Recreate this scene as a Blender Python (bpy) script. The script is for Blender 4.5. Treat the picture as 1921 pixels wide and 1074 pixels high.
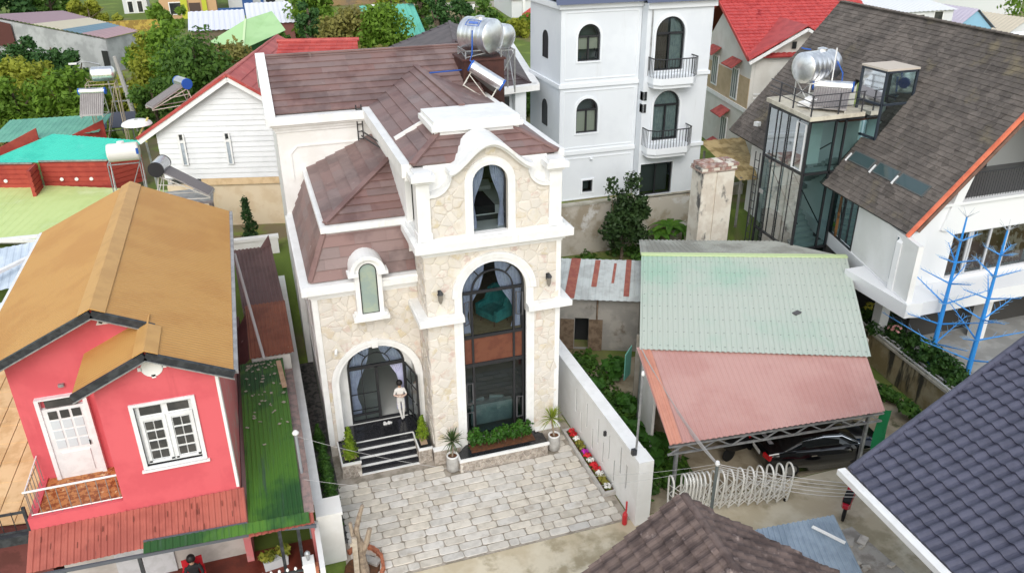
import bpy, math, random
import numpy as np
from mathutils import Vector

S = bpy.context.scene
for o in list(bpy.data.objects):
    bpy.data.objects.remove(o)
COL = S.collection
RAD = math.radians
rnd = random.Random(11)

# ------------------------------------------------------------------ camera
YAW, PIT, ROLL, CAMH = RAD(17.96), RAD(25.87), RAD(0.48), 18.0
cy, sy, cp, sp = math.cos(YAW), math.sin(YAW), math.cos(PIT), math.sin(PIT)
fwd = Vector((sy * cp, cy * cp, -sp))
rt = Vector((cy, -sy, 0))
dn = fwd.cross(rt)
right = rt * math.cos(ROLL) + dn * math.sin(ROLL)
down = -rt * math.sin(ROLL) + dn * math.cos(ROLL)
cam = bpy.data.objects.new('camera', bpy.data.cameras.new('camera'))
COL.objects.link(cam)
from mathutils import Matrix
m = Matrix((right, -down, -fwd)).transposed().to_4x4()
m.translation = Vector((0, 0, CAMH))
cam.matrix_world = m
cam.data.sensor_width = 36
cam.data.lens = 36 * 1500 / 1921
cam.data.clip_end = 3000
S.camera = cam

# ------------------------------------------------------------------ light
SUN_EL, SUN_AZ = RAD(40), RAD(200)      # behind the camera and to its left, veiled by cloud; azimuth from +Y towards +X
world = bpy.data.worlds.new('World')
S.world = world
world.use_nodes = True
wn = world.node_tree
sky = wn.nodes.new('ShaderNodeTexSky')
sky.sky_type = 'NISHITA'
sky.sun_disc = False
sky.sun_elevation = SUN_EL
sky.sun_rotation = SUN_AZ
sky.air_density = 1.6
sky.dust_density = 2.0
sky.ozone_density = 1.0
bg = wn.nodes['Background']
bg.inputs[1].default_value = 0.15
hs = wn.nodes.new('ShaderNodeHueSaturation')       # a cloud-veiled sky is nearly white
hs.inputs['Saturation'].default_value = 0.45
wn.links.new(sky.outputs[0], hs.inputs['Color'])
wn.links.new(hs.outputs[0], bg.inputs[0])
sun = bpy.data.lights.new('sun', 'SUN')
sun.energy = 0.65
sun.angle = RAD(35)
sun.color = (1.0, 0.985, 0.955)
so = bpy.data.objects.new('sun', sun)
COL.objects.link(so)
sd = Vector((math.sin(SUN_AZ) * math.cos(SUN_EL), math.cos(SUN_AZ) * math.cos(SUN_EL), math.sin(SUN_EL)))
so.rotation_euler = sd.to_track_quat('Z', 'Y').to_euler()
so.location = (0, 0, 60)
S.view_settings.view_transform = 'Standard'
S.view_settings.look = 'None'
S.view_settings.gamma = 1
S.view_settings.exposure = 0.62
S.view_settings.use_curve_mapping = False
S.render.engine = 'CYCLES'
S.cycles.max_bounces = 8
S.cycles.transparent_max_bounces = 16
S.cycles.use_denoising = True

# ------------------------------------------------------------------ materials
def lin(v):
    v /= 255.0
    return v / 12.92 if v <= 0.04045 else ((v + 0.055) / 1.055) ** 2.4

def px(r, g, b, k=1.1):
    return (min(lin(r) / k, .85), min(lin(g) / k, .85), min(lin(b) / k, .85), 1)

MATS = {}
def mat(name, c, rough=.7, c2=None, ns=1.5, lo=.42, hi=.62, rv=0.0, rs=0.0, bump=0.0, bs=25.0, metal=0.0, spec=.35,
        dirt=None, ds=1.2, dlo=.55, dhi=.75, dstr=(1, 1, 1), coat=0.0, palette=None, world_co=False, cell=None):
    """Principled surface: base colour c, blotched towards c2, varied per object (rv value, rs shift), dirt patches, fine relief."""
    if name in MATS:
        return MATS[name]
    m = bpy.data.materials.new(name)
    m.use_nodes = True
    nt = m.node_tree
    N, L = nt.nodes, nt.links
    b = N['Principled BSDF']
    b.inputs['Roughness'].default_value = rough
    b.inputs['Metallic'].default_value = metal
    b.inputs['Specular IOR Level'].default_value = spec
    if coat:
        b.inputs['Coat Weight'].default_value = coat
        b.inputs['Coat Roughness'].default_value = .06
    if world_co:
        tc = N.new('ShaderNodeNewGeometry'); co = tc.outputs['Position']
    else:
        tc = N.new('ShaderNodeTexCoord'); co = tc.outputs['Object']
    def rgb(v):
        n = N.new('ShaderNodeRGB'); n.outputs[0].default_value = v if len(v) == 4 else (*v, 1); return n.outputs[0]
    def noise(scale, detail=4, st=(1, 1, 1)):
        v = co
        if st != (1, 1, 1):
            mp = N.new('ShaderNodeMapping'); mp.inputs['Scale'].default_value = st; L.new(co, mp.inputs[0]); v = mp.outputs[0]
        n = N.new('ShaderNodeTexNoise'); n.inputs['Scale'].default_value = scale; n.inputs['Detail'].default_value = detail
        n.inputs['Roughness'].default_value = .62
        L.new(v, n.inputs['Vector']); return n.outputs['Fac']
    def rng(f, a, z_):
        n = N.new('ShaderNodeMapRange'); n.interpolation_type = 'SMOOTHSTEP'
        n.inputs[1].default_value = a; n.inputs[2].default_value = z_; L.new(f, n.inputs[0]); return n.outputs[0]
    def mix(f, a, b_):
        n = N.new('ShaderNodeMix'); n.data_type = 'RGBA'; L.new(f, n.inputs[0]); L.new(a, n.inputs[6]); L.new(b_, n.inputs[7]); return n.outputs[2]
    col = rgb(c)
    oi = None
    if palette:
        oi = N.new('ShaderNodeObjectInfo')
        cr = N.new('ShaderNodeValToRGB'); cr.color_ramp.interpolation = 'CONSTANT'
        e = cr.color_ramp.elements
        while len(e) < len(palette): e.new(0.5)
        for i, p in enumerate(palette):
            e[i].position = i / len(palette); e[i].color = p
        L.new(oi.outputs['Random'], cr.inputs[0]); col = cr.outputs[0]
    if c2 is not None:
        col = mix(rng(noise(ns), lo, hi), col, rgb(c2))
    if rv or rs:
        oi = oi or N.new('ShaderNodeObjectInfo')
        h = N.new('ShaderNodeHueSaturation')
        wnz = N.new('ShaderNodeTexWhiteNoise'); wnz.noise_dimensions = '1D'; L.new(oi.outputs['Random'], wnz.inputs['W'])
        mr = N.new('ShaderNodeMapRange'); mr.inputs[3].default_value = 1 - rv; mr.inputs[4].default_value = 1 + rv
        L.new(wnz.outputs['Value'], mr.inputs[0]); L.new(mr.outputs[0], h.inputs['Value'])
        if rs:
            ms = N.new('ShaderNodeMapRange'); ms.inputs[3].default_value = 1 - rs; ms.inputs[4].default_value = 1 + rs
            L.new(oi.outputs['Random'], ms.inputs[0]); L.new(ms.outputs[0], h.inputs['Saturation'])
        L.new(col, h.inputs['Color']); col = h.outputs[0]
    if cell:
        vo = N.new('ShaderNodeTexVoronoi'); vo.inputs['Scale'].default_value = cell[0]; L.new(co, vo.inputs['Vector'])
        bw = N.new('ShaderNodeRGBToBW'); L.new(vo.outputs['Color'], bw.inputs[0])
        mr = N.new('ShaderNodeMapRange'); mr.inputs[3].default_value = 1 - cell[1]; mr.inputs[4].default_value = 1 + cell[1]; L.new(bw.outputs[0], mr.inputs[0])
        h = N.new('ShaderNodeHueSaturation'); L.new(mr.outputs[0], h.inputs['Value']); L.new(col, h.inputs['Color']); col = h.outputs[0]
    if dirt is not None:
        col = mix(rng(noise(ds, 6, dstr), dlo, dhi), col, rgb(dirt))
    L.new(col, b.inputs['Base Color'])
    if bump:
        bn = N.new('ShaderNodeBump'); bn.inputs['Strength'].default_value = min(1, bump); bn.inputs['Distance'].default_value = .02
        L.new(noise(bs, 5), bn.inputs['Height']); L.new(bn.outputs[0], b.inputs['Normal'])
    MATS[name] = m
    return m

def glass_mat(name, tint, refl=1.0, rough=.02):
    m = bpy.data.materials.new(name); m.use_nodes = True
    N, L = m.node_tree.nodes, m.node_tree.links
    N.remove(N['Principled BSDF'])
    out = N['Material Output']
    tr = N.new('ShaderNodeBsdfTransparent'); tr.inputs[0].default_value = (*tint, 1)
    gl = N.new('ShaderNodeBsdfGlossy'); gl.inputs['Roughness'].default_value = rough
    gl.inputs[0].default_value = (.9, .95, 1, 1)
    fr = N.new('ShaderNodeFresnel'); fr.inputs[0].default_value = 1.5
    mu = N.new('ShaderNodeMath'); mu.operation = 'MULTIPLY'; mu.inputs[1].default_value = refl; mu.use_clamp = True
    mx = N.new('ShaderNodeMixShader')
    L.new(fr.outputs[0], mu.inputs[0]); L.new(mu.outputs[0], mx.inputs[0])
    L.new(tr.outputs[0], mx.inputs[1]); L.new(gl.outputs[0], mx.inputs[2]); L.new(mx.outputs[0], out.inputs[0])
    MATS[name] = m
    return m

def leaf_mat(name, a, b_, scale=1.2, trans=.25, lo=.36, hi=.64, third=None):
    if name in MATS: return MATS[name]
    m = bpy.data.materials.new(name); m.use_nodes = True
    N, L = m.node_tree.nodes, m.node_tree.links
    p = N['Principled BSDF']; p.inputs['Roughness'].default_value = .55; p.inputs['Specular IOR Level'].default_value = .25
    tc = N.new('ShaderNodeTexCoord')
    n1 = N.new('ShaderNodeTexNoise'); n1.inputs['Scale'].default_value = scale; n1.inputs['Detail'].default_value = 8; n1.inputs['Roughness'].default_value = .75
    L.new(tc.outputs['Object'], n1.inputs['Vector'])
    cr = N.new('ShaderNodeValToRGB'); e = cr.color_ramp.elements
    e[0].position = lo; e[0].color = (*a, 1); e[1].position = hi; e[1].color = (*b_, 1)
    if third:
        x = e.new(hi + .08); x.color = (*third, 1)
    L.new(n1.outputs['Fac'], cr.inputs[0]); L.new(cr.outputs[0], p.inputs['Base Color'])
    t = N.new('ShaderNodeBsdfTranslucent'); L.new(cr.outputs[0], t.inputs[0])
    mx = N.new('ShaderNodeMixShader'); mx.inputs[0].default_value = trans
    out = N['Material Output']
    L.new(p.outputs[0], mx.inputs[1]); L.new(t.outputs[0], mx.inputs[2]); L.new(mx.outputs[0], out.inputs[0])
    MATS[name] = m
    return m

# ------------------------------------------------------------------ mesh helpers
def lerp(a, b, t): return a + (b - a) * t

class MB:
    def __init__(s): s.v, s.f = [], []
    def add(s, vs, fs):
        o = len(s.v); s.v += [tuple(p) for p in vs]; s.f += [tuple(i + o for i in f) for f in fs]; return s
    def quad(s, a, b, c, d): return s.add([a, b, c, d], [(0, 1, 2, 3)])
    def poly(s, pts): return s.add(pts, [tuple(range(len(pts)))])
    def box(s, x0, x1, y0, y1, z0, z1):
        return s.add([(x0, y0, z0), (x1, y0, z0), (x1, y1, z0), (x0, y1, z0), (x0, y0, z1), (x1, y0, z1), (x1, y1, z1), (x0, y1, z1)],
                     [(0, 3, 2, 1), (4, 5, 6, 7), (0, 1, 5, 4), (1, 2, 6, 5), (2, 3, 7, 6), (3, 0, 4, 7)])
    def rbox(s, c, size, rz=0, rx=0, ry=0):
        """box by centre, size and rotation"""
        from mathutils import Euler
        M = Euler((rx, ry, rz)).to_matrix()
        hx, hy, hz = size[0] / 2, size[1] / 2, size[2] / 2
        P = [(-hx, -hy, -hz), (hx, -hy, -hz), (hx, hy, -hz), (-hx, hy, -hz), (-hx, -hy, hz), (hx, -hy, hz), (hx, hy, hz), (-hx, hy, hz)]
        return s.add([tuple(M @ Vector(p) + Vector(c)) for p in P],
                     [(0, 3, 2, 1), (4, 5, 6, 7), (0, 1, 5, 4), (1, 2, 6, 5), (2, 3, 7, 6), (3, 0, 4, 7)])
    def prism(s, pts, vec):
        n = len(pts); vec = Vector(vec)
        top = [tuple(Vector(p) + vec) for p in pts]
        fs = [tuple(range(n - 1, -1, -1)), tuple(range(n, 2 * n))] + [(i, (i + 1) % n, n + (i + 1) % n, n + i) for i in range(n)]
        return s.add(list(pts) + top, fs)
    def bar(s, a, b, w, h=None):
        """square bar from a to b"""
        return s.tube([a, b], w / 2 * 1.414, 4, a0=math.pi / 4) if h is None else s._bar(a, b, w, h)
    def _bar(s, a, b, w, h):
        a, b = Vector(a), Vector(b); d = (b - a).normalized()
        up = Vector((0, 0, 1)) if abs(d.z) < .95 else Vector((0, 1, 0))
        r = d.cross(up).normalized(); u = r.cross(d)
        P = [p + r * sx * w / 2 + u * sz * h / 2 for p in (a, b) for sx, sz in ((-1, -1), (1, -1), (1, 1), (-1, 1))]
        return s.add(P, [(0, 1, 2, 3), (7, 6, 5, 4), (0, 4, 5, 1), (1, 5, 6, 2), (2, 6, 7, 3), (3, 7, 4, 0)])
    def tube(s, pts, r, n=8, caps=True, a0=0.0):
        pts = [Vector(p) for p in pts]; k = len(pts)
        rs = r if isinstance(r, (list, tuple)) else [r] * k
        rings = []
        d0 = (pts[1] - pts[0]).normalized()
        ref = Vector((0, 0, 1)) if abs(d0.z) < .9 else Vector((1, 0, 0))
        for i, p in enumerate(pts):
            d = (pts[min(i + 1, k - 1)] - pts[max(i - 1, 0)]).normalized()
            u = d.cross(ref)
            if u.length < 1e-4: u = d.cross(Vector((0, 1, 0)))
            u.normalize(); w = d.cross(u)
            rings.append([p + (u * math.cos(a0 + 2 * math.pi * j / n) + w * math.sin(a0 + 2 * math.pi * j / n)) * rs[i] for j in range(n)])
        vs = [v for q in rings for v in q]; fs = []
        for i in range(k - 1):
            for j in range(n):
                fs.append((i * n + j, i * n + (j + 1) % n, (i + 1) * n + (j + 1) % n, (i + 1) * n + j))
        if caps: fs += [tuple(range(n - 1, -1, -1)), tuple(range((k - 1) * n, k * n))]
        return s.add(vs, fs)
    def lathe(s, prof, c=(0, 0, 0), n=16, axis='z', caps=True):
        vs, fs = [], []
        for r, h in prof:
            for j in range(n):
                a = 2 * math.pi * j / n; x, y = r * math.cos(a), r * math.sin(a)
                p = (x, y, h) if axis == 'z' else ((h, x, y) if axis == 'x' else (y, h, x))
                vs.append((p[0] + c[0], p[1] + c[1], p[2] + c[2]))
        k = len(prof)
        for i in range(k - 1):
            for j in range(n):
                fs.append((i * n + j, i * n + (j + 1) % n, (i + 1) * n + (j + 1) % n, (i + 1) * n + j))
        if caps: fs += [tuple(range(n - 1, -1, -1)), tuple(range((k - 1) * n, k * n))]
        return s.add(vs, fs)
    def loft(s, A, B, closed=False):
        n = len(A); fs = [(i, i + 1, n + i + 1, n + i) for i in range(n - 1)]
        if closed: fs.append((n - 1, 0, n, 2 * n - 1))
        return s.add(list(A) + list(B), fs)
    def corr(s, p0, p1, p2, p3, pitch=.2, amp=.02, box=True, ny=1):
        """ribbed sheet: ribs run p0>p3, profile across p0>p1"""
        p0, p1, p2, p3 = map(Vector, (p0, p1, p2, p3))
        w = (p1 - p0).length; k = max(2, int(w / pitch))
        nrm = (p1 - p0).cross(p3 - p0).normalized()
        if nrm.z < 0: nrm = -nrm
        us = []
        for i in range(k):
            for q, h in ((0, 0), (.35, 0), (.5, 1), (.85, 1)) if box else ((0, 0), (.25, .7), (.5, 1), (.75, .7)):
                us.append(((i + q) / k, h))
        us.append((1, 0))
        vs, fs = [], []
        for r in range(ny + 1):
            t = r / ny
            for u, h in us:
                vs.append(p0.lerp(p1, u).lerp(p3.lerp(p2, u), t) + nrm * h * amp)
        n = len(us)
        for r in range(ny):
            for i in range(n - 1):
                fs.append((r * n + i, r * n + i + 1, (r + 1) * n + i + 1, (r + 1) * n + i))
        return s.add(vs, fs)

def mesh_obj(name, mb, material, off=(0, 0, 0), smooth=False):
    me = bpy.data.meshes.new(name)
    ox, oy, oz = off
    me.from_pydata([(x - ox, y - oy, z - oz) for x, y, z in mb.v], [], mb.f)
    if smooth:
        me.polygons.foreach_set('use_smooth', [True] * len(me.polygons))
    me.update()
    if material: me.materials.append(material)
    o = bpy.data.objects.new(name, me)
    COL.objects.link(o)
    return o

USED = {}
class Thing:
    """An Empty at the thing's base; its parts are meshes authored in world axes (world=True) or in the thing's own frame."""
    def __init__(s, name, label, cat, loc=(0, 0, 0), rz=0.0, group=None, world=True):
        s.o = bpy.data.objects.new(name, None); COL.objects.link(s.o)
        s.o.empty_display_size = .2
        s.o.location = loc; s.o.rotation_euler = (0, 0, rz)
        s.o['label'] = label; s.o['category'] = cat
        if group: s.o['group'] = group
        s.off = loc if world else (0, 0, 0)
    def part(s, name, mb, material, parent=None, label=None, kind=None, smooth=False):
        o = mesh_obj(name, mb, material, s.off, smooth)
        o.parent = parent or s.o
        if label: o['label'] = label
        if kind: o['kind'] = kind
        return o

def single(name, mb, material, label, cat, loc=None, group=None, kind=None, smooth=False):
    """a thing that is one mesh"""
    if loc is None:
        n = len(mb.v); loc = (sum(p[0] for p in mb.v) / n, sum(p[1] for p in mb.v) / n, min(p[2] for p in mb.v))
    o = mesh_obj(name, mb, material, loc, smooth); o.location = loc
    if label: o['label'] = label
    if cat: o['category'] = cat
    if group: o['group'] = group
    if kind: o['kind'] = kind
    return o

def structure(name, mb, material, smooth=False):
    o = mesh_obj(name, mb, material, (0, 0, 0), smooth); o['kind'] = 'structure'; return o

def child(name, mb, material, parent, kind=None, smooth=False):
    o = mesh_obj(name, mb, material, (0, 0, 0), smooth); o.parent = parent
    if kind: o['kind'] = kind
    return o

def dup(o, loc, rz=None, label=None, parent=None, scale=None):
    c = o.copy(); COL.objects.link(c); c.parent = parent
    if parent is None:
        c.location = loc
        if rz is not None: c.rotation_euler = (0, 0, rz)
        if label: c['label'] = label
        if scale: c.scale = scale
    for ch in list(o.children):
        dup(ch, None, parent=c)
    return c

# 2-D convex clipping
def clip_half(poly, nx, ny, d):
    out = []
    n = len(poly)
    for i in range(n):
        a, b = poly[i], poly[(i + 1) % n]
        da, db = a[0] * nx + a[1] * ny - d, b[0] * nx + b[1] * ny - d
        if da >= 0: out.append(a)
        if (da >= 0) != (db >= 0):
            t = da / (da - db); out.append((a[0] + (b[0] - a[0]) * t, a[1] + (b[1] - a[1]) * t))
    return out

def clip_rect(poly, u0, u1, v0, v1):
    for nx, ny, d in ((1, 0, u0), (-1, 0, -u1), (0, 1, v0), (0, -1, -v1)):
        poly = clip_half(poly, nx, ny, d)
        if len(poly) < 3: return []
    return poly

def area2(p):
    return abs(sum(p[i][0] * p[(i + 1) % len(p)][1] - p[(i + 1) % len(p)][0] * p[i][1] for i in range(len(p)))) / 2

def roof_tiles(parent, off, poly, course, tw, material, name='tile', lift=.03, thick=.02, stagger=.5, m=1, wave=None, joined=None, base=.012,
               gap=.004, jit=0.0):
    """Tiles on the convex roof plane poly (3-D, its first edge is the eave). Each tile is a mesh under parent, or goes into the MB joined."""
    P = [Vector(p) for p in poly]
    e = (P[1] - P[0]).normalized()
    n = e.cross(P[-1] - P[0]).normalized()
    if n.z < 0: n = -n
    sdir = n.cross(e)
    if sdir.z < 0: sdir = -sdir
    Q = [((p - P[0]).dot(e), (p - P[0]).dot(sdir)) for p in P]
    if sum(Q[i][0] * Q[(i + 1) % len(Q)][1] - Q[(i + 1) % len(Q)][0] * Q[i][1] for i in range(len(Q))) < 0: Q = Q[::-1]
    umin, umax = min(q[0] for q in Q), max(q[0] for q in Q)
    smax = max(q[1] for q in Q)
    cnt = 0
    for k in range(int(math.ceil(smax / course))):
        s0, s1 = k * course, (k + 1) * course + .015
        u = umin - (tw * stagger if k % 2 else 0)
        while u < umax:
            mb = MB() if joined is None else joined
            dl = rnd.uniform(-jit, jit)
            for q in range(m):
                ua, ub = u + tw * q / m + (gap if q == 0 else 0), u + tw * (q + 1) / m - (gap if q == m - 1 else 0)
                pc = clip_rect(Q, ua, ub, s0, s1)
                if len(pc) < 3 or area2(pc) < 1e-4: continue
                def h(p):
                    hh = base + thick + dl + lift * (1 - (p[1] - s0) / course)
                    if wave: hh += wave((p[0] - u) / tw)
                    return hh
                top = [P[0] + e * p[0] + sdir * p[1] + n * h(p) for p in pc]
                bot = [P[0] + e * p[0] + sdir * p[1] + n * .004 for p in pc]
                k2 = len(pc)
                fs = [tuple(range(k2))]
                for i in range(k2):
                    j = (i + 1) % k2
                    a, b = pc[i], pc[j]
                    inner = m > 1 and abs(a[0] - b[0]) < 1e-6 and not (abs(a[0] - (u + gap)) < .01 or abs(a[0] - (u + tw - gap)) < .01)
                    up_edge = abs(a[1] - s1) < 1e-6 and abs(b[1] - s1) < 1e-6
                    if inner or up_edge: continue
                    fs.append((j, i, k2 + i, k2 + j))
                mb.add(top + bot, fs)
            if joined is None and mb.v:
                o = mesh_obj(name, mb, material, off); o.parent = parent; cnt += 1
            u += tw
    return cnt

def voronoi(u0, u1, w0, w1, size, seed, openings=(), ratio=1.0, shrink=.012):
    """irregular stone outlines filling a rectangle, cut clear of convex openings"""
    r = random.Random(seed)
    nu, nw = max(1, round((u1 - u0) / size)), max(1, round((w1 - w0) / (size * ratio)))
    du, dw = (u1 - u0) / nu, (w1 - w0) / nw
    pts = []
    for i in range(nu):
        for j in range(nw):
            pts.append((u0 + (i + .5 + r.uniform(-.46, .46) + (.25 if j % 2 else -.25)) * du, w0 + (j + .5 + r.uniform(-.42, .42)) * dw))
    pts = [p for p in pts if r.random() > .16]
    out = []
    for p in pts:
        if not (u0 < p[0] < u1 and w0 < p[1] < w1): continue
        inside = False
        cuts = []
        for op in openings:
            best, be = -1e9, None
            for i in range(len(op)):
                a, b = op[i], op[(i + 1) % len(op)]
                ex, ez = b[0] - a[0], b[1] - a[1]; l = math.hypot(ex, ez)
                if l < 1e-6: continue
                nx, nz = ez / l, -ex / l      # outward for ccw
                dd = (p[0] - a[0]) * nx + (p[1] - a[1]) * nz
                if dd > best: best, be = dd, (nx, nz, a[0] * nx + a[1] * nz)
            if best < 0: inside = True; break
            cuts.append(be)
        if inside: continue
        cell = [(u0, w0), (u1, w0), (u1, w1), (u0, w1)]
        for q in pts:
            if q is p: continue
            dx, dz = p[0] - q[0], p[1] - q[1]; l = math.hypot(dx, dz)
            if l > 3 * size: continue
            cell = clip_half(cell, dx / l, dz / l, ((p[0] ** 2 + p[1] ** 2) - (q[0] ** 2 + q[1] ** 2)) / (2 * l) + shrink)
            if len(cell) < 3: break
        for c in cuts:
            if len(cell) >= 3: cell = clip_half(cell, *c)
        if len(cell) >= 3 and area2(cell) > .004: out.append(cell)
    return out

def stone_mesh(cell, mp, r):
    cx = sum(p[0] for p in cell) / len(cell); cw = sum(p[1] for p in cell) / len(cell)
    d = r.uniform(.012, .035)
    n = len(cell)
    mb = MB()
    A = [mp(p[0], p[1], 0) for p in cell]
    B = [mp(lerp(p[0], cx, .03), lerp(p[1], cw, .03), -d * .7) for p in cell]
    C = [mp(lerp(p[0], cx, .22), lerp(p[1], cw, .22), -d) for p in cell]
    mb.add(A + B + C, [(i, (i + 1) % n, n + (i + 1) % n, n + i) for i in range(n)] +
           [(n + i, n + (i + 1) % n, 2 * n + (i + 1) % n, 2 * n + i) for i in range(n)] + [tuple(range(2 * n, 3 * n))])
    return mb

def arch_pts(cx, hw, spring, rise=None, n=14):
    rise = hw if rise is None else rise
    return [(cx - hw * math.cos(math.pi * i / n), spring + rise * math.sin(math.pi * i / n)) for i in range(n + 1)]

def arch_poly(cx, hw, sill, spring, rise=None, n=14):
    """ccw outline"""
    a = arch_pts(cx, hw, spring, rise, n) if (rise is None or rise > 0) else [(cx - hw, spring), (cx + hw, spring)]
    return [(cx - hw, sill), (cx + hw, sill)] + a[::-1]

def wall(mb, mp, u0, u1, w0, w1, ops=(), th=.2):
    """wall slab with openings (cx, half width, sill, spring, rise); mp maps (along, height, depth) to space"""
    ops = sorted(ops); polys = []; u = u0
    for (cx, hw, sill, spring, rise) in ops:
        if cx - hw > u: polys.append([(u, w0), (cx - hw, w0), (cx - hw, w1), (u, w1)])
        if sill > w0: polys.append([(cx - hw, w0), (cx + hw, w0), (cx + hw, sill), (cx - hw, sill)])
        a = arch_pts(cx, hw, spring, rise) if rise > 0 else [(cx - hw, spring), (cx + hw, spring)]
        for i in range(len(a) - 1):
            polys.append([a[i], a[i + 1], (a[i + 1][0], w1), (a[i][0], w1)])
        ol = arch_poly(cx, hw, sill, spring, rise)
        for i in range(len(ol)):
            p, q = ol[i], ol[(i + 1) % len(ol)]
            if sill <= w0 and i == 0: continue
            mb.quad(mp(p[0], p[1], 0), mp(p[0], p[1], th), mp(q[0], q[1], th), mp(q[0], q[1], 0))
        u = cx + hw
    if u < u1: polys.append([(u, w0), (u1, w0), (u1, w1), (u, w1)])
    for p in polys:
        mb.poly([mp(a, b, 0) for a, b in p]); mb.poly([mp(a, b, th) for a, b in p[::-1]])
    for a, b in (((u0, w0), (u1, w0)), ((u1, w0), (u1, w1)), ((u1, w1), (u0, w1)), ((u0, w1), (u0, w0))):
        mb.quad(mp(*a, 0), mp(*a, th), mp(*b, th), mp(*b, 0))
    return mb

def band(mb, mp, path, w, d0, d1, closed=False):
    """flat moulding of width w laid outside the (u, w) path, from depth d0 to d1"""
    n = len(path); out = []
    for i in range(n):
        a = path[(i - 1) % n] if (closed or i > 0) else path[i]; b = path[(i + 1) % n] if (closed or i < n - 1) else path[i]
        dx, dz = b[0] - a[0], b[1] - a[1]; l = math.hypot(dx, dz) or 1
        out.append((path[i][0] - dz / l * w, path[i][1] + dx / l * w))
    for i in range(n if closed else n - 1):
        j = (i + 1) % n
        q = [path[i], path[j], out[j], out[i]]
        mb.prism([mp(a, b, d0) for a, b in q], Vector(mp(0, 0, d1)) - Vector(mp(0, 0, d0)))
    return mb

def frontmap(Y): return lambda u, w, d: (u, Y + d, w)
def sidemap(X, sgn=1): return lambda u, w, d: (X + sgn * d, u, w)
def anymap(o, ang):
    """wall through point o along direction ang (radians from +X); depth runs to the left of the direction"""
    c, s_ = math.cos(ang), math.sin(ang)
    return lambda u, w, d: (o[0] + u * c - d * s_, o[1] + u * s_ + d * c, w)

def leaves(clumps, size, seed, flat=.3, shell=.55, aspect=.55):
    """leaf-sized faces through ellipsoid clumps (x, y, z, rx, ry, rz, count)"""
    r = np.random.default_rng(seed)
    V, F = [], []
    for (x, y, z, rx, ry, rz, n) in clumps:
        d = r.normal(size=(n, 3)); d /= np.linalg.norm(d, axis=1)[:, None]
        rad = shell + (1 - shell) * r.random(n) ** .6
        rad *= 1 + .16 * r.normal(size=n)
        c = d * rad[:, None] * np.array([rx, ry, rz]) + np.array([x, y, z])
        nn = d + r.normal(size=(n, 3)) * .7 + np.array([0, 0, flat]); nn /= np.linalg.norm(nn, axis=1)[:, None]
        t = np.cross(nn, r.normal(size=(n, 3))); t /= np.linalg.norm(t, axis=1)[:, None]
        b = np.cross(nn, t)
        sz = (size * (.6 + .8 * r.random(n)))[:, None]
        o = len(V) and sum(len(q) for q in V)
        quad = np.stack([c - t * sz, c + b * sz * aspect, c + t * sz, c - b * sz * aspect], 1).reshape(-1, 3)
        V.append(quad)
    A = np.concatenate(V)
    mb = MB(); mb.v = A.tolist()
    mb.f = [(4 * i, 4 * i + 1, 4 * i + 2, 4 * i + 3) for i in range(len(A) // 4)]
    return mb

# ------------------------------------------------------------------ shared materials
WHITE = mat('white_paint', (.80, .80, .785), .55, c2=(.74, .735, .71), ns=.9, dirt=(.56, .54, .50), ds=.7, dlo=.66, dhi=.86, bump=.08, bs=40)
TRIM = mat('white_trim', (.82, .82, .81), .5, c2=(.76, .76, .745), ns=2.0, dirt=(.56, .545, .51), ds=1.3, dlo=.60, dhi=.86, dstr=(2.4, 2.4, .35), bump=.08, bs=40)
CREAM = mat('cream_paint', (.72, .70, .66), .6, c2=(.66, .63, .58), ns=.6, bump=.06)
BLACKM = mat('dark_metal', (.022, .023, .026), .4, spec=.5)
GREYM = mat('galvanised_metal', (.42, .43, .44), .4, c2=(.3, .31, .32), metal=.6, ns=4)
MORTAR = mat('stone_mortar', (.68, .64, .585), .85, c2=(.62, .575, .51), ns=3, bump=.3, bs=60)
STONE = mat('rubble_stone', (.5, .45, .38), .8, palette=[(.63, .57, .49, 1), (.68, .63, .56, 1), (.62, .54, .42, 1), (.68, .63, .54, 1), (.62, .51, .44, 1), (.66, .60, .51, 1), (.60, .52, .37, 1), (.69, .65, .60, 1), (.56, .44, .39, 1), (.66, .62, .57, 1), (.64, .58, .47, 1)],
            c2=(.68, .635, .57), ns=4, lo=.36, hi=.58, bump=.5, bs=30, rv=.05)
PLSTONE = mat('plinth_stone', (.44, .39, .34), .85, c2=(.30, .26, .22), ns=9, rv=.2, bump=.6, bs=50)
ROOFT = mat('brown_roof_tile', px(136, 112, 108), .5, c2=px(114, 91, 88), ns=.7, rv=.09, rs=.2, dirt=px(175, 160, 155), ds=2.2, dlo=.64, dhi=.8, bump=.15, bs=90, spec=.4)
ROOFD = mat('brown_roof_deck', px(98, 72, 72), .7)
OAK = mat('oak_floor', (.42, .31, .18), .45, c2=(.34, .24, .13), ns=6)
BLACKST = mat('black_granite', (.012, .013, .016), .18, c2=(.03, .03, .034), ns=30, spec=.5)
DARKROOM = mat('dark_room', (.10, .115, .11), .8)
ROOMWALL = mat('room_wall', (.32, .34, .33), .8)
CURT = mat('curtain_cloth', (.60, .61, .78), .9, c2=(.50, .51, .70), ns=5)
GLASS = glass_mat('window_glass', (.72, .80, .80), 1.0)
GLASSD = glass_mat('tinted_glass', (.42, .55, .55), 1.5)
GLASSB = glass_mat('stair_glass', (.46, .60, .60), .42)
GLASSL = glass_mat('lift_glass', (.66, .76, .74), 2.6, .08)
SPAND = mat('spandrel_brown', (.16, .06, .035), .45, c2=(.13, .045, .028), ns=3)

# ------------------------------------------------------------------ ground
def sm(t):
    t = max(0, min(1, t)); return t * t * (3 - 2 * t)

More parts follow.
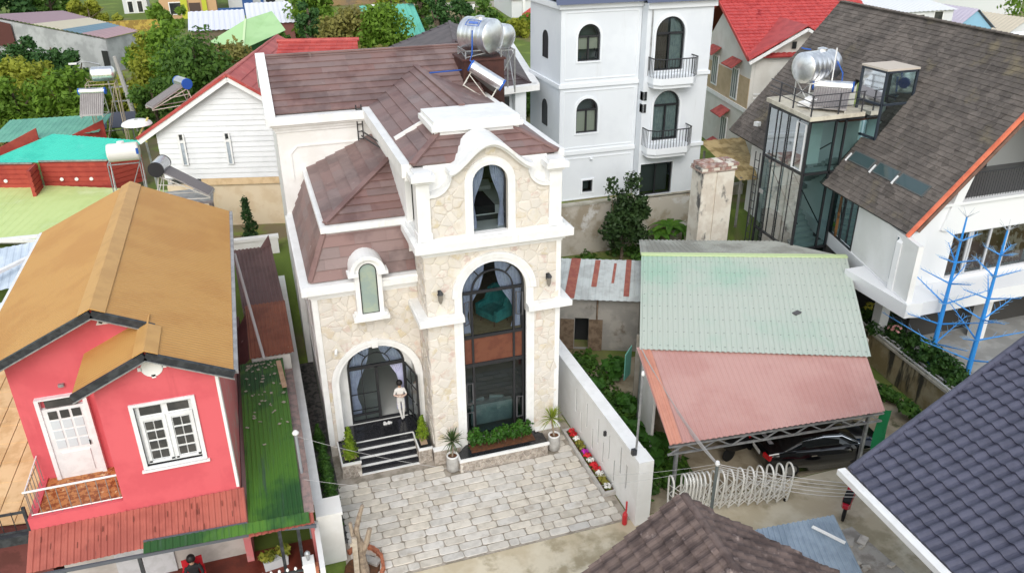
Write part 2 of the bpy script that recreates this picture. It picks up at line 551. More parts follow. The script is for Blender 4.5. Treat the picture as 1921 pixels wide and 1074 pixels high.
def gh(x, y):
    h = 2.6 * sm((y - 30.5) / 9)
    if x > 10.6:
        right = 0.0 if y < 38.3 else 3.05
        h = right if x > 12 else lerp(h, right, sm((x - 10.6) / 1.4))
        if x > 24.45 and y < 38.3: h = 1.2 if y < 30 else lerp(1.2, 2.4, sm((y - 30) / 6))
    h += max(0, y - 45) * .012
    if y > 95:
        h += 9 * sm((y - 95) / 160) + .9 * math.sin(x * .05) * sm((y - 95) / 60)
    if y > 250: h += (y - 250) * .075
    return h

def axis(a, lo, hi, b, step, far):
    c = list(np.arange(lo, hi + .01, step))
    l = list(np.linspace(a, lo, far)[:-1]); r = list(np.linspace(hi, b, far)[1:])
    return l + c + r
gx = axis(-600, -32, 48, 700, .8, 22)
gx = sorted(set([round(v, 2) for v in gx] + [24.4, 24.5]))
gy = axis(-60, -4, 62, 1500, .8, 34)
gy = sorted(set([round(v, 2) for v in gy] + [38.27, 38.34]))
mb = MB()
mb.v = [(x, y, gh(x, y) - .02) for y in gy for x in gx]
nx = len(gx)
mb.f = [(j * nx + i, j * nx + i + 1, (j + 1) * nx + i + 1, (j + 1) * nx + i) for j in range(len(gy) - 1) for i in range(nx - 1)]
GROUND = mat('earth_and_grass', (.11, .16, .03), .95, c2=(.20, .16, .09), ns=.12, lo=.5, hi=.64, dirt=(.20, .27, .05), ds=.5, dlo=.5, dhi=.7, bump=.5, bs=6)
structure('ground', mb, GROUND, smooth=True)

# concrete lane in front of the yards
CONC = mat('lane_concrete', (.66, .59, .45), .8, c2=(.54, .46, .32), ns=.7, lo=.4, hi=.6, dirt=(.38, .32, .21), ds=.45, dlo=.52, dhi=.62, bump=.25, bs=18)
structure('lane', MB().box(-14, 23.1, 6, 17.75, -.1, .006), CONC)
SAND = mat('yard_concrete', (.42, .36, .26), .9, c2=(.30, .25, .17), ns=.9, dirt=(.12, .115, .06), ds=.8, dlo=.58, dhi=.7, bump=.3, bs=14)
structure('carport_yard', MB().box(10.35, 22.9, 17.8, 26.9, -.1, .012), SAND)

# paved yard of the stone house
JOINT = mat('paver_joint', (.40, .355, .30), .95, c2=(.25, .22, .175), ns=2, bump=.4, bs=60)
yard = structure('paved_yard', MB().box(.75, 9.7, 17.76, 24.4, -.1, .012), JOINT)
PAVER = mat('paver_stone', (.65, .61, .545), .8, c2=(.55, .515, .455), ns=3, rv=.10, rs=.35, dirt=(.38, .33, .26), ds=1.1, dlo=.56, dhi=.76, bump=.35, bs=22, world_co=True)
def paver_mesh(l, w, h, mbx, x, y):
    e = .035
    jx = lambda: rnd.uniform(-.012, .012)
    P = [(x, y), (x + l, y), (x + l, y + w), (x, y + w)]
    cx_, cy_ = x + l / 2, y + w / 2
    base = []
    for (a, b) in P:      # chamfered corners
        base.append((a, b))
    oct_ = []
    for i, (a, b) in enumerate(base):
        sx, sy_ = (1 if a < cx_ else -1), (1 if b < cy_ else -1)
        p1, p2 = (a, b + sy_ * e * 1.3), (a + sx * e * 1.6, b)
        if i in (1, 3): p1, p2 = p2, p1
        oct_ += [(p1[0] + jx(), p1[1] + jx()), (p2[0] + jx(), p2[1] + jx())]
    n = len(oct_)
    A = [(a, b, .0) for a, b in oct_]; B = [(a, b, h - .012) for a, b in oct_]
    C = [(lerp(a, cx_, .045), lerp(b, cy_, .09), h) for a, b in oct_]
    mbx.add(A + B + C, [(i, (i + 1) % n, n + (i + 1) % n, n + i) for i in range(n)] + [(n + i, n + (i + 1) % n, 2 * n + (i + 1) % n, 2 * n + i) for i in range(n)] + [tuple(range(2 * n, 3 * n))])
y = 17.84
row = 0
while y < 23.9:
    w = rnd.uniform(.30, .34)
    if y > 22.55: xs0, xs1 = 8.45, 9.25
    else: xs0, xs1 = .92, 9.32 if y > 18.6 else 9.5
    x = xs0 - (rnd.uniform(.1, .5) if row % 2 else rnd.uniform(0, .1))
    while x < xs1:
        l = rnd.choice((.34, .62, .66, .7, .72, .76)) * rnd.uniform(.94, 1.06)
        a, b = max(x, xs0), min(x + l, xs1)
        if b - a > .16 and not (a < 8.4 and b > 5.1 and y > 21.55) and not (y > 22.35 and b < 8.4) and rnd.random() > .004:
            q = MB(); paver_mesh(b - a - .03, w - .03, rnd.uniform(.03, .038), q, a, y)
            child('paver', q, PAVER, yard)
        x += l
    y += w; row += 1
SIDEP = mat('side_passage_gravel', (.13, .12, .11), .95, c2=(.05, .05, .05), ns=5, bump=.8, bs=25)
structure('side_passage', MB().box(.36, .96, 19.6, 31, -.1, .02), SIDEP)
GREYP = mat('grey_passage_paving', (.33, .31, .29), .85, c2=(.25, .235, .215), ns=4, bump=.3)
structure('right_passage', MB().box(9.1, 9.95, 23.9, 36, -.1, .016), GREYP)

# ------------------------------------------------------------------ the stone-fronted house
H = Thing('stone_fronted_house', 'tall cream stone house with curved white gable, big arched window and purple-brown roofs', 'house', (5.0, 24.0, 0))
HO = H.off
YF, YE, YD = 22.6, 24.1, 24.75
sr = random.Random(5)
def stones(parent, cells, mp):
    for c in cells:
        o = mesh_obj('stone', stone_mesh(c, mp, sr), STONE, HO); o.parent = parent
# tower, lower front with the tall arched window
mp = frontmap(YF)
w1 = H.part('front_wall', wall(MB(), mp, 4.45, 9.0, 0, 8.2, [(6.7, 1.1, .62, 6.4, 1.1)], .3), MORTAR)
big = arch_poly(6.7, 1.36, .3, 6.4, 1.36)
stones(w1, voronoi(4.46, 8.99, .68, 5.5, .29, 3, [big], .8), mp)
stones(w1, voronoi(4.46, 8.99, 5.84, 7.95, .31, 4, [big], .85), mp)
# left face of the pier
wl = H.part('pier_side_wall', wall(MB(), sidemap(4.452), 22.905, 24.2, 0, 8.2, [], .2), MORTAR)
stones(wl, voronoi(22.62, 24.08, .68, 5.5, .32, 8, [], .8), sidemap(4.45)); stones(wl, voronoi(22.62, 24.08, 5.84, 7.95, .31, 18, [], .8), sidemap(4.45))
H.part('corner_band', MB().box(8.86, 9.03, 22.57, 22.72, .3, 8.0), TRIM)
# upper front with scrolled parapet
def top_z(u):
    if u < 4.78: return 9.87
    if u < 5.42: return 10.52 - math.sqrt(max(0, .65 ** 2 - (u - 4.77) ** 2))
    if u <= 7.86:
        t = (u - 6.64) / 1.24
        return 10.62 + .76 * (.5 * (1 + math.cos(math.pi * max(-1, min(1, t)))))**.85
    if u < 8.5: return 10.52 - math.sqrt(max(0, .65 ** 2 - (8.51 - u) ** 2))
    return 9.87
us = sorted(set([4.35 + i * .05 for i in range(93)] + [6.63 - .57, 6.63 + .57, 5.42, 7.86]))
mbw = MB()
def arch_at(u): return 10.16 + math.sqrt(max(0, .57 ** 2 - (u - 6.63) ** 2))
for a, b in zip(us[:-1], us[1:]):
    mid = (a + b) / 2
    ta, tb = top_z(min(a + 1e-4, 8.95)), top_z(b - 1e-4)
    if abs(mid - 6.63) < .57:
        segs = [((a, 8.2), (b, 8.2), (b, 8.5), (a, 8.5)), ((a, arch_at(a)), (b, arch_at(b)), (b, tb), (a, ta))]
        mbw.quad(mp(a, arch_at(a), 0), mp(b, arch_at(b), 0), mp(b, arch_at(b), .3), mp(a, arch_at(a), .3))
    else:
        segs = [((a, 8.2), (b, 8.2), (b, tb), (a, ta))]
    for s_ in segs:
        mbw.poly([mp(p[0], p[1], 0) for p in s_]); mbw.poly([mp(p[0], p[1], .3) for p in s_[::-1]])
for u in (6.06, 7.2): mbw.quad(mp(u, 8.5, 0), mp(u, 10.16, 0), mp(u, 10.16, .3), mp(u, 8.5, .3))
mbw.quad(mp(6.06, 8.5, 0), mp(7.2, 8.5, 0), mp(7.2, 8.5, .3), mp(6.06, 8.5, .3))
w3 = H.part('gable_wall', mbw, MORTAR)
win3 = arch_poly(6.63, .78, 8.2, 10.16, .78)
cells = []
for c in voronoi(4.72, 8.57, 8.56, 11.3, .29, 9, [win3], .9):
    cc = sum(p[0] for p in c) / len(c)
    lim = min(top_z(max(4.4, min(8.9, p[0]))) for p in c) - .06
    c = clip_half(c, 0, -1, -max(lim, 8.9))
    if len(c) >= 3 and area2(c) > .01: cells.append(c)
stones(w3, cells, mp)
# scroll tops, dormer barrel and hood
g = MB()
def strip(fn, u0, u1, n, d0, d1, th):
    A = [(u, fn(u)) for u in [lerp(u0, u1, i / n) for i in range(n + 1)]]
    lo = [mp(u, z_, d0) for u, z_ in A]; hi = [mp(u, z_ + th, d0) for u, z_ in A]
    lo2 = [mp(u, z_, d1) for u, z_ in A]; hi2 = [mp(u, z_ + th, d1) for u, z_ in A]
    g.loft(lo, hi); g.loft(hi, hi2); g.loft(hi2, lo2); g.loft(lo2, lo)
    for i in (0, n): g.quad(lo[i], hi[i], hi2[i], lo2[i])
strip(top_z, 4.71, 5.41, 12, -.10, .95, .09)
strip(top_z, 7.87, 8.57, 12, -.10, .95, .09)
H.part('scroll_coping', g, TRIM)
g = MB()
hood = lambda u: 10.60 + .82 * (.5 * (1 + math.cos(math.pi * max(-1, min(1, (u - 6.64) / 1.30)))))**.85
strip(hood, 5.3, 7.98, 34, -.34, 1.25, .12)
strip(lambda u: hood(u) - .10, 5.38, 7.9, 34, -.2, .3, .1)
H.part('gable_hood', g, TRIM)
H.part('dormer_cheek', MB().box(5.42, 5.56, 22.88, 23.9, 9.9, 10.62).box(7.72, 7.86, 22.88, 23.9, 9.9, 10.62), TRIM)
# pilasters with caps
for x0, x1 in ((4.3, 4.71), (8.57, 8.98)):
    pl = H.part('pilaster', MB().box(x0, x1, 22.5, 23.0, 8.5, 10.42).box(x0 - .03, x1 + .03, 22.46, 23.0, 8.5, 8.75), TRIM)
    H.part('pilaster_cap', MB().box(x0 - .06, x1 + .06, 22.42, 23.05, 10.36, 10.46).box(x0 - .16, x1 + .16, 22.3, 23.15, 10.46, 10.64).box(x0 - .05, x1 + .05, 22.4, 23.05, 10.64, 10.72), TRIM, pl)
# cornices
def steps_moulding(x0, x1, y0, y1, prof, sides='lrf'):
    q = MB()
    for p, z0, z1 in prof:
        q.box(x0 - (p if 'l' in sides else 0), x1 + (p if 'r' in sides else 0), y0 - (p if 'f' in sides else 0), y1, z0, z1)
    return q
H.part('tower_cornice', steps_moulding(4.45, 9.0, YF, 27.2, [(.06, 7.93, 8.02), (.13, 8.02, 8.10), (.2, 8.10, 8.17), (.34, 8.17, 8.42), (.24, 8.42, 8.48), (.1, 8.48, 8.53)]), TRIM)
q = MB()
for p, z0, z1 in ((.05, 5.5, 5.56), (.14, 5.56, 5.62), (.35, 5.62, 5.80), (.28, 5.80, 5.83)):
    q.box(4.45 - p, 5.6, YF - p, YF + .02 + p * .01, z0, z1); q.box(4.45 - p, 4.46 + p * .01, YF + .02, YE + .02, z0, z1)
H.part('ledge', q, TRIM)
q = MB()
for p, z0, z1 in ((.05, 5.5, 5.56), (.14, 5.56, 5.62), (.35, 5.62, 5.80), (.28, 5.80, 5.83)):
    q.box(7.8, 9.0 + p, YF - p, YF + .02 + p * .01, z0, z1); q.box(8.99 - p * .01, 9.0 + p, YF + .02, 26, z0, z1)
H.part('ledge', q, TRIM)
# arch surrounds
q = MB()
a_in = arch_pts(6.7, 1.1, 6.4, None, 24)
band(q, mp, arch_pts(6.7, 1.1, 6.4, None, 24), .14, -.05, .01); band(q, mp, arch_pts(6.7, 1.24, 6.4, None, 24), .12, -.10, .01); band(q, mp, arch_pts(6.7, 1.36, 6.4, None, 24), .08, -.13, .01)
for s_ in (-1, 1):
    x0, x1 = sorted((6.7 + s_ * 1.1, 6.7 + s_ * 1.36))
    q.box(x0, x1, YF - .06, YF + .01, 5.83, 6.4)
H.part('arch_surround', q, TRIM)
q = MB()
for s_ in (-1, 1):
    for a, b, d in ((1.1, 1.24, .09), (1.24, 1.40, .05)):
        x0, x1 = sorted((6.7 + s_ * a, 6.7 + s_ * b)); q.box(x0, x1, YF - d, YF + .28, .3, 5.5)
H.part('window_jamb', q, TRIM)
q = MB(); band(q, mp, [(6.06, 8.5)] + arch_pts(6.63, .57, 10.16, None, 18) + [(7.2, 8.5)], .13, -.08, .02)
band(q, mp, [(5.93, 8.5)] + arch_pts(6.63, .70, 10.16, None, 18) + [(7.33, 8.5)], .12, -.05, .02)
H.part('gable_window_surround', q, TRIM)
# entrance wing
mp2 = frontmap(YE)
w2 = H.part('entrance_wall', wall(MB(), mp2, .97, 4.6, 0, 6.45, [(2.84, 1.34, .1, 2.92, 1.34)], .3), MORTAR)
ent = arch_poly(2.84, 1.5, .05, 2.92, 1.5)
dorm = arch_poly(2.79, .36, 5.6, 7.2, .36)
stones(w2, voronoi(1.14, 4.44, .5, 6.3, .29, 21, [ent, dorm], .8), mp2)
q = MB(); band(q, mp2, [(1.5, .7)] + arch_pts(2.84, 1.34, 2.92, None, 24) + [(4.18, .7)], .13, -.06, .02)
band(q, mp2, [(1.37, .7)] + arch_pts(2.84, 1.47, 2.92, None, 24) + [(4.31, .7)], .12, -.11, .02)
H.part('entrance_surround', q, TRIM)
H.part('keystone', MB().prism([mp2(2.74, 4.24, -.14), mp2(2.94, 4.24, -.14), mp2(2.97, 4.55, -.14), mp2(2.71, 4.55, -.14)], (0, .16, 0)), TRIM)
# inner porch wall with the door arch
q = wall(MB(), frontmap(YD), 1.3, 4.4, .6, 4.4, [(2.9, 1.03, .76, 3.05, .95)], .12)
H.part('porch_wall', q, TRIM)
q = MB()      # vault of the porch
A = arch_pts(2.84, 1.34, 2.92, None, 20); A = [(1.5, .6)] + A + [(4.18, .6)]
q.loft([mp2(u, z_, .29) for u, z_ in A], [mp2(u, z_, .66) for u, z_ in A]); H.part('porch_vault', q, TRIM)
# quoin band at the left corner, left wall, rear block
SIDE = mat('side_wall_render', (.60, .585, .57), .75, c2=(.53, .51, .49), ns=.7, bump=.12, bs=30)
H.part('corner_band', MB().box(.94, 1.13, YE - .04, YE + .3, .5, 6.4), TRIM)
H.part('side_wall', MB().box(.97, 1.15, YE + .3, 31.1, 0, 6.45), SIDE)
q = MB()
for a, b in ((2.3, 3.95), (4.25, 6.1)):
    for y0 in (24.65, 26.6, 28.6):
        fr = [(y0, a), (y0 + 1.7, a), (y0 + 1.7, b), (y0, b)]
        band(q, lambda u, w, d: (.97 + d, u, w), fr, -.07, -.035, .01, True)
H.part('wall_panel_moulding', q, SIDE)
H.part('rear_wall', MB().box(.75, .95, 31.0, 37.6, 0, 10.4).box(.951, 4.5, 31.0, 31.2, 0, 10.4).box(.951, 9.0, 37.4, 37.6, 0, 10.4), WHITE)
q = MB(); fr = [(1.2, 8.2), (1.2, 9.25), (1.45, 9.5), (4.3, 9.5)]
band(q, frontmap(31.0), fr, .06, -.04, .01); H.part('wall_panel_moulding', q, TRIM)
H.part('tower_side_wall', MB().box(4.3, 4.5, 24.3, 31.0, 6.4, 10.45), WHITE)
H.part('tower_side_wall', MB().box(8.8, 9.0, 22.9, 37.4, 0, 10.45), WHITE)
# plinths
for x0, x1 in ((4.36, 5.3), (8.12, 9.06)):
    z1 = .60
    pp = H.part('plinth', MB().box(x0, x1, 22.42, 22.6, 0, z1), PLSTONE)
    H.part('plinth_cap', MB().box(x0 - .02, x1 + .02, 22.40, 22.6, z1, z1 + .06), TRIM, pp)
# low wing cornice + crown band
H.part('wing_cornice', steps_moulding(.97, 4.44, YE, 31.0, [(.05, 6.30, 6.40), (.12, 6.40, 6.50), (.2, 6.50, 6.58), (.32, 6.58, 6.78), (.26, 6.78, 6.86)], 'lf'), TRIM)
H.part('crown_band', steps_moulding(1.72, 4.4, 24.7, 30.98, [(.04, 8.2, 8.3), (.1, 8.3, 8.38), (.2, 8.38, 8.58)], 'lf'), TRIM)
# main cornice of the rear block and the tower gutters
H.part('main_cornice', steps_moulding(.75, 4.28, 31.0, 31.3, [(.05, 10.1, 10.22), (.12, 10.22, 10.34), (.22, 10.34, 10.44), (.34, 10.44, 10.74)], 'lf'), TRIM)
H.part('gutter_parapet', MB().box(4.02, 4.36, 23.1, 31.2, 10.4, 10.82).box(4.1, 4.36, 23.1, 31.0, 10.3, 10.4), TRIM)
H.part('gutter_parapet', MB().box(8.94, 9.28, 23.1, 37.6, 10.4, 10.82).box(8.94, 9.2, 23.1, 37.5, 10.3, 10.4), TRIM)
H.part('gutter_parapet', MB().box(4.66, 5.5, 22.92, 23.06, 9.8, 10.77), TRIM)
H.part('gutter_parapet', MB().box(7.78, 8.62, 22.92, 23.06, 9.8, 10.77), TRIM)
q = MB(); pr = [(.42, 30.7, 10.45), (.42, 30.7, 10.86), (.42, 34.35, 12.52), (.42, 37.9, 10.86), (.42, 37.9, 10.45), (.42, 34.35, 12.1)]
q.prism(pr, (.36, 0, 0)); H.part('gable_parapet', q, TRIM)

# roofs: dark deck with tiles on it
def roof_part(poly, course=.39, tw=1.05, name='roof', lift=.045, stag=.5, sub=True):
    d = H.part(name, MB().poly(poly), ROOFD)
    roof_tiles(d, HO, poly, course, tw, ROOFT, 'roof_tile', lift=lift, stagger=stag, gap=.0015)
    return d
EZ = 10.78
roof_part([(.78, 31.0, EZ), (4.3, 31.0, EZ), (6.65, 33.17, 11.78), (6.65, 34.35, 12.32), (.78, 34.35, 12.32)])
roof_part([(9.0, 31.0, EZ), (9.02, 31.0, EZ), (9.02, 34.35, 12.32), (6.65, 34.35, 12.32), (6.65, 33.17, 11.78)])
roof_part([(9.0, 37.6, EZ), (.78, 37.6, EZ), (.78, 34.35, 12.32), (9.0, 34.35, 12.32)], course=.6, tw=2.2)
roof_part([(4.32, 31.0, EZ), (4.32, 25.75, EZ), (6.65, 25.75, 11.78), (6.65, 33.17, 11.78)], course=.44)
roof_part([(4.32, 25.70, EZ), (4.32, 22.95, EZ), (5.42, 24.1, 11.36), (5.42, 25.7, 11.36)], course=.44)
roof_part([(9.0, 25.75, EZ), (9.0, 31.0, EZ), (6.65, 33.17, 11.78), (6.65, 25.75, 11.78)], course=.44)
roof_part([(9.0, 22.95, EZ), (9.0, 25.70, EZ), (7.9, 25.7, 11.36), (7.9, 24.1, 11.36)], course=.44)
roof_part([(4.32, 22.95, EZ), (9.0, 22.95, EZ), (7.9, 24.1, 11.36), (5.42, 24.1, 11.36)], course=.33)
roof_part([(1.7, 30.98, 8.6), (1.7, 24.68, 8.6), (4.32, 27.3, 9.72), (4.32, 30.98, 9.72)], course=.42)
roof_part([(1.7, 24.68, 8.6), (4.32, 24.68, 8.6), (4.32, 27.3, 9.72)], course=.36)
roof_part([(.99, 30.98, 6.88), (.99, 24.15, 6.88), (1.62, 24.62, 8.3), (1.62, 30.98, 8.3)], course=.38, name='mansard')
roof_part([(.99, 24.15, 6.88), (4.44, 24.15, 6.88), (4.44, 24.62, 8.3), (1.62, 24.62, 8.3)], course=.36, name='mansard')
q = MB()
for a, b in (((1.7, 24.68, 8.68), (4.32, 27.3, 9.82)), ((4.32, 22.95, 10.86), (5.42, 24.1, 11.44)), ((9.0, 22.95, 10.86), (7.9, 24.1, 11.44)),
             ((6.65, 25.75, 11.85), (6.65, 33.3, 11.85)), ((.99, 24.15, 6.95), (1.62, 24.62, 8.36)), ((.78, 34.35, 12.4), (9.02, 34.35, 12.4))):
    q._bar(a, b, .2, .06)
H.part('ridge_cap', q, ROOFT)
H.part('roof_end_wall', MB().poly([(5.3, 25.74, 11.3), (8.0, 25.74, 11.3), (6.65, 25.74, 11.79)]), TRIM)
H.part('roof_flashing', MB()._bar((4.32, 25.72, 10.92), (5.5, 25.72, 11.5), .08, .12), TRIM)
H.part('roof_cap_slab', MB().box(5.28, 8.06, 24.0, 25.8, 11.34, 11.5).box(5.18, 8.16, 23.88, 25.9, 11.5, 11.66).box(5.26, 8.08, 23.96, 25.82, 11.66, 11.81), TRIM)
# dormer window of the wing
YW = YE - .40
q = MB(); mpd = frontmap(YW)
band(q, mpd, [(2.50, 5.72)] + arch_pts(2.79, .29, 7.22, None, 14) + [(3.08, 5.72)], .15, 0, 1.0)
DW = H.part('dormer_window', q, TRIM)
q = MB(); band(q, frontmap(YW - .1), [(2.35, 7.12), (2.35, 7.2)] + arch_pts(2.79, .44, 7.22, None, 14) + [(3.23, 7.2), (3.23, 7.12)], .13, 0, 1.15)
q.box(2.14, 2.48, YW - .14, YW + .3, 7.12, 7.24); q.box(3.10, 3.44, YW - .14, YW + .3, 7.12, 7.24)
H.part('dormer_hood', q, TRIM, DW)
H.part('sill', MB().box(2.2, 3.38, YW - .14, YW + .3, 5.50, 5.64).box(2.26, 3.32, YW - .06, YW + .3, 5.64, 5.72), TRIM, DW)
pane = [frontmap(YW + .04)(u, w, 0) for u, w in arch_poly(2.79, .29, 5.72, 7.22, None, 14)]
FROST = mat('frosted_glass', (.36, .42, .33), .12, c2=(.28, .36, .33), ns=1.1, spec=.7)
H.part('pane', MB().poly(pane), FROST, DW)
q = MB(); band(q, frontmap(YW + .03), [(2.50, 5.72)] + arch_pts(2.79, .29, 7.22, None, 14) + [(3.08, 5.72)], -.035, -.02, .02, True); H.part('window_frame', q, BLACKM, DW)

# interiors
H.part('room_wall', MB().box(4.6, 8.8, 28.0, 28.15, .6, 10.74).box(4.55, 4.62, 22.92, 28, .6, 10.4).box(8.74, 8.8, 22.92, 28, .6, 10.4), ROOMWALL)
H.part('room_floor', MB().box(4.62, 8.74, 22.92, 28, .55, .70), mat('tile_floor', (.35, .36, .35), .3))
H.part('room_floor', MB().box(4.62, 8.74, 22.92, 28, 3.7, 4.74), OAK)
H.part('room_floor', MB().box(4.62, 8.74, 22.92, 28, 8.1, 8.46), OAK)
H.part('ceiling', MB().box(4.62, 8.74, 23.1, 28, 10.72, 10.765), ROOMWALL)
H.part('room_wall', MB().box(1.16, 4.44, 28.5, 28.6, .6, 6.4).box(4.40, 4.46, 24.9, 28.5, .6, 6.4), ROOMWALL)
H.part('room_floor', MB().box(1.16, 4.4, 24.88, 28.5, .55, .745), mat('hall_tile', (.55, .56, .54), .2))
H.part('ceiling', MB().box(1.16, 4.4, 24.9, 28.5, 4.2, 4.4), ROOMWALL)
# the tall window
BW = H.part('tall_window', (lambda q: band(q, frontmap(22.74), [(5.6, .62)] + arch_pts(6.7, 1.1, 6.4, None, 28) + [(7.8, .62)], -.075, 0, .09, True))(MB()), BLACKM)
fy0, fy1 = 22.75, 22.83
q = MB()
for x in (5.97, 7.43): q.box(x - .035, x + .035, fy0, fy1, .62, 6.4)
for z0, z1 in ((6.33, 6.42), (4.66, 4.76), (3.55, 3.68), (.62, .72)): q.box(5.6, 7.8, fy0 - .005, fy1 + .005, z0, z1)
band(q, frontmap(22.75), arch_pts(6.7, .73, 6.4, None, 18), -.05, 0, .08)
for a in (50, 130): q.bar((6.7 + .73 * math.cos(RAD(a)), 22.79, 6.4 + .73 * math.sin(RAD(a))), (6.7 + 1.06 * math.cos(RAD(a)), 22.79, 6.4 + 1.06 * math.sin(RAD(a))), .045)
H.part('window_frame', q, BLACKM, BW)
H.part('spandrel_panel', MB().box(5.62, 7.78, 22.80, 22.83, 3.66, 4.68), SPAND, BW)
H.part('pane', MB().poly([(u, 22.79, w) for u, w in [(5.64, 4.74), (7.76, 4.74)] + arch_pts(6.7, 1.06, 6.4, None, 20)[::-1]]), GLASS, BW)
H.part('pane', MB().quad((5.64, 22.79, .68), (7.76, 22.79, .68), (7.76, 22.79, 3.58), (5.64, 22.79, 3.58)), GLASSD, BW)
q = MB()
for x, z0, rot in ((5.79, 5.25, .5), (7.61, 5.35, -.5), (5.79, .9, 0), (7.61, 1.2, 0), (5.79, 2.1, 0)):
    c, s_ = math.cos(rot), math.sin(rot)
    mpx = lambda u, w, d: (x + u * c, 22.70 + u * s_ * 1.0 + d, z0 + w)
    band(q, mpx, [(-.13, 0), (.13, 0), (.13, .85), (-.13, .85)], .045, -.02, .02, True)
H.part('casement', q, mat('grey_frame', (.09, .09, .095), .4), BW)
# gable window
GW = H.part('gable_window', (lambda q: band(q, frontmap(22.72), [(6.06, 8.5)] + arch_pts(6.63, .57, 10.16, None, 20) + [(7.2, 8.5)], -.05, 0, .07, True))(MB()), BLACKM)
H.part('pane', MB().poly([(u, 22.76, w) for u, w in arch_poly(6.63, .54, 8.52, 10.16, None, 20)]), GLASS, GW)
# entrance door
DR = H.part('entrance_door', (lambda q: band(q, frontmap(YD - .01), [(1.87, .76)] + arch_pts(2.9, 1.03, 3.05, .95, 24) + [(3.93, .76)], -.08, 0, .12, True))(MB()), BLACKM)
q = MB().box(1.9, 3.9, YD, YD + .1, 3.0, 3.12).box(2.85, 2.95, YD, YD + .1, .78, 3.05).box(1.9, 3.9, YD, YD + .09, .76, .84)
q.box(2.36, 2.39, YD + .03, YD + .06, .84, 3.0)
for z_ in (1.28, 1.95): q.box(1.92, 2.86, YD + .03, YD + .06, z_, z_ + .03)
q.box(1.92, 2.86, YD + .02, YD + .07, 1.05, 1.13)
band(q, frontmap(YD + .02), arch_pts(2.9, .52, 3.1, .5, 16), -.03, 0, .04)
for a in (48, 132): q.bar((2.9 + .52 * math.cos(RAD(a)), YD + .04, 3.1 + .5 * math.sin(RAD(a))), (2.9 + 1.0 * math.cos(RAD(a)), YD + .04, 3.08 + .9 * math.sin(RAD(a))), .03)
H.part('door_frame', q, BLACKM, DR)
H.part('pane', MB().poly([(u, YD + .045, w) for u, w in [(1.93, 3.1), (3.87, 3.1)] + arch_pts(2.9, .98, 3.06, .9, 20)[::-1]]).quad((1.93, YD + .045, .84), (2.87, YD + .045, .84), (2.87, YD + .045, 3.02), (1.93, YD + .045, 3.02)), GLASS, DR)
ang = RAD(-78)      # the right leaf stands open
c, s_ = math.cos(ang), math.sin(ang)
lm = lambda u, w, d: (3.93 + u * c - d * s_, YD - .02 + u * s_ + d * c, w)
q = MB(); band(q, lm, [(0, .79), (1.0, .79), (1.0, 3.0), (0, 3.0)], -.075, -.03, .03, True)
for w in (1.05, 1.7, 2.35): q.bar(lm(.05, w, 0), lm(.95, w, 0), .03)
q.bar(lm(.5, .85, 0), lm(.5, 2.95, 0), .03)
LF = H.part('door_leaf', q, BLACKM, label='door leaf standing open at right angles')
H.part('pane', MB().quad(lm(.05, .85, 0), lm(.95, .85, 0), lm(.95, 2.95, 0), lm(.05, 2.95, 0)), GLASS, LF)
H.part('handle', MB().tube([lm(.94, 1.75, -.07), lm(.94, 2.0, -.07)], .018, 6), GREYM, LF)
# wall lanterns, ladder, camera
def lantern(x, z_, label):
    t = Thing('wall_lantern', label, 'lantern', (x, YF - .05, z_), group='wall lanterns beside the arched window')
    t.part('bracket', MB().box(x - .05, x + .05, YF - .06, YF - .02, z_ - .02, z_ + .2).bar((x, YF - .06, z_ + .12), (x, YF - .22, z_ + .2), .03), BLACKM)
    t.part('cap', MB().lathe([(.11, z_ + .12), (.07, z_ + .2), (.02, z_ + .27)], (x, YF - .2, 0), 6), BLACKM)
    t.part('lamp_body', MB().lathe([(.04, z_ - .2), (.075, z_ - .1), (.09, z_ + .12)], (x, YF - .2, 0), 6), mat('lantern_glass', (.22, .20, .17), .2))
lantern(4.86, 6.55, 'black wall lantern left of the tall arched window')
lantern(8.55, 6.6, 'black wall lantern right of the tall arched window')
q = MB()
for x in (3.78, 3.98): q.tube([(x, 30.9, 9.2), (x, 30.85, 10.95)], .025, 6)
for i in range(6): q.tube([(3.78, 30.88, 9.35 + i * .28), (3.98, 30.88, 9.35 + i * .28)], .018, 5)
q.tube([(3.9, 30.8, 9.75), (4.3, 28.9, 9.75)], .03, 6); q.tube([(3.9, 30.8, 9.95), (4.3, 28.9, 9.95)], .03, 6)
single('roof_ladder', q, BLACKM, 'short black steel ladder and pipes at the corner above the low roof', 'ladder')
single('security_camera', MB().box(1.5, 1.58, YE - .04, YE, 4.3, 4.38).tube([(1.54, YE - .04, 4.34), (1.50, YE - .24, 4.26)], .05, 8), TRIM, 'small white security camera on the stone wall left of the entrance arch', 'camera')

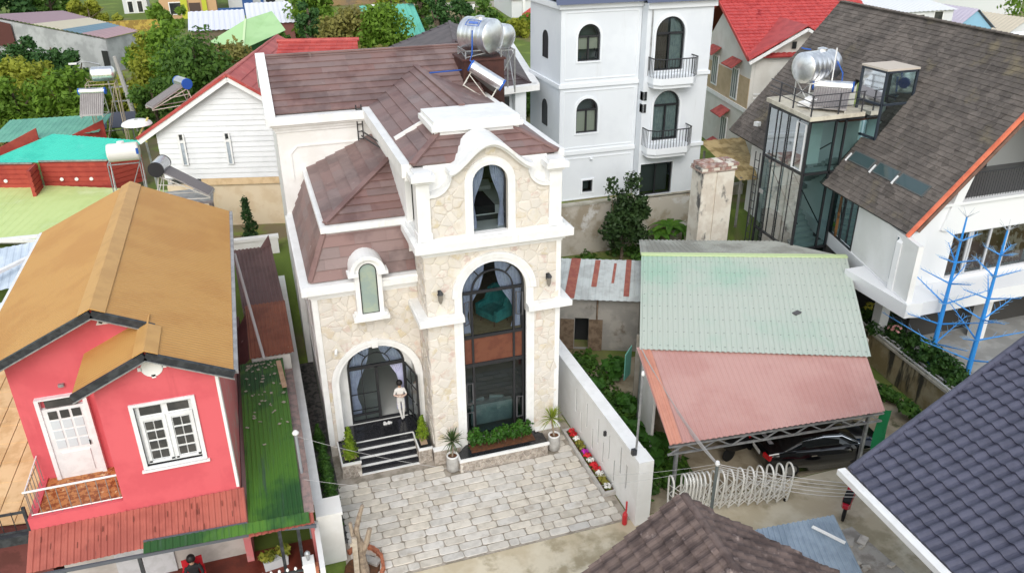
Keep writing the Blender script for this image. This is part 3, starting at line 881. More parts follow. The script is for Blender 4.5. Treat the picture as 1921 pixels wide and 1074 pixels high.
# ------------------------------------------------------------------ entrance steps and planters
T = Thing('entrance_steps', 'black granite steps with white nosings below the arched entrance', 'steps', (2.85, 23.3, 0))
sx0, sx1 = 1.84, 3.87
T.part('porch_floor', MB().box(1.5, 4.19, 23.78, 24.76, 0, .72), BLACKST)
for i in range(5):
    y0 = 22.72 + i * .265; z1 = .02 + i * .155
    if i: T.part('tread', MB().box(sx0, sx1, y0 - .265 + .05, y0 + .02, 0, z1 - .012), BLACKST)
    T.part('nosing', MB().box(sx0 - .004, sx1 + .004, y0 - .03, y0 + .05, max(0, z1 - .03), z1 + .02), TRIM)
SOIL = mat('soil', (.14, .055, .025), .95, c2=(.08, .04, .02), ns=8, bump=.6)
def clad(t, parent, x0, x1, y0, y1, z1, seed, sides=('f',), size=.2):
    r = random.Random(seed)
    for s_ in sides:
        if s_ == 'f': mpq, a, b = frontmap(y0), x0, x1
        elif s_ == 'l': mpq, a, b = sidemap(x0), y0, y1
        else: mpq, a, b = sidemap(x1, -1), y0, y1
        for cell in voronoi(a + .01, b - .01, .02, z1 - .02, size, seed, (), .55, .006):
            o = mesh_obj('stone', stone_mesh(cell, mpq, r), PLSTONE, t.off); o.parent = parent
def side_box(x0, x1, label):
    t = Thing('entrance_planter', label, 'planter', ((x0 + x1) / 2, 23.2, 0), group='stone planter boxes beside the steps')
    b = t.part('box', MB().box(x0, x1, 22.68, 24.05, 0, .58), MORTAR); clad(t, b, x0, x1, 22.68, 24.0, .56, int(x0 * 10), ('f', 'l'))
    t.part('rim', MB().box(x0 - .02, x1 + .02, 22.65, 22.72, .58, .65).box(x0 - .02, x0 + .03, 22.72, 24.05, .58, .65), TRIM)
    t.part('top_slab', MB().box(x0 + .03, x1, 22.72, 24.05, .58, .64), BLACKST)
    t.part('soil_patch', MB().box(x0 + .12, x1 - .1, 22.9, 23.5, .64, .66), mat('wood_chip', (.42, .30, .20), .9))
side_box(1.20, 1.835, 'stone planter box with black top left of the entrance steps')
side_box(3.875, 4.34, 'stone planter box with black top right of the entrance steps')

def conifer(loc, h, r, label, group, lm, n=900, size=.05, twin=False, name='dwarf_conifer'):
    t = Thing(name, label, 'shrub', loc, group=group, world=False)
    t.part('trunk', MB().tube([(0, 0, -.02), (0, 0, h * .5)], [.03, .015], 6), BARK)
    cl = []
    k = 7
    for i in range(k):
        f = i / (k - 1)
        rr = r * (1 - .72 * f ** 1.5) * (1 + rnd.uniform(-.12, .12))
        cl.append((rnd.uniform(-.1, .1) * r, rnd.uniform(-.1, .1) * r, h * (.12 + .78 * f), rr, rr, h * .16, int(n / k)))
    t.part('foliage', leaves(cl, size, int(h * 1000) + int(loc[0] * 77), flat=.8, shell=.35, aspect=.35), lm)
    return t
BARK = mat('bark', (.16, .12, .085), .9, c2=(.09, .07, .05), ns=8, bump=.6, bs=30)
LIME = leaf_mat('lime_conifer_leaf', (.10, .19, .012), (.26, .36, .025), 7, .2)
conifer((1.56, 23.32, .65), 1.0, .26, 'lime green dwarf conifer in the planter left of the steps, rear one', 'dwarf conifers by the entrance', LIME)
conifer((1.53, 22.98, .65), .72, .25, 'lime green dwarf conifer in the planter left of the steps, front one', 'dwarf conifers by the entrance', LIME)
conifer((4.13, 23.25, .65), .95, .27, 'lime green dwarf conifer in the planter right of the steps', 'dwarf conifers by the entrance', LIME)

# window planter
t = Thing('window_planter', 'long low planter with black granite top and white edge under the tall window', 'planter', (6.8, 22.2, 0))
pts = [(5.12, 21.72), (8.34, 21.72), (8.34, 22.30), (8.05, 22.56), (5.58, 22.56), (5.12, 22.1)]
b = t.part('box', MB().prism([(x, y, 0) for x, y in pts], (0, 0, .48)), MORTAR)
clad(t, b, 5.12, 8.34, 21.72, 22.1, .47, 31, ('f', 'l'), .2)
t.part('top_slab', MB().prism([(x, y, .48) for x, y in pts], (0, 0, .08)), BLACKST)
t.part('rim', MB().box(5.08, 8.38, 21.67, 21.74, .47, .575).box(5.08, 5.14, 21.74, 22.1, .47, .575), TRIM)
t.part('soil_bed', MB().box(5.6, 7.95, 21.98, 22.42, .56, .60), SOIL)
SHRUB = leaf_mat('shrub_leaf', (.025, .085, .012), (.07, .19, .02), 3, .25, third=(.22, .33, .03))
for i in range(8):
    x = 5.75 + i * .29
    h = rnd.uniform(.42, .72)
    t = Thing('planter_shrub', 'small glossy green shrub in the row under the tall window, %s from the left' % ('first', 'second', 'third', 'fourth', 'fifth', 'sixth', 'seventh', 'eighth')[i], 'shrub', (x, 22.2 + rnd.uniform(-.06, .08), .6), group='shrubs in the window planter', world=False)
    q = MB()
    for k in range(4): q.tube([(0, 0, 0), (rnd.uniform(-.14, .14), rnd.uniform(-.1, .1), h)], [.012, .006], 4)
    t.part('stem', q, BARK)
    t.part('foliage', leaves([(rnd.uniform(-.06, .06), 0, h * .62, .2, .2, h * .48, 170), (rnd.uniform(-.15, .15), rnd.uniform(-.1, .1), h * 1.0, .1, .1, .14, 50)], .062, 60 + i, .6, .3), SHRUB)

def yucca(loc, label, lean, lm, hgt):
    t = Thing('potted_yucca', label, 'potted plant', loc, group='yuccas in grey pots', world=False)
    POT = mat('pot_concrete', (.46, .45, .43), .7, c2=(.38, .37, .35), ns=5, bump=.2)
    t.part('pot', MB().lathe([(.16, 0), (.215, .04), (.225, .3), (.205, .55), (.2, .60), (.17, .60), (.165, .54), (0.01, .54)], n=20, caps=False), POT, smooth=True)
    t.part('pot_rim', MB().lathe([(.205, .59), (.213, .60), (.213, .635), (.17, .635), (.165, .59)], n=20, caps=False), TRIM)
    t.part('soil', MB().lathe([(.168, .56), (.168, .58)], n=14), SOIL)
    t.part('trunk', MB().tube([(0, 0, .55), (lean * .3, 0, hgt * .55), (lean, 0, hgt)], [.045, .035, .045], 8), mat('yucca_trunk', (.33, .26, .20), .9, c2=(.22, .17, .13), ns=14, bump=.6))
    q = MB()
    for i in range(85):
        a = rnd.uniform(0, 6.28); el = rnd.uniform(-.5, 1.45) if i % 3 else rnd.uniform(.6, 1.5)
        L_ = rnd.uniform(.38, .6) ; d = Vector((math.cos(a) * math.cos(el), math.sin(a) * math.cos(el), math.sin(el)))
        side = d.cross(Vector((0, 0, 1)));
        if side.length < .05: side = Vector((1, 0, 0))
        side.normalize(); side *= .016
        b0 = Vector((lean, 0, hgt)) + d * .03; m1 = b0 + d * L_ * .55 + Vector((0, 0, -.01)); tp = b0 + d * L_ + Vector((0, 0, -.10 * (1.2 - el * .6)))
        q.add([b0 - side * .7, b0 + side * .7, m1 + side, m1 - side, tp], [(0, 1, 2, 3), (3, 2, 4)])
    t.part('leaves', q, lm)
yucca((4.90, 21.98, .03), 'dark spiky yucca in a grey pot left of the window planter', .02, leaf_mat('yucca_dark', (.03, .07, .02), (.10, .15, .05), 6, .2), 1.22)
yucca((8.66, 21.95, .03), 'yellow-green yucca in a grey pot at the right corner of the house', -.10, leaf_mat('yucca_bright', (.15, .22, .02), (.36, .42, .06), 6, .3), 1.35)

# ------------------------------------------------------------------ boundary walls of the yard
WY0, WY1, WX = 17.45, 34.0, 9.75
t = Thing('right_boundary_wall', 'tall white boundary wall with vertical slits along the right of the paved yard', 'wall', (WX, 20, 0))
def wz(y): return 2.48
q = MB()
ys = [WY0 + .62]
slots = [(18.35, .75, 1.7), (18.8, 1.0, 2.1), (19.25, .35, 1.25), (19.7, .95, 1.95), (20.15, .45, 1.35), (20.6, .95, 2.0), (21.05, .4, 1.3), (21.6, .95, 2.0), (22.1, .4, 1.3), (22.6, 1.0, 2.0)]
wall(q, sidemap(WX), WY0 + .6, WY1, 0, 2.4, [(y, .05, a, b, 0) for y, a, b in slots], .16)
t.part('panel', q, WHITE)
t.part('slit_shade_backing', MB().box(WX + .035, WX + .12, WY0 + .7, 23, .2, 2.3), mat('slit_shade_backing', (.22, .22, .215), .9))  # dark sheet close behind the face, its colour stands in for shade in the slits
t.part('coping', MB().box(WX - .04, WX + .42, WY0 + .4, WY1, 2.4, 2.48), TRIM)
t.part('end_pillar', MB().box(WX - .06, WX + .44, WY0 - .02, WY0 + .6, 0, 2.482), WHITE)
single('wall_light', MB().box(WX - .09, WX - .165 + .17, 19.92, 20.0, 1.75, 1.92), BLACKM, 'small black wall light on the slitted white wall', 'light')
t = Thing('wall_pole', 'thin grey metal pole standing on the end of the slitted white wall', 'pole', (WX + .02, 17.85, 2.4))
t.part('shaft', MB().tube([(WX + .02, 17.85, 2.5), (WX + .06, 17.85, 5.4)], .035, 8), GREYM)
t.part('clamp', MB().box(WX - .13, WX + .02, 17.78, 17.9, 2.52, 2.72), BLACKM)
t.part('insulator', MB().lathe([(.045, 5.36), (.05, 5.42), (.03, 5.5)], (WX + .06, 17.85, 0), 8), TRIM)
# flower bed along it
t = Thing('flower_bed', 'narrow kerbed flower bed at the foot of the slitted wall', 'flower bed', (9.55, 21, 0))
t.part('kerb', MB().box(9.3, 9.4, 19.0, 22.8, 0, .15).box(9.4, 9.75, 19.0, 19.1, 0, .15).box(9.4, 9.75, 22.7, 22.8, 0, .15), mat('kerb_concrete', (.52, .50, .47), .8, c2=(.42, .40, .37), ns=5, bump=.3))
t.part('soil', MB().box(9.4, 9.75, 19.1, 22.7, 0, .1), SOIL)
FG = leaf_mat('bedding_leaf', (.07, .10, .02), (.16, .19, .03), 8, .2)
cols = {'red': (.62, .02, .03), 'white': (.75, .74, .70), 'magenta': (.52, .02, .42), 'olive': (.22, .20, .03)}
for i, (y, cn) in enumerate(((22.5, 'red'), (22.28, 'red'), (22.02, 'white'), (21.75, 'olive'), (21.5, 'olive'), (21.2, 'magenta'), (20.98, 'red'), (20.72, 'white'), (20.45, 'red'), (20.2, 'red'), (19.95, 'white'), (19.7, 'olive'), (19.45, 'olive'), (19.25, 'white'))):
    lab = {'red': 'clump of red bedding flowers in the kerbed bed', 'white': 'clump of small white bedding flowers in the kerbed bed', 'magenta': 'clump of magenta bedding flowers in the kerbed bed', 'olive': 'clump of olive green bedding plants in the kerbed bed'}[cn]
    lab += ', %s from the house' % ('1st', '2nd', '3rd', '4th', '5th', '6th', '7th', '8th', '9th', '10th', '11th', '12th', '13th', '14th')[i]
    t = Thing('bedding_plant', lab, 'flowers', (9.57, y, .1), group='%s bedding plants along the wall' % cn, world=False)
    t.part('foliage', leaves([(0, 0, .07, .14, .13, .08, 90)], .045, 300 + i, .8, .3), FG)
    t.part('blossom', leaves([(0, 0, .14, .13, .12, .06, 70)], .04, 400 + i, 1.2, .5, .9), mat('petal_' + cn, (*cols[cn], 1), .6))
# left wall and gate pillar
t = Thing('left_boundary_wall', 'low white boundary wall between the stone house and the pink house', 'wall', (.2, 26, 0))
t.part('panel', MB().box(.10, .30, 19.6, 38.0, 0, 1.78), WHITE)
t.part('coping', MB().box(.06, .34, 19.6, 38.0, 1.78, 1.86), TRIM)
t.part('end_pillar', MB().box(.12, .80, 18.9, 19.6, 0, 1.80).box(.08, .84, 18.86, 19.64, 1.80, 1.9), WHITE)
t.part('end_panel', MB().box(-.02, .12, 17.0, 18.95, 0, 1.72), WHITE)
HEDGE = leaf_mat('hedge_leaf', (.02, .07, .012), (.07, .16, .02), 4, .2)
for i, (x, y, h) in enumerate(((.66, 20.35, 1.5), (.65, 21.0, 1.6), (.66, 21.7, 1.45), (.64, 22.4, 1.5), (.62, 23.2, 1.3), (.6, 24.6, 1.1))):
    conifer((x, y, .02), h, .27, 'dark green upright conifer in the strip between wall and house, %s from the gate pillar' % ('first', 'second', 'third', 'fourth', 'fifth', 'sixth')[i],
            'conifers in the side strip', HEDGE, 1100, .06, name='upright_conifer')

# dead tree in a brick ring
t = Thing('dead_tree', 'bare grey dead tree trunk with sawn limbs leaning on white planks by the gate pillar', 'dead tree', (1.1, 18.15, 0))
DEAD = mat('dead_wood', (.36, .29, .22), .9, c2=(.22, .17, .13), ns=6, bump=.8, bs=20)
t.part('trunk', MB().tube([(1.2, 18.2, 0), (1.17, 18.15, .6), (1.15, 18.15, 1.35)], [.2, .15, .13], 9), DEAD)
t.part('limb', MB().tube([(1.15, 18.15, 1.2), (1.12, 18.1, 1.8), (1.24, 18.05, 2.3), (1.36, 18.0, 2.7)], [.1, .08, .07, .055], 8), DEAD)
t.part('limb', MB().tube([(1.2, 18.15, .8), (1.38, 18.1, 1.3), (1.5, 18.08, 1.75)], [.11, .085, .07], 8), DEAD)
t.part('limb', MB().tube([(1.14, 18.1, 1.0), (1.0, 18.05, 1.7), (.97, 18.05, 2.15)], [.09, .06, .05], 8), DEAD)
t = Thing('leaning_plank', 'pale wooden post standing against the dead tree', 'plank', (1.0, 17.95, 0))
t.part('board', MB().rbox((1.0, 17.93, .85), (.14, .08, 1.7), .1, .03, .02), mat('pale_wood', (.50, .44, .36), .85, c2=(.38, .32, .25), ns=5))
t.part('batten', MB().rbox((.98, 17.87, 1.5), (.2, .04, .1)), mat('pale_wood', (.5, .44, .36)))
BRICK = mat('red_brick', (.46, .17, .09), .9, c2=(.34, .12, .07), ns=9, rv=.15, bump=.5)
t = Thing('brick_planter_ring', 'ring of loose orange bricks round the foot of the dead tree', 'planter', (1.35, 18.4, 0))
for i in range(13):
    a = RAD(-75 + i * 16)
    q = MB().rbox((1.22 + .58 * math.cos(a), 18.42 + .82 * math.sin(a), .09), (.21, .1, .14), a + 1.57 + rnd.uniform(-.15, .15))
    t.part('brick', q, BRICK)
t.part('soil', MB().lathe([(.55, .02), (.5, .06)], (1.2, 18.4, 0), 14), SOIL)
single('concrete_offcut', MB().rbox((1.45, 18.55, .12), (.62, .22, .1), -.75, .1), mat('grey_concrete', (.40, .38, .35), .9, c2=(.3, .28, .26), ns=4, bump=.4), 'grey broken concrete block lying inside the brick ring', 'rubble')
t = Thing('fire_extinguisher', 'small red extinguisher at the foot of the slitted white wall', 'extinguisher', (9.45, 17.6, 0))
t.part('body', MB().lathe([(.07, 0), (.085, .03), (.085, .4), (.05, .48), (.02, .5)], (9.42, 17.62, .01), 10), mat('red_enamel', (.55, .02, .03), .3, spec=.6))
t.part('pipe', MB().tube([(9.45, 17.62, .5), (9.46, 17.63, .9)], .03, 6), mat('red_enamel', (.55, .02, .03)))

# ------------------------------------------------------------------ people
def skinned(name, joints, edges, radii, material, loc, rz, parent_label=None, sub=2):
    me = bpy.data.meshes.new(name); me.from_pydata(joints, edges, []); me.update()
    o = bpy.data.objects.new(name, me); COL.objects.link(o)
    o.modifiers.new('Skin', 'SKIN')
    if not me.skin_vertices: return o
    for i, r_ in enumerate(radii):
        me.skin_vertices[0].data[i].radius = r_ if isinstance(r_, tuple) else (r_, r_)
    me.skin_vertices[0].data[0].use_root = True
    o.modifiers['Skin'].use_smooth_shade = True
    s_ = o.modifiers.new('Sub', 'SUBSURF'); s_.levels = sub; s_.render_levels = sub
    me.materials.append(material); o.location = loc; o.rotation_euler = (0, 0, rz)
    return o
def zone_mat(name, zones):
    """cloth and skin colours by height on the figure: zones [(z from, colour)]"""
    m = bpy.data.materials.new(name); m.use_nodes = True
    N, L = m.node_tree.nodes, m.node_tree.links
    tc = N.new('ShaderNodeTexCoord'); sx = N.new('ShaderNodeSeparateXYZ'); L.new(tc.outputs['Object'], sx.inputs[0])
    mr = N.new('ShaderNodeMapRange'); mr.inputs[2].default_value = 2.0; L.new(sx.outputs[2], mr.inputs[0])
    cr = N.new('ShaderNodeValToRGB'); cr.color_ramp.interpolation = 'CONSTANT'
    e = cr.color_ramp.elements
    while len(e) < len(zones): e.new(.5)
    for i, (z_, c_) in enumerate(zones): e[i].position = z_ / 2; e[i].color = (*c_, 1)
    L.new(mr.outputs[0], cr.inputs[0]); L.new(cr.outputs[0], N['Principled BSDF'].inputs['Base Color']); N['Principled BSDF'].inputs['Roughness'].default_value = .8
    return m
SKIN = (.52, .32, .22)
HAIR = mat('black_hair', (.012, .010, .010), .5)
def hair_cap(parent, c, r):
    q = MB()
    prof = [(r * math.sin(a), r * 1.15 * math.cos(a)) for a in [RAD(v) for v in range(2, 118, 14)]]
    q.lathe(prof, (c[0], c[1] + .02, c[2] + .01), 14)
    o = mesh_obj('hair', q, HAIR, (0, 0, 0), True); o.parent = parent
# standing, arms folded, leaning on the door jamb (faces the street: -Y)
J = [(0, 0, .92), (0, 0, 1.10), (0, .01, 1.28), (0, 0, 1.40), (0, -.01, 1.47), (0, -.03, 1.58), (0, -.03, 1.66),
     (.16, 0, 1.34), (.24, -.05, 1.12), (.06, -.2, 1.10), (-.05, -.2, 1.13),
     (-.16, 0, 1.34), (-.24, -.05, 1.12), (-.06, -.22, 1.14), (.05, -.21, 1.16),
     (.09, 0, .86), (.10, -.03, .48), (.07, 0, .09), (.08, -.14, .04),
     (-.09, 0, .86), (-.07, -.05, .48), (.0, -.08, .09), (.02, -.22, .04)]
E_ = [(0, 1), (1, 2), (2, 3), (3, 4), (4, 5), (5, 6), (2, 7), (7, 8), (8, 9), (9, 10), (2, 11), (11, 12), (12, 13), (13, 14), (0, 15), (15, 16), (16, 17), (17, 18), (0, 19), (19, 20), (20, 21), (21, 22)]
RR = [(.15, .11), (.13, .095), (.16, .105), (.10, .08), (.05, .05), (.085, .095), (.07, .08), .06, .042, .035, .03, .06, .042, .035, .03, .092, .062, .042, .035, .092, .062, .042, .035]
p = skinned('person', J, E_, RR, zone_mat('white_outfit', [(0, (.05, .05, .05)), (.07, (.74, .73, .71)), (1.05, (.62, .46, .38)), (1.17, (.76, .74, .71)), (1.44, SKIN)]), (3.66, 24.64, .73), RAD(-6)); p.scale = (.93, .93, .93)
p['label'] = 'person in white standing in the open entrance doorway with arms folded'; p['category'] = 'person'
hair_cap(p, (0, -.02, 1.62), .125)
q = MB()
for dx, a in ((-.09, .5), (.07, .9)):
    q.lathe([(.0, 0), (.045, .005), (.05, .03), (.035, .055)], (3.06 + dx, 24.42, .722), 8)
    q.rbox((3.06 + dx + .04, 24.46, .75), (.08, .16, .05), a)
single('pair_of_shoes', q, TRIM, 'pair of white shoes lying on the black porch floor', 'shoes')

# ------------------------------------------------------------------ furniture seen through the windows
TEAL = mat('teal_velvet', (.035, .24, .24), .8, c2=(.02, .17, .175), ns=5)
t = Thing('wing_armchair', 'teal velvet wing armchair behind the tall arched window', 'armchair', (6.98, 23.62, 4.74), RAD(-62), world=False); t.o.scale = (1.12, 1.12, 1.12)
t.part('seat', MB().box(-.33, .33, -.36, .3, .22, .44), TEAL)
t.part('backrest', MB().prism([(-.34, .26, .3), (.34, .26, .3), (.36, .42, 1.05), (-.36, .42, 1.05)], (0, .14, 0)), TEAL)
for s_ in (-1, 1):
    t.part('wing', MB().prism([(s_ * .34, -.34, .22), (s_ * .34, .36, .22), (s_ * .36, .46, 1.0), (s_ * .36, .22, .95), (s_ * .35, .05, .62), (s_ * .35, -.34, .58)], (s_ * .11, 0, 0)), TEAL)
    for yy in (-.28, .3): t.part('leg', MB().tube([(s_ * .3, yy, 0), (s_ * .27, yy * .9, .24)], [.018, .028], 6), mat('walnut', (.12, .055, .03), .5))
def curtain(x0, x1, ztop, zbot, y, label, tie, amp=.04, n=26):
    """pleated cloth; tie = (x, z) where it is drawn aside"""
    q = MB(); rows = []
    for j in range(9):
        f = j / 8; z_ = lerp(ztop, zbot, f); rowp = []
        for i in range(n + 1):
            u = i / n; xa = lerp(x0, x1, u)
            g_ = math.exp(-((z_ - tie[1]) / ((ztop - zbot) * .33)) ** 2) if tie else 0
            k_ = .78 * g_
            if tie and z_ < tie[1]: k_ = max(k_, .62)
            xx = lerp(xa, tie[0] if tie else xa, k_)
            rowp.append((xx, y + amp * math.sin(u * n * 1.6) * (1 - .4 * k_), z_))
        rows.append(rowp)
    for a, b in zip(rows[:-1], rows[1:]): q.loft(a, b)
    return single('curtain', q, CURT, label, 'curtain', smooth=True)
curtain(5.62, 6.5, 7.5, 4.75, 23.02, 'lilac curtain drawn to the left in the upper half of the tall window', (5.7, 5.4))
curtain(6.85, 7.8, 7.5, 4.75, 23.02, 'lilac curtain drawn to the right in the upper half of the tall window', (7.72, 5.3))
curtain(6.04, 6.58, 10.72, 8.5, 22.98, 'pale blue curtain on the left of the gable window', (6.1, 9.3))
curtain(6.72, 7.24, 10.72, 8.5, 22.98, 'pale blue curtain on the right of the gable window', (7.16, 9.3))
curtain(1.9, 2.75, 4.0, .9, 25.0, 'lilac curtain drawn to the left behind the entrance fanlight', (1.98, 1.9))
curtain(3.0, 3.95, 4.0, .9, 25.0, 'lilac curtain drawn to the right of the open entrance door', (3.9, 2.1))
t = Thing('bed', 'white bed with a black throw behind the gable window', 'bed', (6.7, 24.6, 8.46))
LINEN = mat('white_linen', (.66, .68, .70), .9, c2=(.55, .57, .6), ns=2)
t.part('base', MB().box(5.9, 7.5, 23.55, 25.6, 8.55, 8.75), BLACKM)
t.part('mattress', MB().box(5.88, 7.52, 23.5, 25.62, 8.75, 9.05), LINEN)
t.part('throw', MB().box(6.3, 7.05, 23.47, 24.9, 8.8, 9.075), mat('black_throw', (.012, .013, .014), .95))
t.part('pillow', MB().rbox((6.2, 25.3, 9.15), (.6, .4, .18), .1, .3), LINEN); t.part('pillow', MB().rbox((7.1, 25.3, 9.15), (.6, .4, .18), -.1, .3), LINEN)
t = Thing('sofa', 'pale sofa behind the lower pane of the tall window', 'sofa', (6.7, 24.0, .7))
t.part('seat', MB().box(5.95, 7.5, 23.4, 24.3, .78, 1.15), LINEN); t.part('backrest', MB().box(5.95, 7.5, 23.25, 23.45, .78, 1.62), LINEN)
t.part('cushion', MB().rbox((6.3, 23.6, 1.4), (.5, .16, .5), .2, -.3), LINEN); t.part('cushion', MB().rbox((7.0, 23.6, 1.4), (.5, .16, .5), -.3, -.3), LINEN)

# ------------------------------------------------------------------ water tanks and solar heater behind the roof
STEEL = mat('stainless_steel', (.93, .94, .95), .36, metal=1.0, c2=(.78, .79, .80), ns=3)
BLUEP = mat('blue_pipe', (.02, .10, .42), .4)
def lying_tank(t, c, r, L_, ang, name='tank'):
    """ribbed steel cylinder lying along ang"""
    prof = [(r * .25, -L_ / 2 - .17), (r * .7, -L_ / 2 - .11), (r * .96, -L_ / 2 - .02), (r, -L_ / 2)]
    k = 6
    for i in range(k):
        a, b = -L_ / 2 + L_ * i / k, -L_ / 2 + L_ * (i + 1) / k
        prof += [(r, a + .01), (r, b - .04), (r * .985, b - .02)]
    prof += [(r, L_ / 2), (r * .96, L_ / 2 + .02), (r * .7, L_ / 2 + .11), (r * .25, L_ / 2 + .17)]
    q = MB().lathe(prof, (0, 0, 0), 28, 'x')
    ca, sa = math.cos(ang), math.sin(ang)
    q.v = [(c[0] + x * ca - y * sa, c[1] + x * sa + y * ca, c[2] + z_) for x, y, z_ in q.v]
    return t.part(name, q, STEEL, smooth=True)
def tank_stand(t, c, w, d, h, material=None, ang=0):
    q = MB(); ca, sa = math.cos(ang), math.sin(ang)
    P = lambda x, y, z_: (c[0] + x * ca - y * sa, c[1] + x * sa + y * ca, c[2] + z_)
    for sx in (-1, 1):
        for sy_ in (-1, 1): q.bar(P(sx * w / 2, sy_ * d / 2, 0), P(sx * w / 2, sy_ * d / 2, h), .05)
        q.bar(P(sx * w / 2, -d / 2, h), P(sx * w / 2, d / 2, h), .05); q.bar(P(sx * w / 2, -d / 2, .05), P(sx * w / 2, d / 2, h), .035)
    for sy_ in (-1, 1):
        q.bar(P(-w / 2, sy_ * d / 2, h), P(w / 2, sy_ * d / 2, h), .05); q.bar(P(-w / 2, sy_ * d / 2, .05), P(w / 2, sy_ * d / 2, h), .035)
    return t.part('stand', q, material or GREYM)
RUSTB = mat('oxblood_metal', (.075, .028, .022), .6, c2=(.05, .02, .017), ns=2)
single('stair_head', MB().box(8.36, 10.08, 31.9, 33.4, 10.1, 12.1).box(8.3, 10.14, 31.84, 33.46, 12.1, 12.17), RUSTB, 'dark red-brown metal box under the big steel tank on the stone house roof', 'roof box')
t = Thing('water_tank', 'big shiny steel water tank on the dark red roof box', 'water tank', (9.3, 32.6, 12.17))
tank_stand(t, (9.25, 32.65, 12.17), 1.5, 1.2, .3); lying_tank(t, (9.3, 32.6, 12.98), .70, 1.35, RAD(125))
ax_, nx_ = Vector((math.cos(RAD(125)), math.sin(RAD(125)), 0)), Vector((-math.sin(RAD(125)), math.cos(RAD(125)), 0))
def tank_patch(s0, s1, a0, a1, rr):
    q = MB(); c0_ = Vector((9.3, 32.6, 12.98)); n_ = 5
    rows = [[c0_ + ax_ * s_ + (nx_ * math.cos(RAD(lerp(a0, a1, i / n_))) + Vector((0, 0, 1)) * math.sin(RAD(lerp(a0, a1, i / n_)))) * rr for i in range(n_ + 1)] for s_ in (s0, s1)]
    return q.loft(*rows)
BPRT = mat('blue_print', (.10, .18, .5), .4)
for s0, s1, a0, a1 in ((-.35, .35, 38, 40), (-.35, .35, 62, 64), (-.35, -.31, 38, 64), (.31, .35, 38, 64), (-.25, .22, 46, 56)): t.part('printed_mark', tank_patch(s0, s1, a0, a1, .708), BPRT)
t.part('hatch', MB().lathe([(.2, 0), (.2, .1), (.05, .14)], (9.3, 32.6, 13.62), 12), STEEL)
t = Thing('water_tank', 'smaller steel water tank partly hidden behind the big one on the roof', 'water tank', (10.5, 33.8, 10.4))
tank_stand(t, (10.5, 33.8, 10.4), 1.0, 1.0, 1.8); lying_tank(t, (10.5, 33.8, 12.75), .5, .9, RAD(115))
def solar_heater(name, label, c, ang, L_, length, drop, material=None, group=None, tank_r=.24, dark=False):
    """horizontal tank at the top of a sloping rack of tubes; local -Y is downhill"""
    t = Thing(name, label, 'solar heater', c, ang, group=group, world=False)
    q = MB().lathe([(tank_r * .9, -L_ / 2), (tank_r, -L_ / 2 + .03), (tank_r, L_ / 2 - .03), (tank_r * .9, L_ / 2)], (0, 0, drop), 20, 'x')
    t.part('tank', q, material or STEEL, smooth=False)
    q = MB().lathe([(tank_r * 1.02, L_ / 2 - .06), (tank_r * 1.02, L_ / 2 + .02)], (0, 0, drop), 20, 'x').lathe([(tank_r * 1.02, -L_ / 2 - .02), (tank_r * 1.02, -L_ / 2 + .06)], (0, 0, drop), 20, 'x')
    t.part('end_cap', q, BLACKM if dark else BLUEP)
    pan = mat('collector_backing', (.36, .34, .33), .5, c2=(.3, .28, .27), ns=2)
    t.part('collector', MB().prism([(-L_ / 2 + .1, -.1, drop - .1), (L_ / 2 - .1, -.1, drop - .1), (L_ / 2 - .1, -length, .12), (-L_ / 2 + .1, -length, .12)], (0, 0, .05)), pan)
    n = max(6, int(L_ / .12)); q = MB()
    for i in range(n):
        x = lerp(-L_ / 2 + .16, L_ / 2 - .16, i / (n - 1)); q.tube([(x, -.08, drop - .02), (x, -length + .05, .22)], .03, 6)
    t.part('tube_row', q, mat('tube_grey', (.22, .20, .20), .35) if not dark else mat('tube_dark', (.13, .12, .13), .3))
    q = MB()
    for sx in (-1, 1):
        x = sx * (L_ / 2 - .15)
        q.bar((x, 0, drop - tank_r), (x, .25, 0), .04); q.bar((x, 0, drop - tank_r), (x, -length, .08), .04); q.bar((x, .25, .03), (x, -length, .03), .035); q.bar((x, .1, drop * .5), (x, -length * .5, drop * .45), .03)
    q.bar((-L_ / 2 + .15, .25, .04), (L_ / 2 - .15, .25, .04), .035); q.bar((-L_ / 2 + .15, .25, .05), (L_ / 2 - .15, .1, drop * .6), .03)
    t.part('frame', q, mat('frame_cream', (.62, .60, .54), .5))
    return t
t = solar_heater('solar_water_heater', 'steel solar water heater with blue end caps in front of the dark red roof box', (8.70, 31.2, 10.98), 0, 1.5, .95, .8)
X_, Y_ = Vector((-.75, .36, .50)).normalized(), Vector((-.43, -.9, 0)).normalized(); Z_ = X_.cross(Y_); t.o.rotation_euler = Matrix((X_, Z_.cross(X_), Z_)).transposed().to_euler()
q = MB().tube([(8.75, 31.85, 13.3), (8.7, 31.78, 12.4), (8.6, 31.75, 12.15), (9.6, 31.0, 11.5)], .03, 6).tube([(6.95, 31.9, 11.75), (8.35, 32.2, 11.72)], .03, 6)
single('blue_water_pipe', q, BLUEP, 'blue plastic water pipes running from the big steel tank across the brown roof', 'pipe')

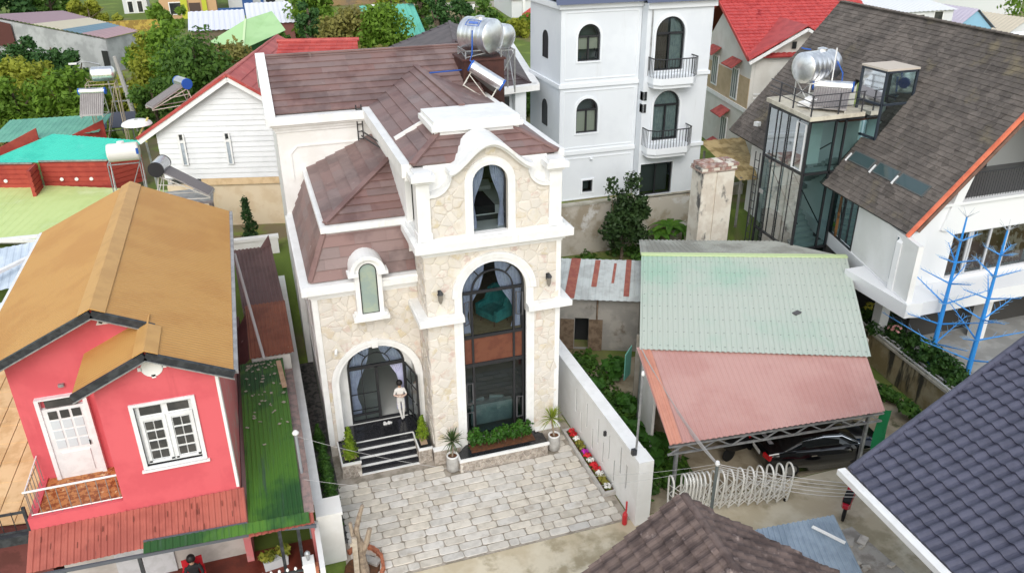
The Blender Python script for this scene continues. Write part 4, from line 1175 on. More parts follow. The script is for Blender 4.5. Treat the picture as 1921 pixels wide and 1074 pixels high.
# ------------------------------------------------------------------ the pink house with the orange roof
PINK = mat('pink_paint', px(221, 101, 109), .65, c2=px(212, 92, 101), ns=.8, dirt=px(196, 82, 90), ds=1.0, dlo=.55, dhi=.8, dstr=(1.6, 1.6, .22), bump=.06, bs=40)
ORANGE = mat('orange_sheet', px(198, 150, 86), .5, c2=px(190, 140, 78), ns=.5, dirt=px(190, 140, 80), ds=.35, dlo=.55, dhi=.8, dstr=(.4, 3, 3), spec=.35)
ORIDGE = mat('orange_ridge', px(210, 162, 96), .45, c2=px(200, 152, 88), ns=1.5)
FASC = mat('black_fascia', (.025, .028, .032), .5, c2=(.05, .055, .06), ns=5)
WDOOR = mat('white_joinery', (.78, .79, .80), .4, c2=(.70, .71, .72), ns=3)
P = Thing('pink_house', 'salmon pink two storey house with an orange ribbed gable roof', 'house', (-4.6, 24, 0))
PY = 19.45
P.part('front_wall', wall(MB(), frontmap(PY), -4.82, -1.86, 3.1, 6.95, [(-3.32, .70, 4.36, 6.26, 0)], .25), PINK)
P.part('gable_infill', MB().prism([(-4.82, PY + .001, 6.951), (-1.86, PY + .001, 6.951), (-1.86, PY + .001, 7.1), (-3.4, PY + .001, 7.8), (-4.82, PY + .001, 7.15)], (0, .2, 0)), PINK)
P.part('upper_wall', MB().prism([(-7.15, 21.2, 3.2), (-5.0, 21.2, 3.2), (-2.0, 21.2, 3.2), (-2.0, 21.2, 7.15), (-4.7, 21.2, 8.4), (-7.15, 21.2, 7.25)], (0, .2, 0)), PINK)
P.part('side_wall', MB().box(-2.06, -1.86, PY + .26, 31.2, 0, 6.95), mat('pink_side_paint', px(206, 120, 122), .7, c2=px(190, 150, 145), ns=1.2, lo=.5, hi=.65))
P.part('side_wall', MB().box(-7.15, -6.95, 21.4, 31.2, 0, 7.0).box(-4.82, -4.62, PY + .26, 21.2, 3.1, 7.1), PINK)
P.part('rear_wall', MB().box(-7.15, -1.86, 31.2, 31.4, 0, 6.9), PINK)
P.part('rear_gable', MB().prism([(-7.15, 31.2, 6.9), (-1.86, 31.2, 6.9), (-4.7, 31.2, 8.4)], (0, .2, 0)), PINK)
P.part('parapet', MB().box(-7.15, -4.82, PY, PY + .2, 2.95, 3.4).box(-7.15, -6.95, PY + .2, 21.2, 2.95, 3.4).box(-4.82, -1.86, PY + .02, PY + .2, 2.95, 3.1), PINK)
TERR = mat('patterned_floor_tile', px(196, 132, 78), .4, c2=px(150, 84, 44), ns=6, lo=.48, hi=.55, dirt=px(226, 196, 150), ds=5, dlo=.6, dhi=.66)
fl = P.part('balcony_floor', MB().box(-6.95, -4.82, PY + .2, 21.2, 3.2, 3.34), TERR)
for i in range(6):
    for j in range(4):
        x, y = -6.94 + i * .345, PY + .22 + j * .375
        P.part('floor_tile', MB().box(x, x + .335, y, y + .365, 3.34, 3.35), TERR, fl)
# roof sheets
EZ2, RZ = 7.03, 8.56
RX, REX, LEX = -4.7, -1.42, -8.02
zr = lambda x: RZ - abs(x - RX) * (RZ - EZ2) / (REX - RX)
rf = P.part('roof', MB().corr((REX, 20.75, EZ2), (REX, 31.6, EZ2), (RX, 31.6, RZ), (RX, 20.75, RZ), .13, .009).corr((REX, 19.15, EZ2), (REX, 20.75, EZ2), (-3.4, 20.75, zr(-3.4)), (-3.4, 19.15, zr(-3.4)), .13, .009)
       .corr((LEX, 20.75, zr(LEX)), (LEX, 31.6, zr(LEX)), (RX, 31.6, RZ), (RX, 20.75, RZ), .13, .009), ORANGE)
P.part('porch_gable_roof', MB().corr((-5.22, 19.15, zr(-3.4) - .86), (-5.22, 21.25, zr(-3.4) - .86), (-3.4, 21.25, zr(-3.4)), (-3.4, 19.15, zr(-3.4)), .13, .009), ORANGE)
q = MB()
for s_, ex in ((1, REX), (-1, LEX)):
    xe = RX + s_ * .34
    q.prism([(RX, 20.72, RZ + .06), (xe, 20.72, zr(xe) + .05), (xe, 20.72, zr(xe) + .03), (RX, 20.72, RZ + .03)], (0, 10.9, 0))
P.part('ridge_cap', q, ORIDGE, rf)
q = MB(); z0 = zr(-3.4)
q.prism([(-3.4, 19.12, z0 + .06), (-3.1, 19.12, z0 - .09), (-3.1, 19.12, z0 - .11), (-3.4, 19.12, z0 + .03)], (0, 1.5, 0))
q.prism([(-3.4, 19.12, z0 + .06), (-3.7, 19.12, z0 - .09), (-3.7, 19.12, z0 - .11), (-3.4, 19.12, z0 + .03)], (0, 2.1, 0))
P.part('ridge_cap', q, ORIDGE, rf)
q = MB()
for a, b in (((LEX, 20.72, zr(LEX) - .1), (RX, 20.72, RZ - .1)), ((RX, 20.72, RZ - .1), (-3.3, 20.72, zr(-3.3) - .1)), ((-5.22, 19.12, z0 - .96), (-3.4, 19.12, z0 - .1)), ((-3.4, 19.12, z0 - .1), (REX, 19.12, EZ2 - .1))):
    q._bar(a, b, .12, .2)
P.part('fascia', q, FASC)
q = MB()
for a, b in (((LEX, 20.63, zr(LEX) - .2), (RX, 20.63, RZ - .2)), ((RX, 20.63, RZ - .2), (-3.4, 20.63, zr(-3.4) - .2)), ((-5.22, 19.03, z0 - 1.06), (-3.4, 19.03, z0 - .2)), ((-3.4, 19.03, z0 - .2), (REX, 19.03, EZ2 - .2))):
    q._bar(a, b, .03, .03)
P.part('fascia_trim', q, GREYM)
P.part('gutter', MB()._bar((REX + .05, 19.15, EZ2 - .06), (REX + .05, 31.6, EZ2 - .06), .12, .1), mat('grey_gutter', (.34, .34, .35), .5, c2=(.24, .24, .25), ns=3))
P.part('gutter', MB()._bar((LEX - .05, 21.5, zr(LEX) - .06), (LEX - .05, 31.6, zr(LEX) - .06), .1, .1), TRIM)
# door
D = P.part('balcony_door', MB().box(-6.58, -5.52, 21.08, 21.2, 3.35, 5.66), WDOOR)
q = MB(); band(q, frontmap(21.2), [(-6.58, 3.35), (-6.58, 5.95), (-5.52, 5.95), (-5.52, 3.35)], .11, -.16, 0); P.part('door_frame', q, WDOOR, D)
DGL = mat('dark_window_pane', (.03, .033, .036), .08, c2=(.06, .06, .06), ns=1.5, spec=.7)
PGL = mat('pale_window_pane', (.58, .64, .68), .15, spec=.6)
P.part('pane', MB().box(-6.45, -5.65, 21.06, 21.1, 5.70, 5.92), DGL, D)
for j in range(4):
    for i in range(3):
        x = -6.44 + i * .29; z_ = 5.32 - j * .32
        P.part('pane', MB().box(x, x + .22, 21.06, 21.079, z_, z_ + .25), DGL if j == 0 else PGL, D)
P.part('lower_panel', MB().box(-6.42, -5.68, 21.05, 21.079, 3.5, 4.2), WDOOR, D)
P.part('handle', MB().tube([(-5.62, 21.03, 4.35), (-5.62, 21.03, 4.5)], .02, 6), BLACKM, D)
# window
W = P.part('window', MB().box(-4.02, -2.62, PY + .08, PY + .14, 4.36, 6.26), WDOOR)
q = MB(); band(q, frontmap(PY), [(-4.02, 4.36), (-4.02, 6.26), (-2.62, 6.26), (-2.62, 4.36)], .13, -.05, .12, True); P.part('window_frame', q, WDOOR, W)
P.part('sill', MB().box(-4.18, -2.46, PY - .08, PY, 4.2, 4.26), TRIM, W)
for s_ in (0, 1):
    x0 = -3.95 + s_ * .68
    P.part('pane', MB().box(x0 + .04, x0 + .56, PY + .06, PY + .079, 5.92, 6.16), DGL, W)
    P.part('sash', MB().box(x0, x0 + .62, PY + .04, PY + .075, 5.76, 5.86).box(x0, x0 + .07, PY + .04, PY + .075, 4.42, 5.76).box(x0 + .55, x0 + .62, PY + .04, PY + .075, 4.42, 5.76).box(x0, x0 + .62, PY + .04, PY + .075, 4.40, 4.48), WDOOR, W)
    for j in range(4):
        for i in range(2):
            P.part('pane', MB().box(x0 + .1 + i * .22, x0 + .29 + i * .22, PY + .055, PY + .079, 4.52 + j * .31, 4.76 + j * .31), DGL, W)
# gable vents
q = MB(); q.lathe([(.26, PY - .03), (.26, PY)], (-3.36, 0, 7.33), 20, 'y')
for a in range(0, 360, 90): q.rbox((-3.36 + .29 * math.cos(RAD(a)), PY - .015, 7.33 + .25 * math.sin(RAD(a))), (.1, .03, .1))
P.part('plaster_roundel', q, TRIM)
q = MB().prism([(-4.75, 21.17, 7.9), (-4.2, 21.17, 7.9), (-4.3, 21.17, 8.16), (-4.62, 21.17, 8.16)], (0, .03, 0)); v = P.part('gable_vent', q, TRIM)
q = MB()
for i, (x, z_) in enumerate(((-4.62, 7.98), (-4.46, 7.96), (-4.33, 7.99), (-4.53, 8.08), (-4.38, 8.09))): q.rbox((x, 21.16, z_), (.09, .03, .06), 0, 0, .5)
P.part('vent_hole', q, BLACKM, v)
P.part('porch_lamp', MB().box(-6.02, -5.88, 21.1, 21.2, 6.25, 6.33), GREYM)
P.part('weather_stain_strip', MB().box(-1.93, -1.855, PY - .004, PY + .3, 3.1, 6.9), TRIM)
# railing
q = MB(); ry = PY + .1
q.tube([(-7.1, ry, 4.2), (-4.8, ry, 4.2)], .03, 6); q.tube([(-7.05, ry, 3.45), (-4.82, ry, 3.45)], .018, 5); q.tube([(-7.05, ry, 4.2), (-7.05, 21.15, 4.2)], .02, 6)
rl = P.part('balcony_railing', q, TRIM)
for i in range(10):
    x = -7.05 + i * .24; P.part('baluster', MB().tube([(x, ry, 3.4), (x, ry, 4.2)], .013, 5), mat('rail_grey', (.25, .22, .2), .5), rl)
for i in range(7):
    y = PY + .2 + i * .24; P.part('baluster', MB().tube([(-7.05, y, 3.4), (-7.05, y, 4.2)], .013, 5), mat('rail_grey', (.25, .22, .2), .5), rl)
# ground floor
GFW = mat('ground_floor_wall', (.50, .47, .44), .8, c2=(.42, .39, .36), ns=1.5)
P.part('ground_floor_wall', MB().box(-6.9, -2.07, 20.1, 20.3, 0, 2.94), GFW)
P.part('porch_floor', MB().box(-6.9, -.05, 17.7, 20.1, 0, .06), mat('dark_red_tile', (.16, .035, .022), .35, c2=(.11, .025, .017), ns=2))
P.part('garage_door', MB().box(-5.6, -4.05, 20.04, 20.1, .06, 2.3), mat('pale_shutter', (.55, .56, .58), .5, c2=(.48, .49, .5), ns=4))

# awning of red sheets and the green lean-to
REDSH = mat('red_sheet', px(178, 100, 86), .6, c2=px(162, 88, 76), ns=1.2, dirt=px(120, 66, 58), ds=2.0, dlo=.62, dhi=.72, dstr=(6, .6, .6))
A = Thing('porch_awning', 'faded red corrugated awning along the front of the pink house', 'awning', (-4, 19, 0))
A.part('sheet', MB().corr((-7.2, 18.4, 2.52), (-1.74, 18.4, 2.52), (-1.74, 19.44, 3.04), (-7.2, 19.44, 3.04), .16, .025), REDSH)
A.part('sheet', MB().corr((-1.74, 18.05, 2.40), (.02, 18.05, 2.40), (.02, 18.42, 2.49), (-1.74, 18.42, 2.49), .16, .025), REDSH)
A.part('edge_beam', MB()._bar((-7.25, 18.37, 2.42), (-1.0, 18.2, 2.36), .06, .1)._bar((-1.0, 18.2, 2.36), (.05, 18.02, 2.34), .06, .1), mat('slate_steel', (.10, .11, .13), .5))
for x, y in ((-4.55, 18.35), (-.95, 18.2), (-.45, 18.15)): A.part('post', MB()._bar((x, y, .06), (x, y, 2.35), .09, .09), FASC)
q = MB()
for i in range(20):
    x, f = rnd.uniform(-7, -1.9), rnd.uniform(.1, .8); y = lerp(18.45, 19.4, f); z_ = lerp(2.55, 3.02, f) + .03
    q.rbox((x, y, z_), (.02, .16, .012), 0, RAD(26))
A.part('lap_screw_row', q, mat('rust_streak', (.17, .05, .035), .8))
GREENS = mat('green_sheet', px(78, 122, 44), .45, c2=px(42, 84, 42), ns=.5, lo=.42, hi=.6, dirt=px(64, 90, 72), ds=1.2, dlo=.55, dhi=.72, dstr=(4, .25, 1))
A = Thing('green_lean_to', 'long mossy green corrugated lean-to roof between pink house and white wall', 'lean-to', (-.9, 22, 0))
A.part('sheet', MB().corr((-1.72, 18.35, 2.56), (-.22, 18.3, 2.56), (-.22, 26.4, 3.05), (-1.72, 26.4, 3.05), .13, .022), GREENS)
A.part('gutter_sheet', MB().corr((-4.4, 18.22, 2.50), (-.1, 18.0, 2.50), (-.1, 18.32, 2.62), (-4.4, 18.52, 2.62), .18, .02), GREENS)
A.part('gutter_lip', MB()._bar((-4.4, 18.55, 2.64), (-1.74, 18.42, 2.62), .04, .04), mat('slate_steel', (.1, .11, .13)))
A.part('gravel_strip', MB().box(-.22, .06, 18.4, 26.4, 2.5, 2.56), mat('lichen_grit', (.34, .24, .22), .9, c2=(.22, .18, .17), ns=5, bump=.5))
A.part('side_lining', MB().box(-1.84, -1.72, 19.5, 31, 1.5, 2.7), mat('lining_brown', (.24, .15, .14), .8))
q = MB()
for i in range(60):
    f = rnd.random() ** 2; q.rbox((rnd.uniform(-1.6, -.3), lerp(26.2, 21.5, f), lerp(3.07, 2.8, f)), (rnd.uniform(.03, .12), rnd.uniform(.03, .1), .02), rnd.random() * 3)
A.part('leaf_litter', q, mat('dry_litter', (.30, .28, .22), .9, rv=.2), kind='stuff')
single('plank', MB().rbox((-.34, 25.3, 3.06), (.16, 1.7, .04), .06, RAD(3)), mat('raw_plank', (.52, .36, .24), .85, c2=(.42, .28, .18), ns=4), 'raw timber plank lying on the upper end of the green lean-to', 'plank')
BRN1 = mat('dark_brown_sheet', px(106, 78, 76), .5, c2=px(88, 62, 60), ns=.8, dirt=px(190, 180, 172), ds=3, dlo=.68, dhi=.74)
BRN2 = mat('rust_brown_sheet', px(150, 92, 68), .55, c2=px(132, 78, 58), ns=.9, dirt=px(190, 150, 130), ds=3, dlo=.68, dhi=.76)
A = Thing('brown_shed_roof', 'dark purple-brown corrugated shed roof beside the orange roof', 'shed', (-.7, 33, 0))
A.part('sheet', MB().corr((-1.5, 30.4, 3.30), (.14, 30.3, 3.30), (-.06, 35.6, 3.75), (-1.75, 35.6, 3.75), .16, .03), BRN1)
A.part('wall', MB().box(-1.5, -.02, 30.6, 35.3, 0, 3.22), CREAM)
A.part('upturned_corner', MB().prism([(-.55, 35.4, 3.75), (-.05, 35.6, 3.75), (-.1, 35.9, 4.15)], (.0, .05, .03)), BRN1)
A = Thing('rust_shed_roof', 'rusty brown corrugated shed roof above the green lean-to', 'shed', (-.7, 28, 0))
A.part('sheet', MB().corr((-1.35, 26.5, 3.15), (.2, 26.5, 3.15), (.16, 30.5, 3.36), (-1.4, 30.5, 3.36), .15, .03), BRN2)
A.part('wall', MB().box(-1.3, .05, 26.6, 30.2, 0, 3.08), CREAM)
A.part('side_flap', MB().prism([(-1.36, 26.5, 3.15), (-1.38, 29.9, 3.3), (-1.78, 29.4, 2.9), (-1.8, 26.6, 2.7)], (0, 0, .03)), BRN1)
single('downpipe', MB().tube([(-1.34, 28.2, 6.6), (-.86, 26.3, 3.2)], .055, 8), mat('grey_pipe', (.50, .49, .49), .5), 'long grey pipe slanting from the orange roof eave to the rusty shed roof', 'pipe')
q = Thing('yard_conifer', 'dark narrow conifer rising behind the purple-brown shed roof', 'tree', (-1.0, 39.0, 2.4), world=False)
q.part('trunk', MB().tube([(0, 0, 0), (.05, 0, 1.8)], [.08, .02], 6), BARK)
q.part('crown', leaves([(rnd.uniform(-.12, .12), rnd.uniform(-.12, .12), .4 + i * .33, .46 - i * .05, .46 - i * .05, .28, 160) for i in range(7)], .1, 5, .2, .4, .35), leaf_mat('dark_conifer', (.012, .04, .012), (.035, .085, .02), 3, .1))

# things on the porch of the pink house
REDP = mat('red_plastic', (.50, .015, .025), .4)
t = Thing('red_chair', 'red plastic armchair under the awning of the pink house', 'chair', (-3.45, 19.0, .06), RAD(8), world=False)
t.part('seat', MB().box(-.26, .26, -.24, .26, .40, .45), REDP); t.part('backrest', MB().prism([(-.28, .22, .42), (.28, .22, .42), (.28, .34, .95), (-.28, .34, .95)], (0, .04, 0)), REDP)
for s_ in (-1, 1):
    t.part('armrest', MB().box(s_ * .28 - .03, s_ * .28 + .03, -.22, .28, .62, .66), REDP)
    for yy in (-.22, .26): t.part('leg', MB()._bar((s_ * .27, yy, 0), (s_ * .27, yy, .62 if yy < 0 else .5), .05, .05), REDP)
J = [(0, .05, .50), (0, .08, .70), (0, .06, .90), (0, .02, 1.02), (0, 0, 1.10), (0, -.03, 1.20), (0, -.03, 1.28), (.17, .02, .96), (.24, -.05, .72), (.12, -.25, .62), (.08, -.3, .6), (-.17, .02, .96), (-.24, -.05, .72), (-.12, -.25, .62), (-.08, -.3, .6),
     (.09, 0, .50), (.11, -.40, .50), (.10, -.40, .1), (.10, -.52, .04), (-.09, 0, .5), (-.11, -.40, .50), (-.10, -.42, .1), (-.10, -.54, .04)]
p = skinned('person', J, E_, RR, zone_mat('dark_top_outfit', [(0, (.35, .33, .32)), (.2, (.30, .32, .36)), (.57, (.012, .012, .014)), (1.07, SKIN)]), (-3.45, 18.98, .06), RAD(8))
p['label'] = 'person in a black top sitting in the red chair under the awning'; p['category'] = 'person'
hair_cap(p, (0, -.01, 1.24), .125)
t = Thing('trough_planter', 'white trough of yellow-green leaves on the dark red porch floor', 'planter', (-1.25, 19.3, .06), RAD(8), world=False)
t.part('trough', MB().prism([(-.34, -.13, 0), (.34, -.13, 0), (.36, -.16, .32), (-.36, -.16, .32)], (0, .28, 0)), mat('white_plastic', (.62, .64, .66), .5))
t.part('foliage', leaves([(-.2, 0, .45, .25, .2, .16, 120), (.25, .05, .5, .22, .2, .18, 110)], .09, 44, .5, .3), leaf_mat('variegated', (.10, .16, .02), (.38, .36, .06), 5, .25))
t = Thing('porch_gate', 'dark metal gate with a row of white finials in front of the pink house porch', 'gate', (-1.7, 17.9, 0))
q = MB()._bar((-3.4, 17.95, 1.1), (-.35, 17.75, 1.1), .05, .06)._bar((-3.4, 17.95, .2), (-.35, 17.75, .2), .05, .06)
t.part('rail', q, FASC)
for i in range(14):
    f = i / 13; x, y = lerp(-3.3, -.45, f), lerp(17.95, 17.76, f)
    b = t.part('bar', MB()._bar((x, y, .1), (x, y, 1.16), .03, .03), FASC)
    t.part('finial', MB().lathe([(.02, 1.15), (.045, 1.19), (.03, 1.24), (.005, 1.27)], (x, y, 0), 8), TRIM, b)
t = Thing('porch_post', 'white brick gate post with a round steel knob beside the pink house porch', 'post', (-.28, 17.75, 0))
t.part('shaft', MB().box(-.46, -.14, 17.55, 17.9, 0, 1.45), WHITE); t.part('knob', MB().lathe([(.03, 1.45), (.05, 1.6), (.08, 1.66), (.08, 1.72), (.03, 1.78)], (-.3, 17.72, 0), 10), GREYM)
t.part('brick_patch', MB().box(-.14, -.05, 17.55, 17.75, .8, 1.3), BRICK)
t = Thing('yard_pole', 'grey steel pole with a round white cap rising through the green lean-to', 'pole', (-.12, 20.2, 0))
t.part('shaft', MB().tube([(-.12, 20.2, 0), (-.14, 20.2, 4.0)], .045, 8), mat('pole_grey', (.30, .32, .34), .5)); t.part('cap', MB().lathe([(.09, 3.98), (.1, 4.03), (.04, 4.1)], (-.14, 20.2, 0), 10), TRIM)
single('red_pipe', MB().tube([(-.02, 18.6, .2), (-.06, 18.55, 1.9)], .06, 8), mat('pink_pipe', (.55, .17, .17), .5), 'pinkish red downpipe against the white gate pillar', 'pipe')

# neighbour on the far left: tan tiled roof, dark railing
TAN = mat('tan_tile', px(224, 192, 146), .7, c2=px(206, 170, 122), ns=1.5, rv=.06, dirt=px(170, 130, 90), ds=1.6, dlo=.6, dhi=.75)
L = Thing('tan_roof_house', 'low tan tiled roof terrace at the left edge beside the pink house', 'house', (-8.6, 22, 0))
tp = [(-9.8, 20.6, 2.7), (-7.2, 20.2, 2.7), (-7.2, 27.0, 4.15), (-9.8, 27.0, 4.15)]
tr_ = L.part('roof', MB().poly(tp), mat('tan_grout', px(178, 140, 96), .9))
roof_tiles(tr_, L.off, tp, .75, .5, TAN, 'roof_tile', lift=.012, thick=.01, stagger=0, gap=.012)
L.part('wall', MB().box(-9.8, -7.25, 20.3, 27, 0, 2.6), mat('dark_red_wall', (.16, .05, .045), .8, c2=(.11, .035, .03), ns=2))
L.part('edge_beam', MB()._bar((-9.9, 19.75, 2.7), (-7.2, 19.65, 2.7), .2, .28), FASC)
q = MB()._bar((-9.9, 19.72, 3.55), (-7.2, 19.62, 3.55), .05, .06)._bar((-9.9, 19.72, 2.95), (-7.2, 19.62, 2.95), .04, .04)._bar((-7.22, 19.62, 2.8), (-7.22, 19.62, 3.7), .08, .08)
rl = L.part('railing', q, FASC)
for i in range(9): L.part('baluster', MB().tube([(-9.6 + i * .29, 19.71, 2.9), (-9.6 + i * .29, 19.71, 3.55)], .012, 5), FASC, rl)
# glazed sheds left of the orange roof
L = Thing('glazed_yard_roof', 'pale blue sheet roofs on white beams left of the orange roof', 'shed', (-10.5, 32, 0))
PALE = mat('pale_blue_sheet', px(214, 226, 238), .4, c2=px(196, 210, 224), ns=.8)
for i, (x0, y0, w, h, z_) in enumerate(((-12.5, 35, 3.6, 4.0, 3.4), (-12.0, 30, 3.2, 3.6, 3.0), (-11.6, 26.5, 2.6, 2.8, 2.9))):
    L.part('sheet', MB().corr((x0, y0, z_), (x0 + w, y0, z_ + .3), (x0 + w - .4, y0 + h, z_ + .7), (x0 - .4, y0 + h, z_ + .4), .3, .02), PALE)
q = MB()
for a, b in (((-13, 33.6, 3.9), (-8.4, 39.0, 4.2)), ((-12.6, 30.0, 3.6), (-8.6, 34.2, 4.0)), ((-12, 39.6, 4.1), (-8.3, 39.4, 4.1)), ((-11.8, 28.6, 3.4), (-9.2, 31.8, 3.7))): q._bar(a, b, .22, .12)
L.part('beam', q, TRIM)
for x, y in ((-12, 35), (-9.2, 35), (-11.8, 30), (-9.2, 30.5), (-11, 27)): L.part('post', MB()._bar((x, y, 0), (x, y, 3.3), .1, .1), TRIM)

# ------------------------------------------------------------------ pale blue villa behind
VW = mat('villa_paint', (.71, .745, .78), .6, c2=(.67, .705, .745), ns=.5, dirt=(.52, .53, .53), ds=.9, dlo=.6, dhi=.88, dstr=(1.5, 1.5, .2), bump=.06)
VT = mat('villa_trim', (.76, .79, .82), .55)
V = Thing('white_villa', 'tall pale bluish white villa with arched windows and two round-fronted balconies', 'villa', (18.5, 40, 3.0))
def villa_front(Y, x0, x1, floors, name):
    for z0, z1, ops in floors:
        V.part(name, wall(MB(), frontmap(Y), x0, x1, z0, z1, ops, .25), VW)
VB, VL = [2.9, 5.75, 9.30, 13.25], 38.6
villa_front(38.6, 15.2, 19.62, [(2.9, 5.75, [(16.9, .3, 3.42, 4.1, 0)]), (5.75, 9.3, [(16.74, .62, 6.75, 7.95, .62)]), (9.3, 13.25, [(16.73, .62, 10.48, 11.68, .62)])], 'left_bay_wall')
villa_front(38.0, 19.64, 23.42, [(2.85, 5.6, [(20.75, .98, 3.05, 4.85, 0)]), (5.6, 9.55, [(21.08, .78, 6.12, 8.0, .78)]), (9.55, 13.2, [(21.0, .84, 9.85, 11.7, .84)])], 'right_bay_wall')
V.part('side_wall', MB().box(15.2, 15.45, 38.86, 43.2, 2.9, 13.25), VW)
V.part('side_wall', MB().box(23.17, 23.42, 38.26, 43.2, 2.85, 13.2).box(19.64, 19.8, 38.26, 38.7, 2.9, 13.2), VW)
V.part('rear_wall', MB().box(15.46, 23.16, 43.0, 43.2, 2.9, 13.2), VW)
for z_ in (5.62, 9.17): V.part('string_course', MB().box(15.1, 19.62, 38.5, 38.6, z_, z_ + .2).box(15.1, 15.2, 38.6, 43.2, z_, z_ + .2), VT)
V.part('string_course', MB().box(15.06, 19.62, 38.46, 38.6, 13.05, 13.3).box(15.06, 15.2, 38.6, 43.3, 13.05, 13.3), VT)
for z_ in (5.62, 9.5): V.part('string_course', MB().box(22.3, 23.5, 37.9, 38.0, z_, z_ + .18).box(23.42, 23.5, 38, 43.2, z_, z_ + .18), VT)
V.part('string_course', MB().box(19.62, 23.55, 37.86, 38.0, 12.95, 13.28), VT)
q = MB()
for z0, z1 in ((3.1, 5.35), (6.0, 8.95), (9.6, 12.85)):
    band(q, frontmap(38.6), [(15.45, z0), (19.4, z0), (19.4, z1), (15.45, z1)], -.06, -.035, .01, True)
V.part('wall_panel_moulding', q, VT)
VROOF = mat('villa_blue_roof', px(96, 104, 128), .5, rv=.1)
rf = V.part('roof', MB().prism([(14.8, 38.2, 13.3), (19.7, 38.2, 13.3), (19.2, 40.5, 14.9), (15.4, 40.5, 14.9)], (0, .05, .05)).prism([(19.4, 37.6, 13.28), (23.8, 37.6, 13.28), (23.2, 40.5, 14.9), (20, 40.5, 14.9)], (0, .05, .05)).box(15.4, 23.2, 40.5, 43.4, 13.3, 14.9), VROOF)
def arched_window(t, Y, cx, hw, sill, spring, rise, mull, label=None, blind=None, trim=.12):
    q = MB(); band(q, frontmap(Y + .08), arch_poly(cx, hw, sill, spring, rise)[1:] + [(cx - hw, sill)], .07, 0, .1) if False else band(q, frontmap(Y + .06), [(cx - hw, sill)] + (arch_pts(cx, hw, spring, rise) if rise else [(cx - hw, spring), (cx + hw, spring)]) + [(cx + hw, sill)], -.08, 0, .12, True)
    for x in mull: q.box(x - .04, x + .04, Y + .07, Y + .16, sill, spring)
    if rise: q.box(cx - hw, cx + hw, Y + .07, Y + .16, spring - .05, spring + .05)
    w = t.part('window', q, BLACKM)
    outl = arch_poly(cx, hw - .02, sill, spring, rise) if rise else [(cx - hw, sill), (cx + hw, sill), (cx + hw, spring), (cx - hw, spring)]
    t.part('pane', MB().poly([(u, Y + .12, z_) for u, z_ in outl]), GLASS, w)
    t.part('room_back', MB().poly([(u, Y + .55, z_) for u, z_ in outl]), blind or DARKROOM, w)
    if trim:
        q = MB(); band(q, frontmap(Y), [(cx - hw, sill)] + (arch_pts(cx, hw, spring, rise) if rise else [(cx - hw, spring), (cx + hw, spring)]) + [(cx + hw, sill)], trim, -.05, .02, True); t.part('surround', q, VT, w)
    return w
BLIND = mat('cream_blind', (.52, .50, .42), .8)
GCURT = mat('grey_curtain', (.42, .47, .47), .9, c2=(.34, .39, .4), ns=4); TCURT = mat('taupe_curtain', (.20, .16, .14), .9)
w = arched_window(V, 38.6, 16.74, .62, 6.75, 7.95, .62, [16.74])
V.part('blind', MB().box(16.2, 17.28, 38.8, 38.82, 6.8, 7.9), BLIND, w)
w = arched_window(V, 38.6, 16.73, .62, 10.48, 11.68, .62, [16.73])
V.part('blind', MB().box(16.2, 17.28, 38.8, 38.82, 11.05, 11.62), BLIND, w)
arched_window(V, 38.6, 16.9, .3, 3.42, 4.1, 0, [])
def pleats(x0, x1, y, z0, z1, n):
    q = MB(); A = [(lerp(x0, x1, i / n), y + (.04 if i % 2 else -.04), z0) for i in range(n + 1)]
    q.loft(A, [(a, b, z1) for a, b, _ in A]); return q
w = arched_window(V, 38.0, 21.08, .78, 6.12, 8.0, .78, [21.08]); V.part('curtain', pleats(20.35, 21.8, 38.28, 6.2, 8.7, 22), GCURT, w)
w = arched_window(V, 38.0, 21.0, .84, 9.85, 11.7, .84, [21.0]); V.part('curtain', pleats(20.2, 20.95, 38.28, 9.9, 12.4, 12), TCURT, w); V.part('curtain', pleats(21.1, 21.8, 38.28, 9.9, 12.4, 12), GCURT, w)
arched_window(V, 38.0, 20.75, .98, 3.05, 4.85, 0, [20.75], trim=.06)
for z_, xa, xb in ((9.62, 19.85, 22.35), (5.95, 19.75, 22.35)):
    pts = [(xa, 38.0), (xa, 37.35), (xa + .35, 37.02), (xb - .35, 37.02), (xb, 37.35), (xb, 38.0)]
    b = V.part('balcony', MB().prism([(x, y, z_ - .35) for x, y in pts], (0, 0, .35)).prism([(lerp(x, 21.1, .06), lerp(y, 38.0, .12), z_ - .55) for x, y in pts], (0, 0, .2)), VT)
    q = MB().tube([(x, y, z_ + .95) for x, y in pts], .032, 6)
    for (xa_, ya), (xb_, yb) in zip(pts[:-1], pts[1:]):
        n = max(2, int(math.hypot(xb_ - xa_, yb - ya) / .16))
        for i in range(n): q.tube([(lerp(xa_, xb_, i / n), lerp(ya, yb, i / n), z_), (lerp(xa_, xb_, i / n), lerp(ya, yb, i / n), z_ + .95)], .017, 4, False)
    V.part('railing', q, BLACKM, b)
for z_ in (7.7, 8.35): V.part('air_vent', MB().box(19.64, 19.68, 37.96, 38.3, z_, z_ + .45).box(19.72, 19.86, 37.95, 37.999, z_, z_ + .45), DGL)
V.part('downpipe', MB().tube([(19.9, 37.95, 9.9), (19.9, 37.95, 12.9)], .04, 6), GREYM)
for y, z_ in ((40.4, 10.4), (40.4, 6.8)):
    V.part('side_window', (lambda q: band(q, sidemap(15.2), [(y, z_)] + arch_pts(y + .4, .4, z_ + 1.0) + [(y + .8, z_)], -.08, -.03, .03, True).poly([(15.19, a, b) for a, b in arch_poly(y + .4, .36, z_, z_ + 1.0)]))(MB()), BLACKM)
V.part('wall_lamp', MB().lathe([(.06, 0), (.09, .05), (.06, .12)], (17.05, 38.5, 5.25), 8), VT)

